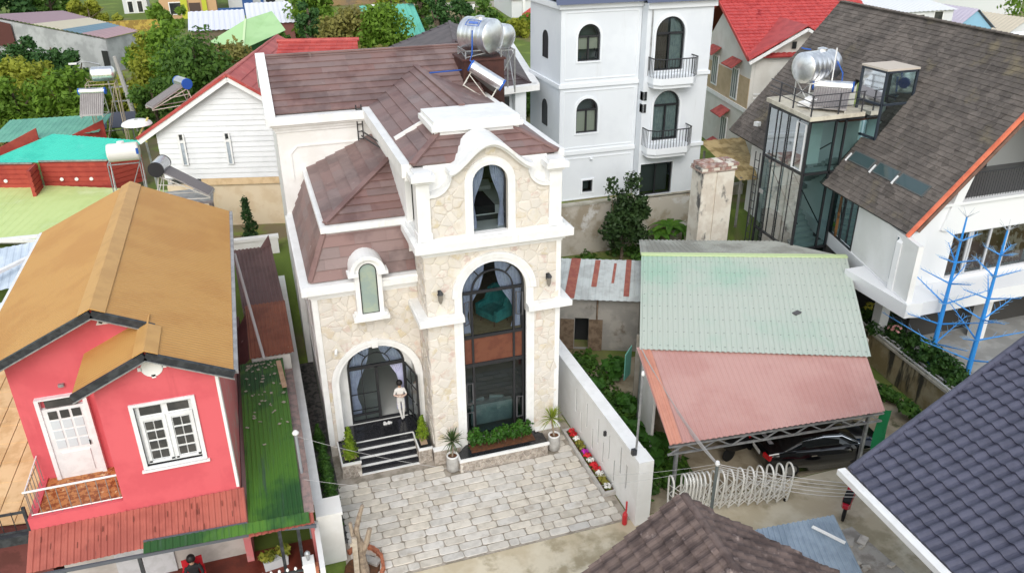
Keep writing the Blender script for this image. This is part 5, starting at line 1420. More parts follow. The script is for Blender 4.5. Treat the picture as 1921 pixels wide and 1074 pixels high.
# retaining wall and garden
RW = mat('stained_retaining_wall', (.50, .46, .40), .9, c2=(.34, .29, .22), ns=.6, lo=.42, hi=.58, dirt=(.60, .585, .56), ds=.7, dlo=.54, dhi=.62, bump=.35, bs=12)
t = Thing('retaining_wall', 'stained grey concrete retaining wall in front of the pale villa', 'wall', (18, 38.2, 0))
t.part('face', MB().box(10.6, 26.5, 38.0, 38.3, 0, 2.92), RW); t.part('coping', MB().box(10.6, 26.5, 37.95, 38.35, 2.92, 3.02), mat('coping_concrete', (.44, .42, .36), .9, c2=(.34, .32, .26), ns=2))
def tree(name, label, loc, clumps, lm, trunk, leaf, seed, group=None, limbs=(), cat='tree', shell=.45, flat=.3):
    t = Thing(name, label, cat, loc, group=group, world=False)
    t.part('trunk', MB().tube(*trunk, n=7), BARK)
    for l in limbs: t.part('limb', MB().tube(*l, n=6), BARK)
    t.part('crown', leaves(clumps, leaf, seed, flat, shell), lm)
    return t
def rclumps(r, n, cx, cy_, cz, rx, ry, rz, cr, per):
    out = []
    for _ in range(n):
        while True:
            a, b, c_ = r.uniform(-1, 1), r.uniform(-1, 1), r.uniform(-1, 1)
            if a * a + b * b + c_ * c_ < 1: break
        k = r.uniform(.7, 1.25) * cr
        out.append((cx + a * rx, cy_ + b * ry, cz + c_ * rz, k, k, k * .8, per))
    return out
r = random.Random(3)
GARDEN = leaf_mat('garden_tree_leaf', (.014, .034, .012), (.045, .085, .022), 2.2, .15, third=(.14, .24, .03))
cl = rclumps(r, 26, 0, 0, 2.5, 1.15, .9, 1.35, .5, 170) + [(-.75, 0, 4.4, .35, .35, .6, 110), (.5, .1, 4.5, .5, .45, .6, 190), (.7, -.5, 3.7, .45, .45, .35, 160)]
tree('garden_tree', 'dark leafy garden tree in front of the stained retaining wall', (18.0, 36.2, 0), cl, GARDEN, ([(0, 0, 0), (.1, 0, 1.2), (.0, 0, 2.4)], [.1, .08, .04]), .12, 8,
     limbs=[([(.05, 0, 1.0), (-.5, .1, 2.4), (-.7, 0, 3.8)], [.05, .03, .015]), ([(.08, 0, 1.2), (.4, .1, 2.6), (.45, .1, 4.2)], [.05, .03, .015])])
GBUSH = leaf_mat('garden_bush_leaf', (.022, .07, .012), (.09, .19, .025), 2, .25, third=(.2, .3, .03))
for i, (x, y, sx, h, nm) in enumerate(((15.4, 35.2, .9, .9, 'leftmost'), (16.5, 34.6, .8, 1.0, 'second from the left'), (17.4, 34.4, .8, .8, 'third from the left'), (18.7, 34.6, .9, .9, 'fourth from the left'), (14.3, 34.0, .7, .8, 'hard by the stone house'), (19.6, 36.6, .7, .8, 'rightmost, near the banana plants'))):
    t = Thing('garden_bush', 'low bright green bush under the garden tree, %s' % nm, 'bush', (x, y, 0), group='bushes under the garden tree', world=False)
    t.part('stem', MB().tube([(0, 0, 0), (0, 0, h * .6)], [.04, .02], 5), BARK)
    t.part('foliage', leaves(rclumps(r, 7, 0, 0, h * .55, sx * .7, .6, h * .3, .38, 95), .11, 90 + i, .6, .4), GBUSH)
BAN = leaf_mat('banana_leaf', (.04, .13, .015), (.13, .27, .03), 2, .3)
for i, (x, y, h, nm) in enumerate(((20.6, 36.8, 1.5, 'left'), (21.4, 37.2, 1.8, 'middle'), (22.1, 36.8, 1.5, 'right'))):
    t = Thing('banana_plant', 'banana plant with broad leaves in front of the retaining wall, %s one of three' % nm, 'banana plant', (x, y, 0), group='banana plants by the retaining wall', world=False)
    t.part('stem', MB().tube([(0, 0, 0), (0, 0, h * .7)], [.1, .06], 7), BAN)
    for k in range(8):
        a, L_ = k * .8 + i, rnd.uniform(.9, 1.25) * h * .62; d = Vector((math.cos(a), math.sin(a), 0)); sd_ = Vector((-d.y, d.x, 0))
        pts = [(Vector((0, 0, h * .68)) + d * L_ * f + Vector((0, 0, .55 * f * (1.3 - f * 1.25) * h * .8))) for f in (0, .25, .5, .75, 1)]
        wd = (.03, .16, .2, .15, .01); q = MB()
        q.loft([p_ - sd_ * w_ for p_, w_ in zip(pts, wd)], [p_ - Vector((0, 0, .04)) for p_ in pts]); q.loft([p_ - Vector((0, 0, .04)) for p_ in pts], [p_ + sd_ * w_ for p_, w_ in zip(pts, wd)])
        t.part('leaf', q, BAN)
# weathered pillar
WP = mat('weathered_plaster', (.72, .68, .60), .9, c2=(.60, .54, .46), ns=1.1, dirt=(.13, .125, .12), ds=1.5, dlo=.56, dhi=.66, dstr=(1, 1, .45), bump=.5, bs=8)
t = Thing('weathered_pillar', 'big weathered white pillar with a crumbling brick cap behind the green roof', 'pillar', (20.9, 32.5, 0))
t.part('shaft', MB().box(20.0, 20.7, 32, 33, 0, 6.15).box(20.8, 21.75, 32.0, 33, 0, 6.1).box(20.7, 20.8, 32.06, 33, 0, 6.1), WP)
CAPB = mat('faded_cap_brick', (.33, .19, .16), .95, c2=(.46, .38, .34), ns=4, rv=.2, bump=.5)
cp_ = t.part('cap', MB().box(19.9, 21.85, 31.95, 33.05, 6.15, 6.22), mat('cap_mortar', (.42, .33, .28), .9, c2=(.25, .16, .13), ns=3))
for i in range(6):
    for j in range(3):
        for k in range(2):
            if k and rnd.random() < .25: continue
            t.part('brick', MB().rbox((20.08 + i * .315 + (.1 if k else 0), 32.12 + j * .37, 6.29 + k * .15), (.30, .34, .13), rnd.uniform(-.06, .06)), (CAPB if rnd.random() < .7 else WP), cp_)
# old shed with rusty roof
ang = math.atan2(-1.45, 3.25)
ZINC = mat('rusting_zinc', px(206, 212, 210), .55, c2=px(186, 190, 188), ns=1.4, dirt=px(150, 92, 78), ds=1.0, dlo=.66, dhi=.74, dstr=(.9, .9, .9))
RUST = mat('rust_strip', px(158, 92, 82), .8, c2=px(176, 110, 92), ns=4)
t = Thing('old_shed', 'old grey shed with a patched zinc roof streaked with rust', 'shed', (13.5, 29, 0))
p0, p1, p2, p3 = (10.9, 28.5, 2.62), (14.5, 26.95, 2.62), (16.0, 30.0, 3.02), (12.4, 31.55, 3.02)
t.part('roof', MB().corr(p0, p1, p2, p3, .3, .02), ZINC)
def on_roof(u, v, dz=.03): return tuple(lerp(lerp(p0[i], p1[i], u), lerp(p3[i], p2[i], u), v) + (dz if i == 2 else 0) for i in range(3))
for u0, u1, v0, v1 in ((.16, .27, .02, 1.0), (.44, .50, .3, .97), (.66, .69, .4, .9), (.80, .86, .1, 1.0)):
    t.part('rust_patch', MB().quad(on_roof(u0, v0), on_roof(u1, v0), on_roof(u1 + .02, v1), on_roof(u0 + .02, v1)), RUST)
SHW = mat('old_render', (.26, .25, .23), .95, c2=(.34, .32, .29), ns=1.2, dirt=(.15, .12, .09), ds=.9, dlo=.58, dhi=.7, bump=.4)
mpo = anymap((11.3, 28.75), ang)
t.part('front_wall', wall(MB(), mpo, 0, 3.6, 0, 2.56, [(1.15, .3, .02, 1.55, 0)], .15), SHW)
t.part('side_wall', wall(MB(), anymap((14.65, 27.35), ang + math.pi / 2), 0, 2.6, 0, 2.5, [], .12), SHW)
PLK = mat('old_plank', (.20, .145, .10), .9, c2=(.13, .09, .06), ns=5, bump=.5)
d = t.part('shutter', wall(MB(), lambda u, w_, d_: mpo(u, w_, d_ - .08), .22, .82, .05, 1.5, [], .05), PLK, label='plank shutter standing open on the left')
for i in range(4): t.part('plank', wall(MB(), lambda u, w_, d_: mpo(u, w_, d_ - .1), .23 + i * .15, .36 + i * .15, .06, 1.49, [], .02), PLK, d)
d = t.part('shutter', wall(MB(), lambda u, w_, d_: mpo(u, w_, d_ - .08), 1.46, 2.06, .0, 1.52, [], .05), PLK, label='plank shutter standing open on the right')
for i in range(4): t.part('plank', wall(MB(), lambda u, w_, d_: mpo(u, w_, d_ - .1), 1.47 + i * .15, 1.60 + i * .15, .02, 1.51, [], .02), PLK, d)
t.part('dark_interior', MB().poly([mpo(.8, .02, .8), mpo(1.5, .02, .8), mpo(1.5, 1.6, .8), mpo(.8, 1.6, .8)]), BLACKM)
t.part('post', MB()._bar(mpo(1.8, 1.5, -.05), mpo(1.8, 2.6, -.05), .06, .06), PLK)
TURQS = mat('turquoise_sheet', px(112, 176, 160), .5, c2=px(98, 160, 148), ns=1)
single('turquoise_sheet', MB().prism([(12.35, 24.0, .95), (12.75, 24.3, 1.0), (12.75, 24.3, 2.3), (12.35, 24.0, 2.1)], (.02, -.03, 0)), TURQS, 'turquoise metal panel hanging below the corner of the green roof', 'sheet')
BIGL = leaf_mat('taro_leaf', (.025, .08, .012), (.06, .17, .02), 1.2, .25)
for i, (x, y, h, k) in enumerate(((12.7, 25.6, .9, 7), (11.5, 24.6, .7, 6), (12.1, 23.2, .7, 6), (11.0, 22.9, .6, 6), (11.6, 21.6, .8, 7), (11.0, 26.2, .6, 6), (11.4, 19.7, .8, 8), (11.9, 20.6, .9, 7))):
    t = Thing('broad_leaved_plant', 'broad leaved green plant between white wall and carport, %s from the shed' % ('first', 'second', 'third', 'fourth', 'fifth', 'beside the shutter, sixth', 'seventh', 'eighth')[i], 'plant', (x, y, 0), group='broad leaved plants beside the carport', world=False)
    t.part('stem', MB().tube([(0, 0, 0), (0, 0, h * .6)], [.03, .015], 5), BAN)
    t.part('foliage', leaves([(rnd.uniform(-.3, .3), rnd.uniform(-.3, .3), h * rnd.uniform(.4, 1), .3, .3, .15, 26) for _ in range(k)], .17, 200 + i, 1.4, .3, .8), BIGL)

r = random.Random(9)
cov = []
for i in range(170):
    x, y = r.uniform(10.4, 12.4), r.uniform(18.6, 27.5)
    cov.append((x, y, .18, .5, .5, .24, 40))
for i in range(34): cov.append((r.uniform(12.4, 19.8), r.uniform(33.2, 37.6), .2, .6, .6, .25, 46))
o = single('garden_undergrowth', leaves(cov, .12, 71, 1.0, .2, .6), GBUSH, 'low green undergrowth between the white wall, the shed and the garden tree', 'undergrowth', kind='stuff')

# ------------------------------------------------------------------ carport with green and pink sheet roof
GRS = mat('pale_green_sheet', px(196, 204, 193), .5, c2=px(190, 202, 190), ns=.35, lo=.4, hi=.65, dirt=px(166, 200, 180), ds=.16, dlo=.5, dhi=.7)
PKS = mat('faded_pink_sheet', px(206, 162, 154), .5, c2=px(198, 150, 142), ns=.35, dirt=px(190, 140, 132), ds=.3, dlo=.55, dhi=.75)
ORS = mat('orange_pink_sheet', px(214, 150, 128), .5, c2=px(204, 140, 120), ns=.8)
GRB = mat('grey_back_sheet', px(176, 178, 170), .6, c2=px(150, 150, 142), ns=.6)
C = Thing('carport', 'carport roofed with pale green and faded pink ribbed sheets', 'carport', (16, 22, 0))
R0, R1, G0, G1, K0, K1 = (15.2, 28.6, 4.0), (23.45, 25.5, 4.0), (12.15, 22.5, 3.22), (19.7, 19.35, 3.22), (10.88, 17.75, 2.64), (18.5, 17.1, 2.64)
C.part('green_roof', MB().corr(G0, G1, R1, R0, .19, .03), GRS)
C.part('pink_roof', MB().corr(tuple(np.array(K0) - (0, 0, .0)), K1, tuple(np.array(G1) + (0, .25, -.05)), tuple(np.array(G0) + (0, .25, -.05)), .19, .025), PKS)
k0, g0 = np.array(K0), np.array(G0); ku = (np.array(K1) - k0) / 7.65; gu = (np.array(G1) - g0) / 8.2
C.part('orange_strip', MB().corr(tuple(k0 + (0, 0, .03)), tuple(k0 + ku * .42 + (0, 0, .03)), tuple(g0 + gu * .42 + (0, 0, -.01)), tuple(g0 + (0, 0, -.01)), .19, .025), ORS)
C.part('back_roof', MB().corr((16.3, 31.0, 3.62), (22.2, 28.75, 3.62), (23.45, 25.55, 3.97), (15.2, 28.65, 3.97), .19, .03), GRB)
C.part('ridge_cap', MB()._bar((15.2, 28.62, 4.04), (23.45, 25.52, 4.04), .3, .04), mat('ridge_lime', px(206, 224, 170), .5))
q = MB()
for j in range(8):
    for i in range(28):
        u, v = (i + .5) / 28, (j + .3) / 8
        pt = [lerp(lerp(G0[k], G1[k], u), lerp(R0[k], R1[k], u), v) for k in range(3)]
        q.rbox((pt[0], pt[1], pt[2] + .035), (.05, .03, .012))
C.part('roof_screws', q, mat('screw_grey', (.25, .28, .26), .6), kind='stuff')
q = MB()
for a, b in ((K0, K1),):
    a = np.array(a); b = np.array(b)
    q._bar(tuple(a + (0, .05, -.1)), tuple(b + (0, .05, -.1)), .06, .06)._bar(tuple(a + (0, .08, -.42)), tuple(b + (0, .08, -.42)), .06, .06)
    for i in range(14):
        f0, f1 = i / 14, (i + 1) / 14; z0, z1 = (-.1, -.42) if i % 2 else (-.42, -.1)
        q._bar(tuple(lerp(a, b, f0) + (0, .06, z0)), tuple(lerp(a, b, f1) + (0, .06, z1)), .035, .035)
C.part('truss', q, GREYM)
for x, y, h in ((11.3, 18.0, 2.55), (18.2, 17.45, 2.55), (12.3, 22.5, 3.1), (19.4, 19.7, 3.1), (15.4, 28.2, 3.8), (22.9, 25.6, 3.8)):
    C.part('post', MB()._bar((x, y, 0), (x, y, h), .1, .1), GREYM)
CW = mat('carport_wall', (.40, .37, .32), .9, c2=(.30, .27, .22), ns=.9)
C.part('rear_wall', wall(MB(), anymap((12.6, 23.6), math.atan2(-3.1, 8.2)), 0, 8.6, 0, 3.1, [], .15), CW)
C.part('side_wall', MB().prism([(12.3, 22.6, 0), (15.2, 28.5, 0), (15.2, 28.5, 3.9), (12.3, 22.6, 3.15)], (.12, -.05, 0)), CW)
C.part('front_side_wall', MB().prism([(11.7, 20.4, 0), (12.3, 22.6, 0), (12.3, 22.6, 3.0), (11.7, 20.4, 2.8)], (.08, -.03, 0)), CREAM)
single('roof_debris', MB().rbox((18.85, 22.55, 3.55), (.34, .2, .05), RAD(20), .05), mat('dark_debris', (.10, .10, .10), .8), 'small dark plate lying on the pale green roof', 'debris')
q = MB(); rows = []
for j in range(6):
    rows.append([(18.45 + i * .13 + .03 * math.sin(j), 17.25 + .09 * math.sin(i * 1.7 + j * .6), 2.55 - j * .34) for i in range(5)])
for a, b in zip(rows[:-1], rows[1:]): q.loft(a, b)
single('green_shade_net', q, mat('green_net', (.01, .20, .07), .8), 'bright green shade net hanging from the right corner of the carport', 'net', smooth=True)

# ------------------------------------------------------------------ black sedan
CARP = mat('black_car_paint', (.004, .004, .005), .12, spec=.6, coat=.6)
TYRE = mat('tyre_rubber', (.012, .012, .012), .85); RIM = mat('alloy', (.35, .36, .37), .3, metal=.9)
CGL = mat('car_glass', (.006, .008, .009), .05, spec=.8)
CH = mat('chrome', (.8, .8, .82), .12, metal=1)
car = Thing('parked_car', 'black sedan parked under the carport, seen from its left rear', 'car', (17.3, 18.55, .012), RAD(-8), world=False)
# body: cross-sections along x (rear -2.3 .. front 2.3)
secs = [(-2.3, .45, .78, .70), (-2.22, .30, .98, .80), (-1.9, .25, 1.06, .87), (-1.3, .22, 1.08, .90), (-.4, .2, 1.02, .905), (.5, .2, 1.0, .905), (1.0, .2, .99, .90), (1.7, .22, .90, .87), (2.15, .28, .78, .78), (2.3, .4, .62, .65)]
def carsec(x, zb, zt, w): return [(x, -w, zb), (x, -w * 1.02, lerp(zb, zt, .45)), (x, -w * .97, lerp(zb, zt, .85)), (x, -w * .86, zt), (x, -w * .4, zt + .03), (x, w * .4, zt + .03), (x, w * .86, zt), (x, w * .97, lerp(zb, zt, .85)), (x, w * 1.02, lerp(zb, zt, .45)), (x, w, zb)]
q = MB(); S_ = [carsec(*s_) for s_ in secs]
for a, b in zip(S_[:-1], S_[1:]): q.loft(a, b, True)
q.poly(S_[0]); q.poly(S_[-1][::-1])
body = car.part('body', q, CARP, smooth=True)
cab = [(-1.75, 1.05, 1.06, .78), (-1.05, 1.05, 1.40, .66), (-.3, 1.04, 1.46, .64), (.35, 1.02, 1.42, .64), (1.12, .98, 1.0, .76)]
q = MB(); S_ = [[(x, -w * 1.12, zb), (x, -w, zt - .03), (x, -w * .8, zt + .01), (x, w * .8, zt + .01), (x, w, zt - .03), (x, w * 1.12, zb)] for x, zb, zt, w in cab]
for a, b in zip(S_[:-1], S_[1:]): q.loft(a, b)
car.part('cabin_glass', q, CGL, smooth=True)
q = MB(); S_ = [[(x, -w * .93, zt + .005), (x, -w * .8, zt + .03), (x, 0, zt + .045), (x, w * .8, zt + .03), (x, w * .93, zt + .005)] for x, zb, zt, w in [(-1.0, 0, 1.40, .66), (-.3, 0, 1.46, .64), (.4, 0, 1.41, .64)]]
for a, b in zip(S_[:-1], S_[1:]): q.loft(a, b)
car.part('roof', q, CARP, smooth=True)
for s_ in (-1, 1):
    car.part('window_trim', MB().tube([(-1.7, s_ * .83, 1.1), (-1.05, s_ * .72, 1.36), (-.3, s_ * .70, 1.42), (.4, s_ * .70, 1.37), (1.05, s_ * .82, 1.04)], .018, 5), CH)
    car.part('taillight', MB().rbox((-2.24, s_ * .66, .84), (.12, .32, .16), -s_ * .25), mat('tail_red', (.45, .01, .015), .2)); car.part('headlight', MB().rbox((2.16, s_ * .6, .66), (.2, .34, .12), s_ * -.4), mat('lamp_clear', (.6, .62, .64), .1))
    car.part('door_handle', MB().box(-.75, -.55, s_ * .91 - .02, s_ * .91 + .02, .82, .86), CH); car.part('mirror', MB().rbox((.72, s_ * .98, 1.02), (.14, .2, .12)), CARP)
    for x in (-1.42, 1.42):
        w = car.part('wheel', MB().lathe([(.2, s_ * .72), (.33, s_ * .72), (.34, s_ * .8), (.33, s_ * .9), (.22, s_ * .92)], (x, 0, .33), 20, 'y'), TYRE)
        car.part('rim', MB().lathe([(.21, s_ * .90), (.2, s_ * .925), (.06, s_ * .935)], (x, 0, .33), 14, 'y'), RIM, w)
car.part('number_plate', MB().rbox((-2.31, 0, .72), (.02, .5, .15), 0, 0, -.1), TRIM)
car.part('sill_reflector', MB().rbox((-1.98, .0, 1.11), (.16, .7, .015), 0, 0, .05), mat('boot_badge', (.3, .3, .32), .3))

def motorbike(loc, rz, label, colr, group=None):
    t = Thing('motorbike', label, 'motorbike', loc, rz, world=False)
    pm = mat('scooter_' + label.split()[0], (*colr, 1), .25, spec=.6)
    for x in (-.6, .6):
        w = t.part('wheel', MB().lathe([(.2, -.05), (.28, -.04), (.29, 0), (.28, .04), (.2, .05)], (x, 0, .29), 18, 'y'), TYRE); t.part('rim', MB().lathe([(.19, -.03), (.19, .03)], (x, 0, .29), 12, 'y'), RIM, w)
    q = MB()
    S2 = [[(x, -w, zb), (x, -w, zt), (x, w, zt), (x, w, zb)] for x, zb, zt, w in ((-.85, .62, .74, .08), (-.55, .45, .8, .14), (-.1, .35, .66, .12), (.15, .3, .48, .12), (.38, .34, .9, .14), (.5, .5, 1.0, .1))]
    for a, b in zip(S2[:-1], S2[1:]): q.loft(a, b, True)
    q.poly(S2[0]); q.poly(S2[-1]); t.part('body', q, pm)
    t.part('seat', MB().prism([(-.75, -.12, .78), (-.05, -.12, .7), (-.05, .12, .7), (-.75, .12, .78)], (0, 0, .08)), TYRE)
    t.part('fork', MB().tube([(.6, 0, .3), (.45, 0, 1.0)], .03, 6), GREYM); t.part('handlebar', MB().tube([(.42, -.32, 1.02), (.46, 0, 1.0), (.42, .32, 1.02)], .018, 6), TYRE)
    t.part('headlight', MB().rbox((.53, 0, .92), (.08, .16, .12)), mat('lamp_clear', (.6, .62, .64), .1))
motorbike((14.85, 19.5, .012), RAD(15), 'black motorbike standing behind the boot of the parked sedan', (.01, .01, .012))
motorbike((16.6, 15.95, .006), RAD(40), 'red motorbike half hidden by the white gutter of the blue-grey roof', (.45, .01, .03))

# ------------------------------------------------------------------ folding gate
GT = Thing('folding_gate', 'white folding accordion gate of looped tubes across the carport yard', 'gate', (13, 17.2, 0))
GW_ = mat('white_gate_tube', (.78, .77, .73), .35, c2=(.70, .68, .62), ns=4)
ga, gb = Vector((10.95, 17.55, 0)), Vector((14.95, 16.9, 0)); gd = (gb - ga).normalized(); gn = Vector((-gd.y, gd.x, 0))
pos = [0.0, .42, .55, .66, .78, .9, 1.04, 1.2, 1.42, 1.68, 1.98, 2.32, 2.66, 2.98, 3.32, 3.66, 4.0]
for i, s_ in enumerate(pos):
    c0 = ga + gd * s_
    pts = []
    for a in range(0, 181, 20): pts.append(c0 + gn * (.24 * math.cos(RAD(a))) + Vector((0, 0, 1.28 + .26 * math.sin(RAD(a)))))
    pts = [c0 + gn * .1 + Vector((0, 0, .12)), c0 + gn * .2 + Vector((0, 0, .7))] + pts + [c0 - gn * .2 + Vector((0, 0, .7)), c0 - gn * .1 + Vector((0, 0, .12))]
    GT.part('loop', MB().tube(pts, .032, 6), GW_)
    if i + 1 < len(pos):
        c1 = ga + gd * pos[i + 1]; q = MB()
        for z0, z1 in ((.3, .75), (.75, .3), (.75, 1.1), (1.1, .75), (.2, .5), (.5, .2)):
            for o in (-.15, .15): q.tube([c0 + gn * o + Vector((0, 0, z0)), c1 + gn * o + Vector((0, 0, z1))], .014, 5, False)
        GT.part('lattice', q, GW_, kind='stuff')
GT.part('wheel', MB().lathe([(.07, -.02), (.07, .02)], (14.9, 16.9, .08), 10, 'y'), TYRE)
q = MB().tube([(11.58, 16.2, 0), (11.6, 16.2, 2.9)], .05, 8)
t = Thing('service_pole', 'short grey pole carrying bundled cables behind the folding gate', 'pole', (11.55, 16.2, 0)); t.part('shaft', q, mat('pole_grey2', (.13, .15, .145), .7)); t.part('insulator', MB().lathe([(.05, 2.85), (.08, 2.92), (.05, 3.0)], (11.6, 16.2, 0), 8), TRIM)
def cable(a, b, sag, r_=.012, n=14):
    return [tuple(Vector(a).lerp(Vector(b), i / n) - Vector((0, 0, sag * 4 * (i / n) * (1 - i / n)))) for i in range(n + 1)]
CB = mat('cable_grey', (.42, .41, .40), .6)
q = MB()
for i in range(3): q.tube(cable((12.15, 22.4, 3.35), (11.6, 16.2, 2.93 - i * .03), .25 + i * .07), .016, 4, False)
single('cable_bundle', q, CB, 'thick bundle of grey cables hanging from the green roof corner to the service pole', 'cable')
q = MB()
for i in range(5): q.tube(cable((11.6, 16.2, 2.9 - i * .06), (15.0, 13.6, 3.25 - i * .1), .1 + i * .05), .012, 4, False)
single('service_cables', q, CB, 'five thin cables from the service pole to the blue-grey roof', 'cable')
q = MB().tube(cable((11.6, 16.2, 2.9), (-.14, 20.2, 3.9), .9), .006, 4, False).tube(cable((11.6, 16.2, 2.8), (-.1, 19.3, 3.0), .7), .006, 4, False)
single('street_wires', q, CB, 'two thin wires sagging across the paved yard', 'wire')

# ------------------------------------------------------------------ blue-grey tiled roof, right
BLT = mat('blue_grey_tile', px(82, 83, 100), .42, c2=px(73, 74, 90), ns=3, rv=.07, spec=.45, bump=.1, bs=80)
B = Thing('blue_roof_house', 'house with a blue-grey pan tile roof and white gutter at the lower right', 'house', (17, 9.5, 0))
bp = [(12.95, 12.6, 5.0), (12.55, 5.0, 5.0), (20.6, 5.0, 7.55), (21.1, 14.1, 7.58)]
dk = B.part('roof', MB().poly(bp), mat('blue_deck', px(50, 52, 66), .7))
def pan(t_):
    t_ = t_ % 1.0
    return .05 * (math.sin(math.pi * min(1, t_ / .62)) if t_ < .62 else -.25 * math.sin(math.pi * (t_ - .62) / .38))
roof_tiles(dk, B.off, bp, .36, .30, BLT, 'roof_tile', lift=.05, thick=.025, stagger=0, m=6, wave=pan, gap=.0)
q = MB(); a, b = Vector(bp[0]), Vector(bp[3])
n = 18
for i in range(n):
    q.tube([a.lerp(b, i / n) + Vector((0, 0, .08)), a.lerp(b, (i + .97) / n) + Vector((0, 0, .10))], [.10, .085], 8)
B.part('verge_tiles', q, BLT)
B.part('gutter', MB()._bar((12.8, 12.75, 4.97), (12.4, 5.0, 4.97), .22, .16), TRIM)
B.part('wall', MB().box(15.4, 20.5, 5.0, 11.6, 0, 4.85), mat('grey_house_wall', (.30, .29, .27), .8, c2=(.24, .23, .21), ns=1))

# ------------------------------------------------------------------ brown tiled roof, bottom
BRT = mat('weathered_brown_tile', px(108, 93, 88), .75, c2=px(82, 69, 66), ns=2.5, rv=.14, dirt=px(160, 144, 138), ds=3, dlo=.58, dhi=.75, bump=.3, bs=40)
Bn = Thing('brown_roof_house', 'weathered brown tiled roof in the foreground at the bottom edge', 'house', (7.8, 9, 0))
pk = (7.86, 12.05, 6.0)
lp = [(5.0, 12.05, 4.06), (5.0, 6.5, 4.06), (7.6, 6.5, 5.82), pk]
lp = [(4.6, 6.5, 3.8), (4.6, 12.08, 3.8), pk, (7.6, 6.5, 6.0)]
rp = [(11.3, 10.75, 3.9), (10.9, 6.5, 3.9), (7.6, 6.5, 6.0), pk]
for pl_ in (lp, rp):
    dk = Bn.part('roof', MB().poly(pl_), mat('brown_deck', px(70, 56, 54), .8))
    roof_tiles(dk, Bn.off, pl_, .34, .29, BRT, 'roof_tile', lift=.05, thick=.022, stagger=0, m=5, wave=pan, gap=.0, jit=.008)
for i in range(13):
    f0, f1 = i / 13, (i + 1.15) / 13; a, b = Vector(pk), Vector((7.6, 6.5, 6.0))
    Bn.part('ridge_tile', MB().tube([a.lerp(b, f1) + Vector((0, 0, .03)), a.lerp(b, f0) + Vector((0, 0, .06))], [.115, .135], 10), BRT)
Bn.part('wall', MB().box(5.2, 10.6, 6.5, 11.6, 0, 3.75), mat('grey_house_wall', (.3, .29, .27)))
# grey sheet and rubble between the two roofs
t = Thing('grey_sheet_shed', 'grey-blue corrugated sheet roof behind the brown tiled roof', 'shed', (12.4, 12.6, 0))
t.part('sheet', MB().corr((10.6, 12.2, 2.45), (12.9, 11.0, 2.45), (13.7, 13.55, 2.6), (11.3, 13.75, 2.6), .16, .03), mat('grey_blue_sheet', px(150, 166, 182), .5, c2=px(134, 150, 166), ns=1.2))
t.part('wall', MB().box(11.3, 12.8, 11.9, 13.2, 0, 2.4), SHW)
t.part('strip', MB().rbox((13.0, 12.9, 2.68), (.1, .9, .03), .5), TRIM)
RUB = mat('rubble_concrete', (.46, .43, .39), .95, c2=(.30, .27, .24), ns=2, rv=.2, bump=.6)
t = Thing('flat_roof_with_rubble', 'grey flat roof littered with rubble between brown and blue-grey roofs', 'roof', (14.0, 12.5, 0))
t.part('slab', MB().prism([(13.3, 13.9, 1.2), (14.9, 14.0, 1.2), (15.2, 10.5, 1.2), (12.6, 10.5, 1.2), (13.0, 12.6, 1.2)], (0, 0, .25)), RUB)
t.part('wall', MB().box(13.2, 15.0, 10.6, 13.8, 0, 1.2), SHW)
for i in range(26):
    x, y = rnd.uniform(13.3, 15), rnd.uniform(11, 13.8); k = rnd.uniform(.08, .4)
    t.part('rubble_piece', MB().rbox((x, y, 1.47 + k * .06), (k, k * rnd.uniform(.3, .8), .06), rnd.random() * 3, rnd.uniform(-.15, .15), rnd.uniform(-.15, .15)), RUB)

# ------------------------------------------------------------------ modern house with the big shingled roof
MW = mat('modern_white', (.78, .78, .77), .6, c2=(.73, .73, .715), ns=.6, dirt=(.45, .45, .43), ds=.5, dlo=.62, dhi=.82)
MT = mat('modern_light_trim', (.76, .77, .78), .5)
SHG = mat('asphalt_shingle', px(114, 106, 100), .95, c2=px(94, 88, 84), ns=.5, lo=.4, hi=.62, cell=(3.2, .30), dirt=px(128, 118, 98), ds=.5, dlo=.56, dhi=.72, bump=.5, bs=60)
X = Thing('modern_house', 'modern white house under a huge steep dark shingled roof with orange verge', 'house', (26, 26, 1.2))
E1, EU = Vector((22.87, 22.02, 6.5)), Vector((.1173, .9931, 0))
EV = Vector((.9931, -.1173, 0)) * 5.5 + Vector((0, 0, 6.5)); SL = EV.length; EV.normalize()
def rp_(u, s_): return tuple(E1 + EU * u + EV * s_)
UB, U0, U1, SC = 15.4, 6.15, 9.5, 4.9
rpolys = [[rp_(0, 0), rp_(U0, 0), rp_(U0, SL), rp_(0, SL)], [rp_(U0, SC), rp_(U1, SC), rp_(U1, SL), rp_(U0, SL)], [rp_(U1, 0), rp_(UB, 0), rp_(UB, SL), rp_(U1, SL)]]
q = MB()
NRM = EU.cross(EV); NRM = NRM if NRM.z > 0 else -NRM
for p_ in rpolys: q.prism([tuple(Vector(a) - NRM * .22) for a in p_], tuple(NRM * .2))
dk = X.part('roof', q, mat('roof_edge_dark', (.05, .05, .05), .8))
jm = MB()
roof_tiles(None, None, rpolys[0], .21, .42, SHG, joined=jm, lift=.022, thick=.01, jit=.006, gap=.005)
q1 = X.part('shingles', jm, SHG, dk, kind='stuff'); jm = MB()
roof_tiles(None, None, rpolys[1], .21, .42, SHG, joined=jm, lift=.022, thick=.01, jit=.006, gap=.005)
roof_tiles(None, None, rpolys[2], .21, .42, SHG, joined=jm, lift=.022, thick=.01, jit=.006, gap=.005)
X.part('shingles', jm, SHG, dk, kind='stuff')
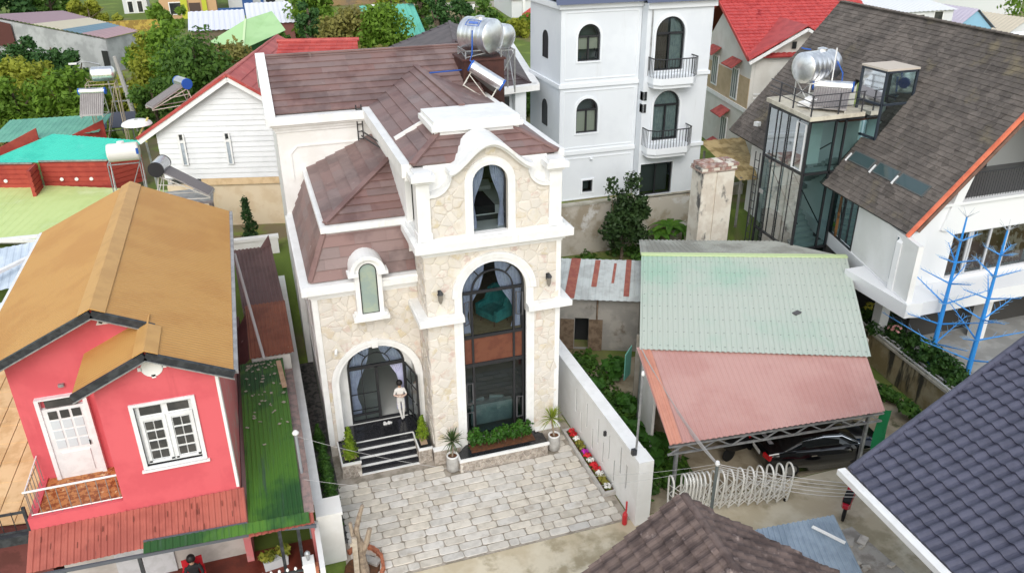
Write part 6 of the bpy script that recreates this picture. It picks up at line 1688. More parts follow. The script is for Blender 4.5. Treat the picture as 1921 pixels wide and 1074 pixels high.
# far slope, ridge
RG0, RG1 = Vector(rp_(0, SL)), Vector(rp_(UB, SL))
fs_ = (Vector((.9931, -.1173, 0)) * 5.5 + Vector((0, 0, -6.5)))
X.part('far_roof', MB().quad(tuple(RG0), tuple(RG1), tuple(RG1 + fs_), tuple(RG0 + fs_)), SHG)
q = MB()
for i in range(52):
    a = RG0.lerp(RG1, i / 52); b = RG0.lerp(RG1, (i + 1.2) / 52); q._bar(tuple(a + Vector((0, 0, .06))), tuple(b + Vector((0, 0, .03))), .3, .04)
X.part('ridge_cap', q, SHG)
VERGE = mat('terracotta_verge', px(228, 128, 98), .6, c2=px(212, 112, 84), ns=2)
X.part('verge', MB()._bar(tuple(Vector(rp_(-.06, -.1)) - NRM * .03), tuple(Vector(rp_(-.06, SL)) - NRM * .03), .10, .14), VERGE)
X.part('verge_board', MB()._bar(tuple(Vector(rp_(.12, .3)) - NRM * .3), tuple(Vector(rp_(.12, SL)) - NRM * .3), .3, .14), mat('soffit_brown', (.20, .11, .085), .8, c2=(.14, .08, .06), ns=3))
# skylights sunk in the lower roof
for u0, u1 in ((4.2, 5.75), (2.6, 4.0), (.75, 2.5)):
    f = X.part('skylight', MB().prism([rp_(u0, 1.42), rp_(u1, 1.42), rp_(u1, 1.95), rp_(u0, 1.95)], tuple(NRM * .07)), mat('skylight_frame', (.10, .11, .11), .5))
    X.part('pane', MB().poly([tuple(Vector(rp_(a, b)) + NRM * .075) for a, b in ((u0 + .08, 1.47), (u1 - .08, 1.47), (u1 - .08, 1.9), (u0 + .08, 1.9))]), mat('skylight_pane', (.05, .085, .09), .06, spec=.7), f)
    X.part('flashing', MB()._bar(tuple(Vector(rp_(u1 + .06, 1.35)) + NRM * .05), tuple(Vector(rp_(u1 + .06, 1.75)) + NRM * .05), .06, .1), MT, f)
# side wall on the oblique boundary line
A0 = Vector((22.55, 21.05)); sang = math.atan2(33.4 - 20.9, 25.9 - 22.5)
ms = anymap((22.55, 21.05), sang)                 # u runs to the back, +depth is to the left (outside)
def mside(u, w, d): return ms(u, w, -d)
X.part('side_wall', wall(MB(), mside, 0.02, 4.95, 4.09, 6.38, [(1.42, .13, 4.4, 6.2, 0)], .2), MW)
w = X.part('slot_window', MB().poly([mside(1.29, 4.4, .006), mside(1.55, 4.4, .006), mside(1.55, 6.2, .006), mside(1.29, 6.2, .006)]), mat('teal_glass', (.05, .11, .12), .06, spec=.7))
X.part('window_frame', (lambda q: band(q, mside, [(1.29, 4.4), (1.55, 4.4), (1.55, 6.2), (1.29, 6.2)], .03, -.03, .1, True))(MB()), MT, w)
X.part('slab_band', MB().prism([mside(-.12, 3.5, -.06), mside(12.5, 3.5, -.06), mside(12.5, 3.5, .6), mside(-.12, 3.5, .6)], (0, 0, .6)), MT)
# dark glazing between wall and stair
q = X.part('glazing', MB().poly([mside(4.97, 4.1, .05), mside(7.2, 4.1, .05), mside(7.2, 6.5, .05), mside(4.97, 6.4, .05)]), GLASSD)
X.part('glazing_frame', (lambda q: band(q, mside, [(4.97, 4.1), (7.2, 4.1), (7.2, 6.45), (4.97, 6.45)], -.1, -.03, .07, True).prism([mside(6.2, 4.1, 0), mside(6.28, 4.1, 0), mside(6.28, 6.45, 0), mside(6.2, 6.45, 0)], (.05, 0, 0)))(MB()), BLACKM, q)
X.part('inner_room', MB().box(25.4, 25.5, 22.5, 27.5, 4.1, 8.0).box(24.3, 25.4, 27.4, 27.5, 4.1, 6.6), mat('timber_room', (.12, .065, .03), .7, c2=(.28, .13, .045), ns=.9, lo=.5, hi=.55))
# ground level recess and columns
X.part('recess_wall', MB().box(24.75, 36, 22.75, 22.9, 1.2, 3.5).box(24.3, 24.75, 23.9, 33, 1.2, 3.5), mat('recess_shade_dark', (.05, .048, .045), .8))  # near-black colour paints in the shade below the upper floor
for x, y in ((23.75, 23.3), (27.6, 21.9), (31.5, 21.9)): X.part('column', MB().box(x - .22, x + .22, y - .22, y + .22, 1.2, 3.5), MW)
# street front
FY = 22.12
X.part('front_wall', wall(MB(), frontmap(FY), 24.02, 35, 4.08, 7.36, [(27.5, 2.2, 4.2, 6.12, 0)], .25), MT)
X.part('front_wall', MB().prism([(22.78, FY, 4.08), (24.018, FY, 4.08), (24.018, FY, 7.36), (22.78, FY, 6.05)], (0, .25, 0)), MT)
X.part('front_slab', MB().box(22.45, 35, 20.9, 24.4, 3.5, 4.07), MT)
win = X.part('wide_window', (lambda q: band(q, frontmap(FY + .08), [(25.3, 4.2), (25.3, 6.12), (29.7, 6.12), (29.7, 4.2)], -.07, 0, .1, True))(MB()), mat('alloy_frame', (.5, .51, .53), .4))
q = MB()
for x in (26.22, 26.34, 27.28, 28.2): q.box(x - .045, x + .045, FY + .07, FY + .17, 4.2, 6.12)
X.part('mullion', q, mat('alloy_frame', (.5, .51, .53)), win)
for x0, x1 in ((25.36, 26.18), (26.4, 27.24), (27.32, 28.16), (28.24, 29.64)):
    X.part('pane', MB().quad((x0, FY + .12, 4.25), (x1, FY + .12, 4.25), (x1, FY + .12, 6.08), (x0, FY + .12, 6.08)), GLASS, win)
X.part('curtain', pleats(25.3, 29.7, FY + .42, 4.2, 6.2, 60), mat('brown_curtain', (.16, .085, .055), .9, c2=(.38, .30, .26), ns=3, lo=.5, hi=.56), win)
# balcony level: white angular frame, railing, timber door
X.part('balcony_floor', MB().box(24.6, 35, FY + .26, 25.6, 7.2, 7.36), mat('balcony_grey', (.14, .145, .15), .6))
X.part('balcony_upstand', MB().box(24.02, 35, FY - .12, FY + .25, 7.36, 7.47), MT)
X.part('angular_frame', MB().prism([(24.5, 22.02, 6.4), (24.86, 22.02, 6.3), (25.62, 22.02, 9.0), (28.6, 22.02, 12.05), (28.6, 22.02, 12.6), (25.2, 22.02, 9.12)], (0, .5, 0)), MT)
X.part('gable_panel', MB().poly([(24.0, 22.5, 7.4), (25.1, 22.5, 7.4), (25.4, 22.5, 9.0), (25.2, 22.5, 8.7)]), mat('gable_timber', (.19, .13, .11), .8, c2=(.12, .08, .07), ns=3))
X.part('balcony_back_wall', MB().prism([(25.6, 25.5, 7.36), (34, 25.5, 7.36), (34, 25.5, 12.2), (28.9, 25.5, 12.2), (26.3, 25.5, 9.0)], (0, .1, 0)), mat('balcony_wall_grey', (.38, .40, .40), .7))
dr = X.part('timber_door', MB().box(28.2, 29.7, 25.38, 25.49, 7.38, 9.9), mat('timber_orange', (.26, .10, .03), .5, c2=(.18, .065, .02), ns=2))
X.part('door_frame', MB().box(28.0, 28.2, 25.36, 25.49, 7.38, 10.0).box(29.7, 29.85, 25.36, 25.49, 7.38, 10.0), BLACKM, dr)
q = MB().tube([(25.4, 22.25, 8.5), (35, 22.25, 8.5)], .025, 6)
for i in range(70): q.tube([(25.45 + i * .13, 22.25, 7.47), (25.45 + i * .13, 22.25, 8.5)], .011, 4, False)
X.part('balcony_railing', q, BLACKM)
X.part('planter_box', MB().box(25.6, 25.9, 22.7, 23.1, 7.38, 7.9), mat('box_wood', (.35, .25, .17), .8))
X.part('house_core', MB().box(26.2, 34, 25.7, 36, 1.2, 7.3), MW)
X.part('rear_corner_wall', MB().box(25.2, 26.2, 31.8, 35.8, 1.2, 6.4), MW)
# glass stair box
cx0, cx1, cy0, cy1, ct = 22.42, 25.15, 27.92, 31.15, 9.45
q = MB()
for x, y in ((cx0, cy0), (cx0 + .22, cy1), (cx1 - .9, cy0), (23.75, cy0)): q._bar((x, y, 1.2), (x, y, ct), .1 if y == cy0 and x == cx0 else .08, .1)
for z_ in (3.45, 7.05, ct - .08):
    q._bar((cx0, cy0, z_), (cx1, cy0, z_), .1, .1)._bar((cx0, cy0, z_), (cx0 + .22, cy1, z_), .1, .1)
for y in (28.7, 29.5, 30.3):
    q._bar((cx0 + .06, y, 3.4), (cx0 + .06, y, ct), .045, .045)
sf = X.part('stair_frame', q, BLACKM)
q = MB()
for a, b in (((3.5), (7.0)), ((7.1), (9.35))):
    q.quad((cx0, cy0, a), (cx1, cy0, a), (cx1, cy0, b), (cx0, cy0, b)); q.quad((cx0, cy0, a), (cx0 + .22, cy1, a), (cx0 + .22, cy1, b), (cx0, cy0, b))
q.quad((cx0, cy0, 1.3), (cx1, cy0, 1.3), (cx1, cy0, 3.4), (cx0, cy0, 3.4)); q.quad((cx0, cy0, 1.3), (cx0 + .22, cy1, 1.3), (cx0 + .22, cy1, 3.4), (cx0, cy0, 3.4))
X.part('stair_glazing', q, GLASSB, sf)
X.part('white_door', (lambda q: band(q, lambda u, w, d: (cx0 - .04 + d + (u - cy0) * .068, u, w), [(28.15, 7.2), (28.75, 7.2), (28.75, 9.2), (28.15, 9.2)], -.08, -.03, .03, True))(MB()), MT, sf)
ST = mat('stair_concrete', (.36, .36, .35), .7)
q = MB()
for i in range(10):
    q.box(23.0, 24.1, 28.4 + i * .24, 28.64 + i * .24, 3.5 + i * .19, 3.7 + i * .19); q.box(24.1, 25.1, 28.4 + i * .24, 28.64 + i * .24, 7.2 - i * .17, 7.4 - i * .17)
q.box(22.6, 25.1, 30.8, 31.1, 5.2, 5.4).box(22.6, 25.1, 28.0, 28.4, 7.0, 7.15).box(22.6, 25.1, 28.0, 28.4, 3.4, 3.55)
X.part('staircase', q, ST, sf)
q = MB().tube([(22.95, 28.4, 4.5), (22.95, 30.8, 6.4)], .03, 6).tube([(24.0, 28.2, 4.4), (24.0, 30.6, 6.2)], .03, 6).tube([(24.05, 28.4, 8.2), (24.05, 30.8, 6.5)], .03, 6)
X.part('stair_handrail', q, BLACKM, sf)
X.part('stair_white_wall', MB().box(23.3, 24.0, 29.0, 29.1, 7.1, 9.4).box(25.15, 25.25, 28.1, 31.1, 3.5, 9.4), MW, sf)
X.part('red_ceiling', MB().box(24.0, 26.0, 28.0, 31.0, 9.2, 9.3), mat('red_brown_ceiling', (.20, .07, .05), .8), sf)
q = MB()
for i in range(14): q.tube([(22.3, 30.95, 1.6 + i * .4), (22.3, 31.3, 1.6 + i * .4)], .018, 5)
for y in (30.95, 31.3): q.tube([(22.3, y, 1.2), (22.3, y, 7.2)], .025, 6)
X.part('wall_ladder', q, BLACKM)
X.part('stair_roof_slab', MB().prism([(cx0 - .2, cy0 - .2, ct), (25.05, cy0 - .15, ct), (25.9, 31.8, ct), (cx0 + .3, 31.6, ct)], (0, 0, .18)), mat('slab_beige', (.60, .56, .46), .85, c2=(.46, .42, .34), ns=2))
q = MB(); pr = [(25.0, cy0 - .05, 0), (cx0 - .1, cy0 - .08, 0), (cx0 + .36, 31.5, 0)]
for z_ in (9.95, 10.2, 10.5): q.tube([(x, y, z_) for x, y, _ in pr], .022, 5)
for x, y in ((cx0 - .1, cy0 - .08), (23.7, cy0 - .07), (24.9, cy0 - .06), (22.55, 29.4), (22.7, 30.6)): q._bar((x, y, ct + .18), (x, y, 10.52), .05, .05)
X.part('roof_railing', q, mat('rail_dark', (.05, .05, .055), .5))
# lift shaft
lx0, lx1, ly0, ly1 = 25.2, 26.75, 27.1, 28.55
q = MB(); NAVY = mat('navy_frame', (.035, .045, .06), .4)
for x in (lx0, lx1):
    for y in (ly0, ly1): q._bar((x, y, 7.8), (x, y, 11.45), .09, .09)
for z_ in (8.6, 10.05, 11.4):
    q._bar((lx0, ly0, z_), (lx1, ly0, z_), .09, .09)._bar((lx0, ly1, z_), (lx1, ly1, z_), .09, .09)._bar((lx0, ly0, z_), (lx0, ly1, z_), .09, .09)._bar((lx1, ly0, z_), (lx1, ly1, z_), .09, .09)
lf_ = X.part('lift_shaft', q, NAVY)
for a, b in ((8.65, 10.0), (10.1, 11.35), (7.7, 8.55)):
    for (xa, ya), (xb, yb) in (((lx0, ly0), (lx1, ly0)), ((lx0, ly1), (lx1, ly1)), ((lx0, ly0), (lx0, ly1)), ((lx1, ly0), (lx1, ly1))):
        X.part('pane', MB().quad((xa, ya, a), (xb, yb, a), (xb, yb, b), (xa, ya, b)), GLASSL, lf_)
X.part('lift_cap', MB().box(lx0 - .06, lx1 + .06, ly0 - .06, ly1 + .06, 11.45, 11.53), mat('cap_beige', (.56, .50, .43), .8), lf_)
X.part('lift_machine', MB().box(25.7, 26.4, 27.5, 28.2, 8.7, 9.2).box(25.9, 26.2, 27.9, 28.1, 9.2, 9.9), mat('machine_grey', (.40, .42, .42), .5), lf_)
X.part('roof_lamp', MB().rbox((24.3, 34.3, 7.6), (.25, .25, .2), .3), TRIM)

# tank and heater on the stair roof
t = Thing('water_tank', 'big shiny steel water tank on the roof terrace of the modern house', 'water tank', (24.3, 30.6, 9.63))
tank_stand(t, (24.35, 30.5, 9.63), 1.2, 1.0, .85, mat('frame_white', (.6, .6, .58), .5)); lying_tank(t, (24.35, 30.5, 9.63 + 1.5), .68, 1.7, RAD(10))
t.part('hatch', MB().lathe([(.22, 0), (.22, .1), (.06, .15)], (24.6, 30.6, 11.78), 12), STEEL)
t.part('pipe', MB().tube([(24.75, 29.85, 12.0), (24.75, 29.85, 9.7)], .03, 6), TRIM)
solar_heater('solar_water_heater', 'steel solar water heater with blue caps on the roof terrace of the modern house', (24.75, 29.7, 9.63), RAD(-42), 1.7, 1.9, .75)
q = MB().tube([(25.0, 30.0, 11.4), (25.15, 29.7, 10.9), (25.1, 29.6, 10.4)], .03, 6).tube([(25.85, 29.1, 10.7), (25.9, 28.9, 9.7)], .035, 6).tube([(23.7, 30.9, 11.9), (23.9, 30.9, 11.85), (24.2, 30.9, 11.8)], .03, 6)
single('blue_water_pipe', q, BLUEP, 'blue plastic pipes beside the tank on the roof terrace of the modern house', 'pipe')
q = MB().rbox((23.35, 29.3, 9.8), (.9, .7, .16), .4).rbox((23.5, 29.4, 9.95), (.6, .5, .14), .6)
single('cement_bags', q, TRIM, 'white sacks lying on the roof terrace beside the steel tank', 'sacks')
# slope of the neighbouring stair roof sheets handled above

# ------------------------------------------------------------------ retaining wall, planting and blue metal trees of the modern house
YW_ = mat('ochre_stained_wall', (.36, .31, .20), .9, c2=(.24, .19, .10), ns=.9, dirt=(.05, .047, .035), ds=1.1, dlo=.50, dhi=.64, dstr=(2.2, 2.2, .35), bump=.35, bs=12)
t = Thing('ochre_wall', 'mouldy ochre retaining wall topped by white metal rails beside the carport', 'wall', (23.2, 21.5, 0))
t.part('face', MB().prism([(22.95, 17.9, 0), (23.75, 25.6, 0), (23.75, 25.6, 1.35), (22.95, 17.9, 1.35)], (.2, -.02, 0)), YW_)
t.part('coping', MB()._bar((23.05, 17.9, 1.4), (23.85, 25.6, 1.4), .34, .1), mat('coping_concrete', (.44, .42, .36)))
q = MB()
for o, z_ in ((-.12, 1.56), (.12, 1.56)): q._bar((23.05 + o, 17.9, z_), (23.85 + o, 25.5, z_), .05, .05)
for i in range(9): q._bar((22.95 + i * .1, 18.0 + i * .93, 1.56), (23.19 + i * .1, 18.0 + i * .93, 1.56), .04, .04)
t.part('top_rails', q, mat('rail_pale', (.55, .56, .56), .5))
t = Thing('brick_rubble_heap', 'small heap of broken red bricks at the end of the ochre wall', 'rubble', (22.9, 17.7, 0))
for i in range(12): t.part('brick', MB().rbox((22.9 + rnd.uniform(-.3, .3), 17.7 + rnd.uniform(-.3, .3), 1.0 + rnd.uniform(0, .35)), (.22, .12, .08), rnd.random() * 3, rnd.uniform(-.4, .4)), BRICK)
t.part('base', MB().box(22.6, 23.2, 17.4, 17.9, 0, 1.0), SHW)
structure('modern_house_yard', MB().box(24.4, 36, 14, 24.5, 1.1, 1.212), mat('yard_slab', (.33, .33, .32), .8, c2=(.26, .26, .25), ns=1.2))
structure('modern_house_kerb', MB().box(24.2, 36, 17.4, 18.3, 1.1, 1.3), mat('kerb_sand', (.45, .38, .27), .9, c2=(.36, .30, .2), ns=3))
structure('planting_bed', MB().prism([(23.12, 17.92, -.1), (24.6, 17.92, -.1), (24.9, 25.6, -.1), (23.9, 25.6, -.1)], (0, 0, 1.3)), SOIL)
LOT = leaf_mat('lot_shrub_leaf', (.012, .04, .012), (.055, .13, .02), 2.5, .2, third=(.25, .28, .04))
for i, (x, y, h, nm) in enumerate(((23.95, 24.3, .9, 'furthest back, with yellowing leaves'), (23.9, 23.3, 1.0, 'second from the back'), (23.85, 22.4, .9, 'third from the back, with pale pink flowers'), (23.8, 21.5, 1.1, 'fourth from the back'), (23.75, 20.6, 1.3, 'fifth from the back, at the left blue tree'), (23.7, 19.8, 1.1, 'sixth from the back'), (23.6, 19.0, .9, 'nearest the brick heap'))):
    t = Thing('hedge_shrub', 'dark green shrub behind the ochre wall, %s' % nm, 'shrub', (x, y, 1.2), group='shrubs behind the ochre wall', world=False)
    t.part('stem', MB().tube([(0, 0, 0), (0, 0, h * .7)], [.04, .02], 5), BARK)
    t.part('foliage', leaves(rclumps(r, 7, 0, 0, h * .55, .4, .45, h * .35, .32, 110), .09, 500 + i, .5, .35), LOT)
    if i == 2: t.part('blossom', leaves([(-.1, 0, h, .3, .3, .1, 16)], .07, 77, 1, .8, .9), mat('pink_petal', (.7, .35, .33), .7))
    if i == 0: t.part('blossom', leaves([(.1, -.1, h * 1.05, .3, .3, .15, 40)], .09, 78, 1, .6, .6), mat('yellow_leaf', (.6, .55, .08), .7))
for i, (x, y, h) in enumerate(((22.2, 19.2, .7), (21.6, 18.1, .8), (22.4, 20.6, .5), (22.3, 18.4, .5))):
    t = Thing('wall_foot_plant', 'green plant at the foot of the ochre wall beside the carport, %s of four' % ('first', 'second', 'third', 'fourth')[i], 'plant', (x, y, 0), group='plants at the foot of the ochre wall', world=False)
    t.part('stem', MB().tube([(0, 0, 0), (0, 0, h * .6)], [.03, .015], 5), BARK)
    t.part('foliage', leaves([(rnd.uniform(-.35, .35), rnd.uniform(-.35, .35), h * rnd.uniform(.3, 1), .3, .3, .18, 60) for _ in range(6)], .1, 640 + i, 1.0, .3, .6), GBUSH)
r2 = random.Random(17)
for i, (x, y, a, s_) in enumerate(((23.95, 20.75, 12, 'left'), (24.27, 19.3, 40, 'right'))):
    y -= .15
    r = random.Random(21)
    t = Thing('blue_metal_tree', 'bright blue metal tree sculpture with tapering tiers of twigs, %s one of two' % s_, 'sculpture', (x, y, 1.2), RAD(a), group='blue metal trees in front of the modern house', world=False)
    BLU = mat('bright_blue_paint', (.035, .26, .68), .45)
    HT = 6.35
    t.part('trunk', MB().tube([(0, 0, 0), (0, 0, HT)], [.11, .03], 10), BLU)
    for k in range(6):
        z_ = 1.1 + k * .86
        for j in range(3):
            aa = j * 2.1 + k * .75; L_ = (2.0 - k * .27) * r.uniform(.85, 1.1)
            d = Vector((math.cos(aa), math.sin(aa), .42)); tip = Vector((0, 0, z_)) + d * L_
            b = t.part('branch', MB().tube([(0, 0, z_), tuple(tip)], [.034, .012], 6), BLU)
            sd_ = Vector((-math.sin(aa), math.cos(aa), 0)); tw = MB()
            for m_ in range(5):
                f = .25 + m_ * .17; bp_ = Vector((0, 0, z_)) + d * L_ * f
                for sg in (-1, 1): tw.tube([tuple(bp_), tuple(bp_ + (d * .5 + sd_ * sg * .6 + Vector((0, 0, .25))) * .34 * (1.15 - f * .5))], [.008, .004], 4, False)
            t.part('twigs', tw, mat('pale_blue_twig', (.20, .42, .68), .5), b, kind='stuff')
    tw = MB()
    for j in range(6): tw.tube([(0, 0, HT - .03), (.35 * math.cos(j * 1.05), .35 * math.sin(j * 1.05), HT + .28)], [.012, .005], 4, False)
    t.part('crown_twigs', tw, mat('grey_twig', (.38, .42, .46), .5))

# ------------------------------------------------------------------ red-roofed house between villa and modern house
RT_ = mat('bright_red_tile', px(192, 80, 78), .5, c2=px(176, 68, 67), ns=2, rv=.1, dirt=px(150, 44, 48), ds=1.2, dlo=.6, dhi=.75)
EW = mat('red_house_wall', (.66, .645, .60), .7, c2=(.60, .58, .53), ns=.8)
EB = mat('red_house_band', (.52, .40, .26), .7, c2=(.46, .35, .22), ns=2)
Eh = Thing('red_roofed_house', 'cream house with bright red tiled gables between the villa and the modern house', 'house', (29, 43, 3.0))
ev = Vector((.18, .984, 0)); e0 = Vector((27.95, 41.0, 0))
ee = lambda u, d, z_: tuple(e0 + ev * u + Vector((.984, -.18, 0)) * d + Vector((0, 0, z_)))
Eh.part('side_wall', MB().prism([ee(0, .2, 2.9), ee(7.5, .2, 2.9), ee(7.5, .2, 9.3), ee(5.0, .2, 11.6), ee(0, .2, 9.4)], tuple(Vector((.984, -.18, 0)) * .2)), EW)
Eh.part('band', MB().prism([ee(0, .17, 6.55), ee(7.5, .17, 6.55), ee(7.5, .17, 8.3), ee(0, .17, 8.3)], tuple(Vector((.984, -.18, 0)) * .03)), EB)
Eh.part('front_wall', MB().prism([ee(0, .41, 2.9), ee(0, 7, 2.9), ee(0, 7, 9.5), ee(0, 3.0, 11.1), ee(0, .41, 9.4)], tuple(ev * .2)), EW)
Eh.part('ledge', MB().prism([ee(-.1, .1, 6.3), ee(7.5, .1, 6.3), ee(7.5, .1, 6.55), ee(-.1, .1, 6.55)], tuple(Vector((.984, -.18, 0)) * .12)), TRIM)
rp1 = [ee(-.3, -.15, 9.55), ee(-.3, 9, 9.55), ee(5.0, 9, 12.15), ee(5.0, -.15, 12.15)]
dk = Eh.part('roof', MB().poly(rp1).poly([ee(5.0, -.15, 12.15), ee(5.0, 9, 12.15), ee(10, 9, 9.6), ee(10, -.15, 9.6)]), mat('red_deck', px(120, 40, 40), .8))
jm = MB(); roof_tiles(None, None, rp1, .33, .34, RT_, joined=jm, lift=.05, thick=.02, stagger=0, m=3, wave=lambda t_: .035 * math.sin(math.pi * (t_ % 1)))
Eh.part('roof_tiles', jm, RT_, dk, kind='stuff')
Eh.part('ridge_cap', MB().tube([ee(5.0, -.2, 12.22), ee(5.0, 9, 12.22)], .14, 8), RT_)
Eh.part('verge_trim', MB()._bar(ee(-.35, -.2, 9.48), ee(5.0, -.2, 12.08), .1, .18)._bar(ee(5.0, -.2, 12.08), ee(8, -.2, 10.6), .1, .18), RT_)
# cross gable
gp = ee(-.55, 3.05, 11.25)
for pts in ([ee(-.55, -.25, 9.45), gp, ee(3.4, 3.05, 11.25), ee(-.2, -.25, 9.62)], [gp, ee(-.55, 6.2, 9.6), ee(-.2, 6.2, 9.7), ee(3.4, 3.05, 11.25)]):
    Eh.part('cross_gable_roof', MB().prism([tuple(Vector(p_) + Vector((0, 0, .05))) for p_ in pts], (0, 0, .06)), RT_)
Eh.part('gable_trim', MB()._bar(ee(-.6, -.25, 9.33), ee(-.6, 3.05, 11.13), .1, .16)._bar(ee(-.6, 3.05, 11.13), ee(-.6, 6.2, 9.45), .1, .16), TRIM)
Eh.part('gable_face', MB().poly([ee(-.02, .3, 9.3), ee(-.02, 5.8, 9.3), ee(-.02, 3.05, 10.95)]), EW)
Eh.part('gable_vent', MB().rbox(ee(-.08, 2.6, 10.2), (.25, .06, .4), -.18), DGL)
for u, z0, z1 in ((1.6, 6.7, 8.6), (5.0, 6.9, 8.8), (2.6, 3.7, 5.4), (2.0, 3.0, 3.1)):
    if z1 - z0 > 1:
        w = Eh.part('window', MB().prism([ee(u, .12, z0), ee(u + 1.0, .12, z0), ee(u + 1.0, .12, z1), ee(u, .12, z1)], tuple(Vector((.984, -.18, 0)) * .06)), WDOOR)
        for k in range(3): Eh.part('pane', MB().poly([ee(u + .08 + k * .31, .11, z0 + .1), ee(u + .3 + k * .31, .11, z0 + .1), ee(u + .3 + k * .31, .11, z1 - .1), ee(u + .08 + k * .31, .11, z1 - .1)]), mat('grey_pane', (.20, .22, .23), .1), w)
    L0 = .7 if z1 - z0 < 1 else 0
    Eh.part('window_awning', MB().prism([ee(u - .2 - L0, .15, z1 + .5), ee(u + 1.3 + L0 * 2, .15, z1 + .5), ee(u + 1.4 + L0 * 2, -.5, z1 + .1), ee(u - .3 - L0, -.5, z1 + .1)], (0, 0, .06)), mat('brick_red_awning', px(178, 84, 76), .7, c2=px(150, 66, 62), ns=3))
q = MB()
for i in range(4): q._bar(ee(-.02, .5, 6.7 + i * .24), ee(-.02, 2.2, 6.7 + i * .24), .05, .1)
Eh.part('balcony_slats', q, TRIM)
Eh.part('balcony_slab', MB().prism([ee(-1.2, .3, 6.1), ee(-1.2, 5, 6.1), ee(0, 5, 6.1), ee(0, .3, 6.1)], (0, 0, .3)), TRIM)
t = Thing('water_tank', 'steel water tank on a white frame below the red cross gable', 'water tank', ee(-.7, 2.6, 6.4))
c_ = ee(-.7, 2.6, 7.2); tank_stand(t, (c_[0], c_[1], 6.4), 1.5, .8, 1.3, mat('frame_white', (.6, .6, .58))); lying_tank(t, (c_[0], c_[1], 8.25), .62, 1.8, RAD(-10))
t = Thing('ochre_yard_roof', 'mossy ochre sheet roof low between the villa and the red-roofed house', 'shed', (25.2, 37, 2.4))
t.part('sheet', MB().corr((23.6, 34.2, 4.7), (24.6, 34.0, 4.7), (27.2, 39.5, 5.3), (24.3, 39.6, 5.3), .2, .03), mat('ochre_sheet', px(196, 172, 124), .8, c2=px(150, 128, 84), ns=1.5))
for x, y in ((23.8, 34.4), (24.5, 34.3), (24.5, 39.3), (27, 39.2)): t.part('post', MB()._bar((x, y, 2.0), (x, y, 4.8), .1, .1), SHW)

# ------------------------------------------------------------------ white boarded house, back left
WB = mat('white_boarding', (.76, .775, .79), .6, c2=(.70, .715, .73), ns=.8)
RSH = mat('red_sheet_tile', px(186, 84, 78), .5, c2=px(170, 70, 66), ns=1.0, rv=.08, dirt=px(200, 116, 108), ds=1.2, dlo=.58, dhi=.74)
BEI = mat('beige_render', px(232, 214, 186), .7, c2=px(222, 200, 168), ns=1.2)
Wh = Thing('white_boarded_house', 'white boarded gable house with a red tiled roof behind the orange roof', 'house', (-1.5, 44, 2))
fa = RAD(-14); F0 = (-.85, 41.8)
mf = anymap(F0, fa)
gz = lambda u: 10.42 - abs(u) * .63
Wh.part('front_wall', MB().prism([mf(-4.0, 5.2, .06), mf(1.9, 5.2, .06), mf(1.9, gz(1.9) - .1, .06), mf(0, gz(0) - .1, .06), mf(-4.0, gz(4.0) - .1, .06)], tuple(Vector(mf(0, 0, .2)) - Vector(mf(0, 0, 0)))), WB)
z_ = 5.2; k = 0
while z_ < 10.2:
    h = .27; zt = min(z_ + h, 10.3)
    um = min(4.0, (10.35 - zt) / .63); ur = min(1.9, um)
    if um > .15:
        Wh.part('board', MB().prism([mf(-um, z_, -.012), mf(ur, z_, -.012), mf(ur, zt - .004, .03), mf(-um, zt - .004, .03)], tuple(Vector(mf(0, 0, .03)) - Vector(mf(0, 0, 0)))), WB)
    z_ += h
Wh.part('lower_wall', MB().prism([mf(-4.0, 1.2, .1), mf(1.95, 1.2, .1), mf(1.95, 4.85, .1), mf(-4.0, 4.85, .1)], tuple(Vector(mf(0, 0, .2)) - Vector(mf(0, 0, 0)))), BEI)
cp2 = Wh.part('tile_course', MB().prism([mf(-2.2, 4.85, -.03), mf(1.95, 4.85, -.03), mf(1.95, 5.19, .0), mf(-2.2, 5.19, .0)], tuple(Vector(mf(0, 0, .2)) - Vector(mf(0, 0, 0)))), mat('course_tan', px(224, 196, 156), .7, c2=px(210, 180, 140), ns=3))
for u in (-2.8, -.55):
    w = Wh.part('window', MB().prism([mf(u - .16, 5.95, -.05), mf(u + .16, 5.95, -.05), mf(u + .16, 7.1, -.05), mf(u - .16, 7.1, -.05)], tuple(Vector(mf(0, 0, .08)) - Vector(mf(0, 0, 0)))), mat('pale_blue_pane', (.42, .47, .52), .1, c2=(.30, .34, .38), ns=3))
    Wh.part('window_frame', (lambda q: band(q, mf, [(u - .16, 5.95), (u + .16, 5.95), (u + .16, 7.55), (u - .16, 7.55)], .08, -.09, 0, True).prism([mf(u - .18, 7.1, -.08), mf(u + .18, 7.1, -.08), mf(u + .18, 7.22, -.08), mf(u - .18, 7.22, -.08)], (0, .1, 0)))(MB()), TRIM, w)
    Wh.part('vent_light', MB().prism([mf(u - .14, 7.26, -.06), mf(u + .14, 7.26, -.06), mf(u + .14, 7.5, -.06), mf(u - .14, 7.5, -.06)], (0, .08, 0)), DGL, w)
mr_ = lambda u, d, z_: mf(u, z_, d)
for nm, poly in (('left', [mr_(-4.75, 12.5, gz(4.75)), mr_(-4.75, -.35, gz(4.75)), mr_(0, -.35, gz(0)), mr_(0, 12.5, gz(0))]), ('right', [mr_(4.6, -.35, gz(4.6)), mr_(4.6, 12.5, gz(4.6)), mr_(0, 12.5, gz(0)), mr_(0, -.35, gz(0))])):
    dk = Wh.part('roof', MB().poly(poly), mat('red_deck', px(120, 40, 40)))
    roof_tiles(dk, Wh.off, poly, .6, 2.1, RSH, 'roof_tile', lift=.03, thick=.02, stagger=.5)
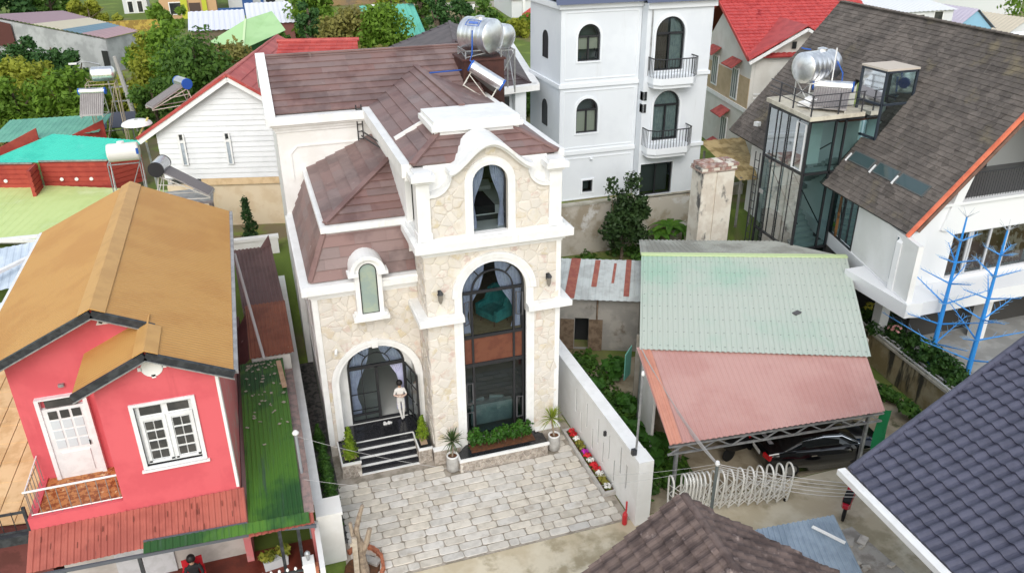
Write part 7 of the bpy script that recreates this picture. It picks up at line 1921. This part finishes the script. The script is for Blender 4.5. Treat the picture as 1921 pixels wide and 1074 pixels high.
Wh.part('bargeboard', MB()._bar(mr_(-4.75, -.36, gz(4.75) - .14), mr_(0, -.36, gz(0) - .14), .08, .26)._bar(mr_(0, -.36, gz(0) - .14), mr_(4.6, -.36, gz(4.6) - .14), .08, .26), TRIM)
Wh.part('verge', MB()._bar(mr_(-4.8, -.4, gz(4.75) + .05), mr_(0, -.4, gz(0) + .05), .1, .14)._bar(mr_(0, -.4, gz(0) + .05), mr_(4.6, -.4, gz(4.6) + .05), .1, .14), RSH)
Wh.part('side_wall', MB().prism([mr_(-4.0, .3, 1.2), mr_(-4.0, 12, 1.2), mr_(-4.0, 12, 7.7), mr_(-4.0, .3, 7.7)], (.2, .05, 0)), WB)
q = MB().tube([mr_(0, 12.5, 10.5), mr_(3.6, 12.5, 10.5)], .1, 6)
# red ridge roof seen over the brown roof
t = Thing('red_ridge_roof', 'low red roof edge with ridge tiles rising just over the brown main roof', 'roof', (3.6, 48, 3))
jm = [(1.5, 46.5, 9.75), (6.0, 45.3, 9.75), (6.3, 47.8, 10.75), (2.0, 48.8, 10.75)]
dk = t.part('deck', MB().poly(jm), mat('red_deck', px(120, 40, 40)))
roof_tiles(dk, t.off, jm, .34, .3, RSH, 'roof_tile', lift=.04, thick=.02, stagger=0)
t.part('wall', MB().box(2.0, 5.8, 46.8, 50, 2.6, 9.7), WB)
t.part('ridge', MB().tube([(1.9, 48.85, 10.8), (6.4, 47.8, 10.8)], .12, 8), RSH)
single('boundary_wall_rear', MB().box(-3.2, .3, 38.0, 38.25, 1.0, 3.15).box(-3.25, .35, 37.95, 38.3, 3.15, 3.3), WHITE, 'white garden wall below the beige wall of the white boarded house', 'wall')
# dark hipped roof behind the stone house
DHT = mat('dark_hip_tile', px(92, 80, 82), .55, c2=px(72, 62, 64), ns=1, rv=.1)
t = Thing('dark_hipped_house', 'house with a dark grey-brown hipped roof behind the steel tanks', 'house', (13, 45, 3))
ap, rb = (11.2, 44.6, 10.9), (12.8, 52, 10.9)
ea, eb, ec, ed = (9.2, 39.3, 9.15), (14.2, 40.3, 9.15), (17.2, 54, 9.15), (8.2, 53, 9.15)
for pl_ in ([ea, eb, ap], [eb, ec, rb, ap], [ed, ea, ap, rb]):
    dk = t.part('roof', MB().poly(pl_), DHT); roof_tiles(dk, t.off, pl_, .5, 1.6, DHT, 'roof_tile', lift=.04, thick=.02)
q = MB()
for a, b in ((ea, ap), (eb, ap), (ap, rb)): q._bar(tuple(Vector(a) + Vector((0, 0, .08))), tuple(Vector(b) + Vector((0, 0, .08))), .16, .06)
t.part('hip_cap', q, DHT)
t.part('eaves', MB()._bar((14.4, 40.2, 9.05), (17.4, 54, 9.05), .5, .3)._bar((9.2, 39.1, 9.05), (14.5, 40.1, 9.05), .5, .3), TRIM)
t.part('wall', MB().prism([(9.5, 39.6, 2.6), (13.9, 40.6, 2.6), (16.8, 53.6, 2.6), (8.6, 52.5, 2.6)], (0, 0, 6.4)), VW)
t.part('column', MB().box(13.2, 13.8, 39.9, 40.5, 2.6, 9.0), VT)
t.part('window', MB().prism([(12.2, 40.15, 7.4), (13.0, 40.34, 7.4), (13.0, 40.34, 8.6), (12.2, 40.15, 8.6)], (0, -.05, 0)), DGL)

# ------------------------------------------------------------------ red and turquoise house, lime roof, back left
RWL = mat('red_cladding', px(176, 74, 62), .7, c2=px(160, 62, 54), ns=1.5)
TQR = mat('turquoise_roof', px(72, 206, 182), .45, c2=px(60, 192, 170), ns=.6, dirt=px(110, 214, 196), ds=.5, dlo=.55, dhi=.75)
TQ2 = mat('dull_turquoise_roof', px(108, 172, 150), .5, c2=px(96, 156, 138), ns=.6)
t = Thing('red_turquoise_house', 'red clad house with stepped turquoise sheet roofs at the left', 'house', (-11, 51, 2.6))
def clad_wall(pts, z0, z1):
    a, b = Vector((*pts[0], 0)), Vector((*pts[1], 0)); n = (b - a).cross(Vector((0, 0, 1))).normalized()
    w = t.part('wall', MB().prism([tuple(a + Vector((0, 0, z0))), tuple(b + Vector((0, 0, z0))), tuple(b + Vector((0, 0, z1))), tuple(a + Vector((0, 0, z1)))], tuple(-n * .15)), RWL)
    k = int((z1 - z0) / .26)
    for i in range(k):
        za = z0 + i * (z1 - z0) / k
        t.part('board', MB()._bar(tuple(a + n * .02 + Vector((0, 0, za + .13))), tuple(b + n * .02 + Vector((0, 0, za + .13))), .04, .22), RWL, w)
clad_wall(((-15, 50.9), (-12.1, 49.9)), 3.0, 4.7); clad_wall(((-12.1, 48.4), (-12.0, 49.9)), 3.0, 4.75); clad_wall(((-11.9, 50.1), (-8.3, 49.0)), 3.0, 4.75); clad_wall(((-8.3, 49.0), (-6.6, 50.4)), 3.0, 4.75)
t.part('roof', MB().corr((-15, 50.8, 4.75), (-8.2, 48.9, 4.8), (-6.2, 50.6, 5.3), (-11.5, 53.0, 5.6), .3, .02), TQR)
t.part('roof', MB().corr((-15, 52.6, 5.4), (-9.0, 52.9, 5.5), (-8.4, 55.4, 6.0), (-14.2, 55.8, 6.0), .3, .02), TQ2)
for a, b in (((-15, 51.2), (-12.2, 52.6)), ((-11.9, 51.9), (-8.7, 53.4))):
    t.part('parapet', MB().prism([(*a, 4.8), (*b, 4.8), (*b, 6.1), (*a, 5.0)], (0, .15, 0)), RWL)
t.part('roof_edge', MB()._bar((-15, 50.75, 4.78), (-12.2, 49.85, 4.78), .1, .08)._bar((-11.9, 50.0, 4.82), (-8.2, 48.9, 4.82), .1, .08), GREYM)
q = MB()
for x, y in ((-13.9, 50.45), (-12.15, 49.2), (-10.9, 49.72), (-10.1, 49.48), (-9.3, 49.24)): t.part('wall_lamp', MB().lathe([(.10, y - .06), (.10, y)], (x, 0, 3.75), 10, 'y'), TRIM)
LM = mat('lime_sheet', px(206, 224, 150), .55, c2=px(192, 212, 134), ns=.4, dirt=px(214, 230, 170), ds=.4, dlo=.5, dhi=.7)
t = Thing('lime_roof_shed', 'low building with a broad pale lime green sheet roof beside the orange roof', 'shed', (-9, 46, 2))
t.part('roof', MB().corr((-15, 43.4, 3.05), (-8.5, 41.2, 3.05), (-5.0, 46.8, 3.35), (-14.5, 51.4, 3.35), .35, .015), LM)
t.part('wall', MB().prism([(-14.6, 43.9, 1), (-8.6, 41.8, 1), (-5.6, 46.6, 1), (-14.2, 50.8, 1)], (0, 0, 2.0)), CREAM)
t.part('white_edge', MB()._bar((-15, 43.3, 3.0), (-8.4, 41.1, 3.0), .15, .12), TRIM)
conifer((-8.2, 41.6, 2.6), 1.3, .3, 'spindly green sapling in front of the lime green roof', None, HEDGE, 160, .09, name='sapling')
# tank, heaters, dish in that corner
t = Thing('water_tank', 'white plastic water tank on a steel stand behind the orange roof', 'water tank', (-6.6, 44, 3))
q = MB().lathe([(.25, -.78), (.42, -.74), (.46, -.68), (.46, .68), (.42, .74), (.25, .78)], (-6.55, 44, 6.5), 24, 'x'); t.part('tank', q, mat('white_plastic_tank', (.76, .74, .70), .4), smooth=False)
t.part('hatch', MB().lathe([(.18, 6.93), (.18, 7.05), (.05, 7.08)], (-6.6, 44, 0), 12), TRIM); t.part('logo', MB().rbox((-5.85, 43.55, 6.6), (.12, .02, .3)), BLUEP)
tank_stand(t, (-6.6, 44, 2.6), 1.5, .9, 3.4)
solar_heater('solar_water_heater', 'dark ended solar water heater with grey collector behind the orange roof apex', (-4.35, 38.3, 5.7), RAD(78), 1.2, 2.1, 1.5, mat('tank_silver', (.55, .56, .58), .25, metal=.8), dark=True, tank_r=.34)
single('heater_platform', MB().box(-5.6, -2.3, 37.4, 39.4, 5.5, 5.62).box(-5.5, -5.4, 37.5, 37.6, 1.5, 5.5).box(-2.5, -2.4, 37.5, 37.6, 1.5, 5.5).box(-5.5, -5.4, 39.2, 39.3, 1.5, 5.5).box(-2.5, -2.4, 39.2, 39.3, 1.5, 5.5), GREYM, 'steel platform carrying the solar heater behind the orange roof', 'platform')
t = Thing('satellite_dish', 'white satellite dish edge-on on a pale mast behind the red roof eave', 'dish', (-5.7, 44.5, 3))
t.part('dish', MB().lathe([(.75, 0), (.7, .1), (.5, .2), (.1, .26)], (-5.7, 44.4, 7.75), 20, caps=False), TRIM, smooth=True)
t.part('mast', MB().tube([(-5.3, 44.5, 3), (-5.5, 44.5, 7.7)], .06, 6), GREYM); t.part('arm', MB().tube([(-5.1, 44.2, 8.1), (-5.7, 44.3, 7.2), (-5.4, 44.4, 6.8)], .05, 6), mat('arm_yellow', (.6, .55, .2), .5))
t = Thing('water_tank', 'steel water tank on a tall rusty scaffold among the trees', 'water tank', (-8.4, 54, 3)); tank_stand(t, (-8.4, 54, 3), 1.6, 1.2, 5.2, mat('rusty_pole', (.36, .30, .22), .7)); lying_tank(t, (-8.2, 54, 8.72), .42, 1.1, RAD(-5))
solar_heater('solar_water_heater', 'solar water heater with grey collector under the scaffold tank among the trees', (-8.9, 53.4, 6.5), RAD(-8), 1.5, 1.1, 1.35, mat('tank_silver', (.55, .56, .58)), tank_r=.2)
t = Thing('solar_array', 'two dark solar panels below the scaffold tank', 'solar panel', (-9, 57, 3))
for x in (-10.6, -8.9): t.part('panel', MB().prism([(x, 56.2, 4.9), (x + 1.6, 56.0, 4.9), (x + 1.6, 57.3, 5.6), (x, 57.5, 5.6)], (0, 0, .05)), mat('pv_dark', (.06, .065, .085), .15, spec=.6))
t.part('frame', MB().tube([(-10.4, 56.8, 3), (-10.4, 56.8, 5.2)], .05, 6).tube([(-7.6, 56.8, 3), (-7.6, 56.8, 5.2)], .05, 6).tube([(-10.4, 56.8, 4.6), (-7.6, 56.8, 4.6)], .04, 6), GREYM)
solar_heater('solar_water_heater', 'solar water heater leaning on the left slope of the red tiled roof', (-3.3, 46.2, 8.25), RAD(-63), 1.1, 2.0, 1.1, mat('tank_silver', (.55, .56, .58)), tank_r=.28)
t = Thing('utility_pole', 'weathered concrete utility pole with a crossbar among the trees', 'pole', (-8.2, 63, 3)); t.part('shaft', MB().tube([(-8.0, 63, 3), (-8.6, 63, 8.3)], [.2, .13], 8), mat('pole_concrete', (.38, .37, .35), .8)); t.part('crossbar', MB()._bar((-9.4, 63, 6.2), (-8.1, 63, 6.2), .1, .1)._bar((-9.4, 63, 5.2), (-8.1, 63, 5.2), .08, .08), GREYM)
t = Thing('street_lamp', 'thin grey street lamp with a curved arm beside the utility pole', 'street lamp', (-9.2, 62.5, 3)); t.part('post', MB().tube([(-9.0, 62.5, 3), (-9.3, 62.5, 7.2), (-9.6, 62.5, 7.9), (-10.4, 62.4, 8.15), (-11.0, 62.4, 8.1)], .055, 6), GREYM); t.part('head', MB().rbox((-11.2, 62.4, 8.06), (.5, .2, .1)), TRIM)

# ------------------------------------------------------------------ trees and bushes, back left and middle
LV = [leaf_mat('bush_leaf_mid', (.10, .19, .025), (.25, .41, .05), 1.1, .45, third=(.37, .5, .07)), leaf_mat('bush_leaf_dark', (.05, .11, .026), (.14, .26, .04), 1.1, .4, third=(.24, .36, .06)),
      leaf_mat('bush_leaf_yellow', (.22, .25, .03), (.42, .45, .06), .9, .4, third=(.5, .5, .1)), leaf_mat('bush_leaf_brown', (.2, .18, .055), (.34, .32, .09), 1.2, .4, third=(.28, .35, .06)), leaf_mat('pine_leaf', (.025, .075, .024), (.07, .16, .038), 1.5, .25)]
rt_ = random.Random(41)
def bush(x, y, rx, h, lm, label, leaf=.2, n=16, per=120, ry=None, group='trees and bushes at the back left', name='leafy_tree', base=None, cr=None):
    zb = (gh(x, y) if base is None else base)
    ry = ry or rx * .8
    cr = cr or min(rx, h * .5) * .42
    cl = rclumps(rt_, n, 0, 0, h * .55, max(.2, rx - cr * .7), max(.2, ry - cr * .7), h * .40, cr, per)
    cl += rclumps(rt_, n // 3, 0, 0, h * .22, rx * .75, ry * .75, h * .12, cr, per)
    return tree(name, label, (x, y, zb), cl, lm, ([(0, 0, 0), (.05, 0, h * .45), (.0, .1, h * .8)], [.05 * h, .035 * h, .012 * h]), leaf, rt_.randint(0, 99999), group=group, cat='tree',
                limbs=[([(0, 0, h * .3), (rx * .4, .1, h * .65)], [.025 * h, .01 * h]), ([(0, 0, h * .25), (-rx * .4, -.1, h * .6)], [.025 * h, .01 * h])], shell=.35)
bush(-19.5, 64, 2.6, 3.6, LV[3], 'olive brown bush at the left edge', .2)
bush(-16.2, 66.0, 2.9, 4.0, LV[0], 'rounded yellow-green bush behind the lime green roof, left one', .2, 20)
bush(-12.6, 66.5, 2.8, 4.2, LV[0], 'rounded green bush behind the lime green roof, right one beside the solar panels', .2, 20)
bush(-17.0, 72, 3.0, 4.2, LV[2], 'yellow-green bush below the long shed, upper left', .22, 18)
bush(-12.4, 73, 3.0, 2.6, LV[2], 'low yellow-green bush below the grey end of the long shed', .22, 18)
bush(-17.4, 60.5, 1.3, 2.6, LV[2], 'small pale green bush at the left edge above the turquoise roof', .16, 10)
bush(-15.2, 60.0, 1.5, 1.6, LV[3], 'low olive bush with dry leaves above the turquoise roof', .16, 10)
bush(-12.6, 58.4, 1.4, 1.3, LV[2], 'low yellow-green bush beside the scaffold tank', .15, 10)
bush(-20.3, 80, 1.6, 5.5, LV[4], 'dark upright conifer in front of the long shed, leftmost', .18, 14, ry=1.2)
bush(-17.7, 79, 1.5, 5.6, LV[4], 'dark upright conifer in front of the long shed, second from left', .18, 14, ry=1.2)
bush(-15.4, 78, 1.6, 5.0, LV[4], 'dark upright conifer in front of the long shed, third from left', .18, 14, ry=1.2)
bush(-13.6, 76.5, 1.4, 4.4, LV[4], 'dark upright conifer in front of the long shed, rightmost and shortest', .18, 12, ry=1.2)
bush(-30, 122, 6, 8, LV[4], 'big dark tree at the top left corner', .4, 18)
bush(-3.6, 66.5, 3.2, 6.6, LV[1], 'big dark green tree behind the left eave of the red roof', .19, 30, 130)
bush(-5.6, 74, 2.6, 6.6, LV[0], 'layered yellow-green tree right of the long shed', .2, 22, 120)
bush(-7.6, 75, 1.9, 5.2, LV[2], 'lighter yellow-green tree at the end of the long shed', .2, 16, 110)
bush(-6.6, 62, 1.7, 4.4, LV[1], 'dark green tree between the utility pole and the red roof', .17, 18, 120)
bush(-.6, 72, 2.6, 4.6, LV[3], 'olive brown tree right of the big dark tree', .2, 20, 110)
bush(-1.9, 60.5, 2.2, 3.4, LV[3], 'brownish tree at the left of the red roof ridge', .18, 16, 110)
bush(1.6, 69, 2.2, 3.2, LV[2], 'yellow-green bush left of the red roof peak', .18, 16, 110)
bush(-.8, 84, 2.6, 3.0, LV[2], 'yellow-green bush below the white sheet roof', .22, 14, 110)
bush(6.2, 80, 1.2, 7.4, LV[4], 'narrow dark cypress at the left of the big bushy tree', .2, 18, 120, ry=1.0, group='trees behind the brown roof', name='cypress_tree')
bush(9.4, 78, 3.2, 6.6, LV[3], 'big olive brown bushy tree above the brown roof, left half', .22, 30, 130, group='trees behind the brown roof')
bush(12.4, 76.5, 3.2, 6.2, LV[0], 'big bright green bushy tree above the brown roof, right half', .22, 30, 130, group='trees behind the brown roof')
bush(10.6, 70, 2.6, 3.8, LV[3], 'low olive brush under the big bushy trees', .2, 18, 110, group='trees behind the brown roof')
bush(20.3, 88, 1.5, 6.2, LV[4], 'dark conifer right of the turquoise roof, left one', .22, 14, group='trees behind the brown roof', ry=1.2)
bush(22.4, 86, 1.6, 5.4, LV[4], 'dark conifer right of the turquoise roof, middle one', .22, 14, group='trees behind the brown roof', ry=1.2)
bush(24.4, 84.5, 1.6, 5.2, LV[1], 'dark conifer right of the turquoise roof, right one', .22, 14, group='trees behind the brown roof', ry=1.2)
bush(20.8, 98, 1.8, 7.4, LV[1], 'tall slim tree behind the turquoise roof', .26, 14, group='trees behind the brown roof')
bush(19.6, 57, 1.6, 2.0, LV[1], 'low green bush behind the dark hipped roof', .18, 10, group='trees behind the brown roof')
bush(33.5, 94, 2.0, 2.6, LV[0], 'green bush in front of the small yellow house', .24, 10, group='trees behind the brown roof')

bush(-21.5, 70, 2.4, 4.6, LV[1], 'dark green bush at the left edge below the conifers', .2, 16)
bush(-9.4, 70.5, 2.0, 3.0, LV[2], 'yellow-green bush behind the utility pole', .2, 14)
bush(-10.2, 61, 1.5, 2.2, LV[0], 'green bush behind the solar panels', .17, 12)
bush(-3.6, 56.5, 1.6, 2.6, LV[1], 'dark bush against the left slope of the red roof', .16, 14)
bush(-8.4, 80, 2.4, 3.4, LV[0], 'green bush at the right end of the long shed', .22, 14)
bush(3.4, 90, 2.0, 2.6, LV[1], 'green bush between the white sheet roofs', .24, 12)
bush(-18, 118, 4.5, 3.0, LV[2], 'bright green scrub on the slope behind the long shed, left', .35, 14)
bush(-8.5, 112, 3.0, 3.2, LV[0], 'bright green scrub on the slope behind the yellow fence', .3, 12)
bush(-24, 128, 4.0, 4.0, LV[1], 'dark green scrub on the slope at the top left', .35, 12)
bush(8.4, 100, 3.2, 5.6, LV[0], 'green tree behind the narrow cypress', .28, 16, group='trees behind the brown roof')
bush(27.5, 92, 2.0, 3.2, LV[0], 'green bush below the terraced walls, left one', .24, 12, group='trees behind the brown roof')
bush(30.4, 90, 1.8, 2.4, LV[2], 'green bush below the terraced walls, right one', .24, 12, group='trees behind the brown roof')

# ------------------------------------------------------------------ far sheds and houses
def gable_house(name, label, cat, x0, x1, y0, y1, z0, ze, zr, wm, rm, ridge='x', ov=.3, wins=(), door=None, group=None):
    t = Thing(name, label, cat, ((x0 + x1) / 2, (y0 + y1) / 2, z0), group=group)
    t.part('wall', MB().box(x0, x1, y0, y1, z0 - 1, ze), wm)
    if ridge == 'x':
        ym = (y0 + y1) / 2
        q = MB().corr((x0 - ov, y0 - ov, ze), (x1 + ov, y0 - ov, ze), (x1 + ov, ym, zr), (x0 - ov, ym, zr), .5, .04).corr((x0 - ov, ym, zr), (x1 + ov, ym, zr), (x1 + ov, y1 + ov, ze), (x0 - ov, y1 + ov, ze), .5, .04)
        t.part('roof', q, rm); t.part('gable', MB().prism([(x0, y0, ze), (x0, y1, ze), (x0, ym, zr - .1)], (.1, 0, 0)).prism([(x1 - .1, y0, ze), (x1 - .1, y1, ze), (x1 - .1, ym, zr - .1)], (.1, 0, 0)), wm)
    elif ridge == 'y':
        xm = (x0 + x1) / 2
        q = MB().corr((x0 - ov, y0 - ov, ze), (x0 - ov, y1 + ov, ze), (xm, y1 + ov, zr), (xm, y0 - ov, zr), .5, .04).corr((xm, y0 - ov, zr), (xm, y1 + ov, zr), (x1 + ov, y1 + ov, ze), (x1 + ov, y0 - ov, ze), .5, .04)
        t.part('roof', q, rm); t.part('gable', MB().prism([(x0, y0, ze), (x1, y0, ze), (xm, y0, zr - .1)], (0, .1, 0)), wm)
    else:
        t.part('roof', MB().corr((x0 - ov, y0 - ov, ze), (x1 + ov, y0 - ov, ze), (x1 + ov, y1 + ov, zr), (x0 - ov, y1 + ov, zr), .5, .05), rm)
    for (x, z_, w, h) in wins:
        f = t.part('window', MB().box(x - w / 2, x + w / 2, y0 - .06, y0, z_, z_ + h), TRIM); t.part('pane', MB().box(x - w / 2 + .12, x + w / 2 - .12, y0 - .08, y0 - .061, z_ + .12, z_ + h - .12), DGL, f)
    if door:
        x, w, h, dm = door; t.part('door', MB().box(x - w / 2, x + w / 2, y0 - .06, y0, z0 - .5, z0 + h), dm)
    return t
# long shed with four coloured sheets
t = Thing('long_shed', 'long grey shed with mauve, cream, blue and mauve roof sheets at the upper left', 'shed', (-15, 92, 3))
q0, q1, q2, q3 = (-12.2, 86.5, 6.35), (-24.0, 96.0, 7.9), (-20.5, 116, 5.9), (-9.6, 90.0, 6.45)
def lsh(u, v): return tuple(lerp(lerp(q0[i], q1[i], u), lerp(q3[i], q2[i], u), v) for i in range(3))
for k, (u0, u1, c_) in enumerate(((0, .2, px(176, 146, 150)), (.2, .36, px(112, 142, 158)), (.36, .6, px(212, 202, 178)), (.6, 1.0, px(172, 144, 152)))):
    t.part('roof_sheet', MB().corr(lsh(u0, 0), lsh(u1, 0), lsh(u1, 1), lsh(u0, 1), .5, .05), mat('far_sheet_%d' % k, c_, .6))
t.part('wall', MB().prism([(-12.3, 86.7, 2.4), (-24, 96.2, 2.4), (-24, 96.2, 7.7), (-12.3, 86.7, 6.2)], (.2, .2, 0)), mat('grey_zinc_wall', px(184, 186, 188), .7, c2=px(160, 162, 164), ns=.7))
t.part('end_wall', MB().prism([(-12.2, 86.75, 2.4), (-9.8, 90, 2.4), (-9.8, 90, 6.3), (-12.2, 86.75, 6.25)], (-.1, .1, 0)), mat('grey_zinc_wall', px(184, 186, 188)))
t.part('doorway', MB().prism([(-12.9, 86.95, 2.4), (-12.35, 86.55, 2.4), (-12.35, 86.55, 5.2), (-12.9, 86.95, 5.2)], (.03, .03, 0)), BLACKM)
t.part('dark_side', MB().prism([(-21.5, 93.9, 5.0), (-24, 96, 5.0), (-24, 96, 7.6), (-21.5, 93.9, 7.2)], (-.05, -.05, 0)), mat('maroon_side', (.10, .035, .03), .8))
LGR = mat('far_green_roof', px(178, 216, 156), .5, c2=px(166, 206, 144), ns=.3); LGD = mat('far_green_wall', (.05, .16, .06), .7)
t = Thing('green_roof_house', 'small house with a pale green hipped sheet roof beyond the red roof peak', 'house', (0, 82, 3))
a_, b_, c2_, d_ = (-2.8, 79, 6.6), (.0, 76.5, 6.2), (4.0, 79.5, 7.2), (3.2, 85, 8.3)
t.part('roof', MB().poly([a_, b_, (.6, 82, 8.0)]).poly([b_, c2_, d_, (.6, 82, 8.0)]).poly([a_, (.6, 82, 8.0), d_]), LGR)
t.part('ridge_cap', MB()._bar(tuple(Vector(b_) + Vector((0, 0, .06))), (.6, 82, 8.06), .2, .05), mat('far_green_ridge', px(206, 230, 180), .5))
t.part('wall', MB().prism([(-2, 79.5, 2.6), (.1, 77.5, 2.6), (3.4, 80, 2.6), (2.8, 84, 2.6), (-1, 83, 2.6)], (0, 0, 3.9)), LGD)
t.part('lower_roof', MB().quad((.3, 75, 5.0), (3.6, 76, 5.6), (3.8, 77.5, 6.0), (.4, 76.6, 5.5)), LGR)
gable_house('white_roof_shed', 'open shed with a pale lilac-white sheet roof beyond the trees', 'shed', -4.8, .4, 92, 97, 3.2, 5.9, 7.2, mat('shed_brown_wall', (.18, .14, .10), .9), mat('lilac_white_sheet', px(222, 224, 238), .5), 'mono')
gable_house('white_roof_shed', 'white tarpaulin roofed shed with a maroon panel behind the pale green roof', 'shed', 1.2, 6.0, 99, 105, 3.2, 5.4, 7.0, mat('shed_maroon_wall', (.20, .08, .07), .9), mat('white_tarp', px(226, 228, 236), .6), 'mono')
t = gable_house('turquoise_roof_house', 'small house with a turquoise sheet roof behind the bushy trees', 'house', 13.8, 19.6, 92, 98, 3.2, 4.2, 6.9, mat('dark_green_wall', (.03, .05, .035), .8), mat('far_turquoise', px(108, 190, 172), .5, c2=px(96, 178, 160), ns=.3), 'mono')
t.part('white_strip', MB().prism([(15.4, 92.2, 4.3), (16.6, 92.2, 4.3), (15.6, 97.8, 6.98), (14.4, 97.8, 6.98)], (0, 0, .08)), TRIM)
YEL = mat('yellow_far_wall', (.50, .52, .05), .7); TANW = mat('tan_far_wall', px(206, 168, 128), .8); BLW = mat('blue_far_paint', (.03, .09, .26), .6); FWH = mat('far_white_wall', px(224, 226, 228), .7)
gable_house('far_house', 'far tan house with a lime yellow panel and brown door at the top left', 'house', -9.5, -2.5, 118, 124, 3.6, 8.0, 9.5, TANW, mat('far_grey_roof', px(150, 150, 150), .7), 'mono', wins=((-7.6, 4.6, 1.6, 1.6),), door=(-5.2, 1.4, 2.4, mat('far_brown_door', (.09, .06, .05), .7)))
single('yellow_wall_piers', MB().box(-6.9, -6.1, 117.7, 117.9, 3.4, 8.0).box(-4.3, -3.7, 117.7, 117.9, 3.4, 8.0), YEL, 'lime yellow wall piers of the far tan house', 'wall')
gable_house('far_house', 'far white house with blue columns and low blue wall at the top', 'house', -1, 6.5, 122, 128, 3.6, 8.4, 9.6, FWH, mat('far_grey_roof', px(150, 150, 150)), 'mono', wins=((4.6, 4.6, 1.5, 1.5),))
single('blue_wall', MB().box(-2.4, 2.6, 117.5, 117.9, 3.2, 5.2).box(.8, 2.2, 119, 119.6, 3.2, 8.2).box(3.2, 3.6, 119.4, 119.8, 3.2, 8.2), BLW, 'deep blue low wall and column in front of the far white house', 'wall')
gable_house('far_house', 'far small white pavilion at the top left beyond the long shed', 'house', -14.5, -11.5, 124, 128, 3.6, 6.6, 7.4, FWH, FWH, 'x', wins=((-13.6, 4.4, .8, 1.6), (-12.4, 4.4, .8, 1.6)))
single('yellow_fence', MB().box(-16, -9.5, 111, 111.2, 3.2, 5.0).box(-9.5, -8.8, 108, 111, 3.2, 4.6), mat('yellow_slat', (.50, .36, .08), .8, c2=(.3, .2, .05), ns=2, lo=.48, hi=.52), 'weathered yellow picket fence behind the long shed', 'fence')
gable_house('far_house', 'long low far brown house behind the bushy trees at the top', 'house', 11, 20, 118, 124, 3.4, 7.0, 8.2, mat('far_brown_wall', (.19, .15, .11), .9, c2=(.3, .2, .1), ns=.5), mat('far_dark_roof', px(120, 112, 108), .8), 'x')
t = Thing('terrace_wall', 'grey terraced garden walls with white posts at the top middle', 'wall', (30, 108, 3))
TW = mat('terrace_grey', (.38, .37, .34), .9, c2=(.28, .27, .23), ns=.4)
for (x0, x1, y, z0, z1) in ((21, 36, 112, 3, 5.2), (22, 38, 106, 2.6, 3.9), (24, 40, 100, 2.4, 3.2), (20, 44, 124, 4, 7.5)): t.part('wall_run', MB().box(x0, x1, y, y + .4, z0, z1), TW)
for x, y in ((23.2, 98), (27.4, 99), (34.6, 101), (36.8, 97)): t.part('post', MB()._bar((x, y, 2.8), (x, y, 6.4), .35, .35), TRIM)
t.part('planting_strip', leaves([(x, 118, 5.5, 2.2, 1, 1.2, 120) for x in range(20, 46, 3)], .4, 5), LV[2])
gable_house('far_house', 'far small yellow house with a red hipped roof left of the villa', 'house', 33.0, 37.5, 90, 96, 3.2, 5.3, 6.9, mat('far_yellow_wall', px(232, 196, 110), .7), mat('far_red_roof', px(190, 72, 64), .6), 'y', wins=((34.4, 3.8, .9, 1.1),))
gable_house('far_house', 'far house with an orange tiled roof left of the villa', 'house', 34, 42, 104, 112, 3.2, 6.2, 8.4, FWH, mat('far_orange_roof', px(222, 122, 82), .6), 'x')
# right background
gable_house('far_house', 'far white two storey house right of the bright red roof', 'house', 57.5, 66, 64, 72, 3.0, 8.0, 9.0, FWH, FWH, 'mono', wins=((59.4, 6.2, 1.6, 1.6), (61.8, 6.0, 1.6, 1.8), (64.2, 6.2, 1.2, 1.8), (63.8, 3.6, 1.2, 1.2)))
BLH = mat('far_blue_wall', px(150, 196, 224), .7)
gable_house('far_house', 'far light blue house with a mauve roof above the shingled roof', 'house', 68.5, 73.5, 66, 72, 3.2, 5.6, 7.6, BLH, mat('far_mauve_roof', px(196, 188, 204), .6), 'y', wins=((70, 3.8, .9, 1.1), (72, 3.8, .9, 1.1)))
gable_house('far_house', 'far cream roofed house right of the light blue house', 'house', 75.5, 80.5, 66, 72, 3.2, 4.8, 6.4, FWH, mat('far_cream_roof', px(206, 196, 176), .7), 'y')
gable_house('far_house', 'far white roofed pavilion at the right edge above the shingled roof', 'house', 61.5, 68, 50, 56, 3.2, 6.3, 7.6, FWH, mat('far_bright_white', px(236, 238, 238), .6), 'x')
gable_house('greenhouse', 'far long white plastic greenhouse at the top right corner', 'greenhouse', 78, 100, 86, 94, 3.6, 6.6, 7.8, FWH, mat('greenhouse_film', px(226, 226, 220), .5), 'x')
gable_house('greenhouse', 'far long grey plastic greenhouse above the light blue house', 'greenhouse', 64, 76, 84, 92, 3.6, 6.4, 7.6, FWH, mat('greenhouse_grey', px(176, 182, 188), .5), 'x')
gable_house('greenhouse', 'far cream sheet roof crossing behind the far white house', 'greenhouse', 66, 76, 76, 82, 3.6, 6.0, 7.2, FWH, mat('greenhouse_cream', px(214, 206, 192), .5), 'mono')
for i, (x, y, rx, h, lm, nm) in enumerate(((66.6, 62, 1.6, 2.4, 0, 'left of the light blue house'), (73.8, 64.5, 1.3, 2.0, 1, 'right of the light blue house'), (77, 62.5, 1.4, 2.0, 1, 'in front of the cream roofed house'), (84, 70, 4.5, 7.0, 0, 'at the right edge, tall'), (88, 66, 4.0, 5.0, 0, 'at the right edge, lower'))):
    bush(x, y, rx, h, LV[lm], 'far green tree %s' % nm, .28, 12, 90, group='far trees at the right')
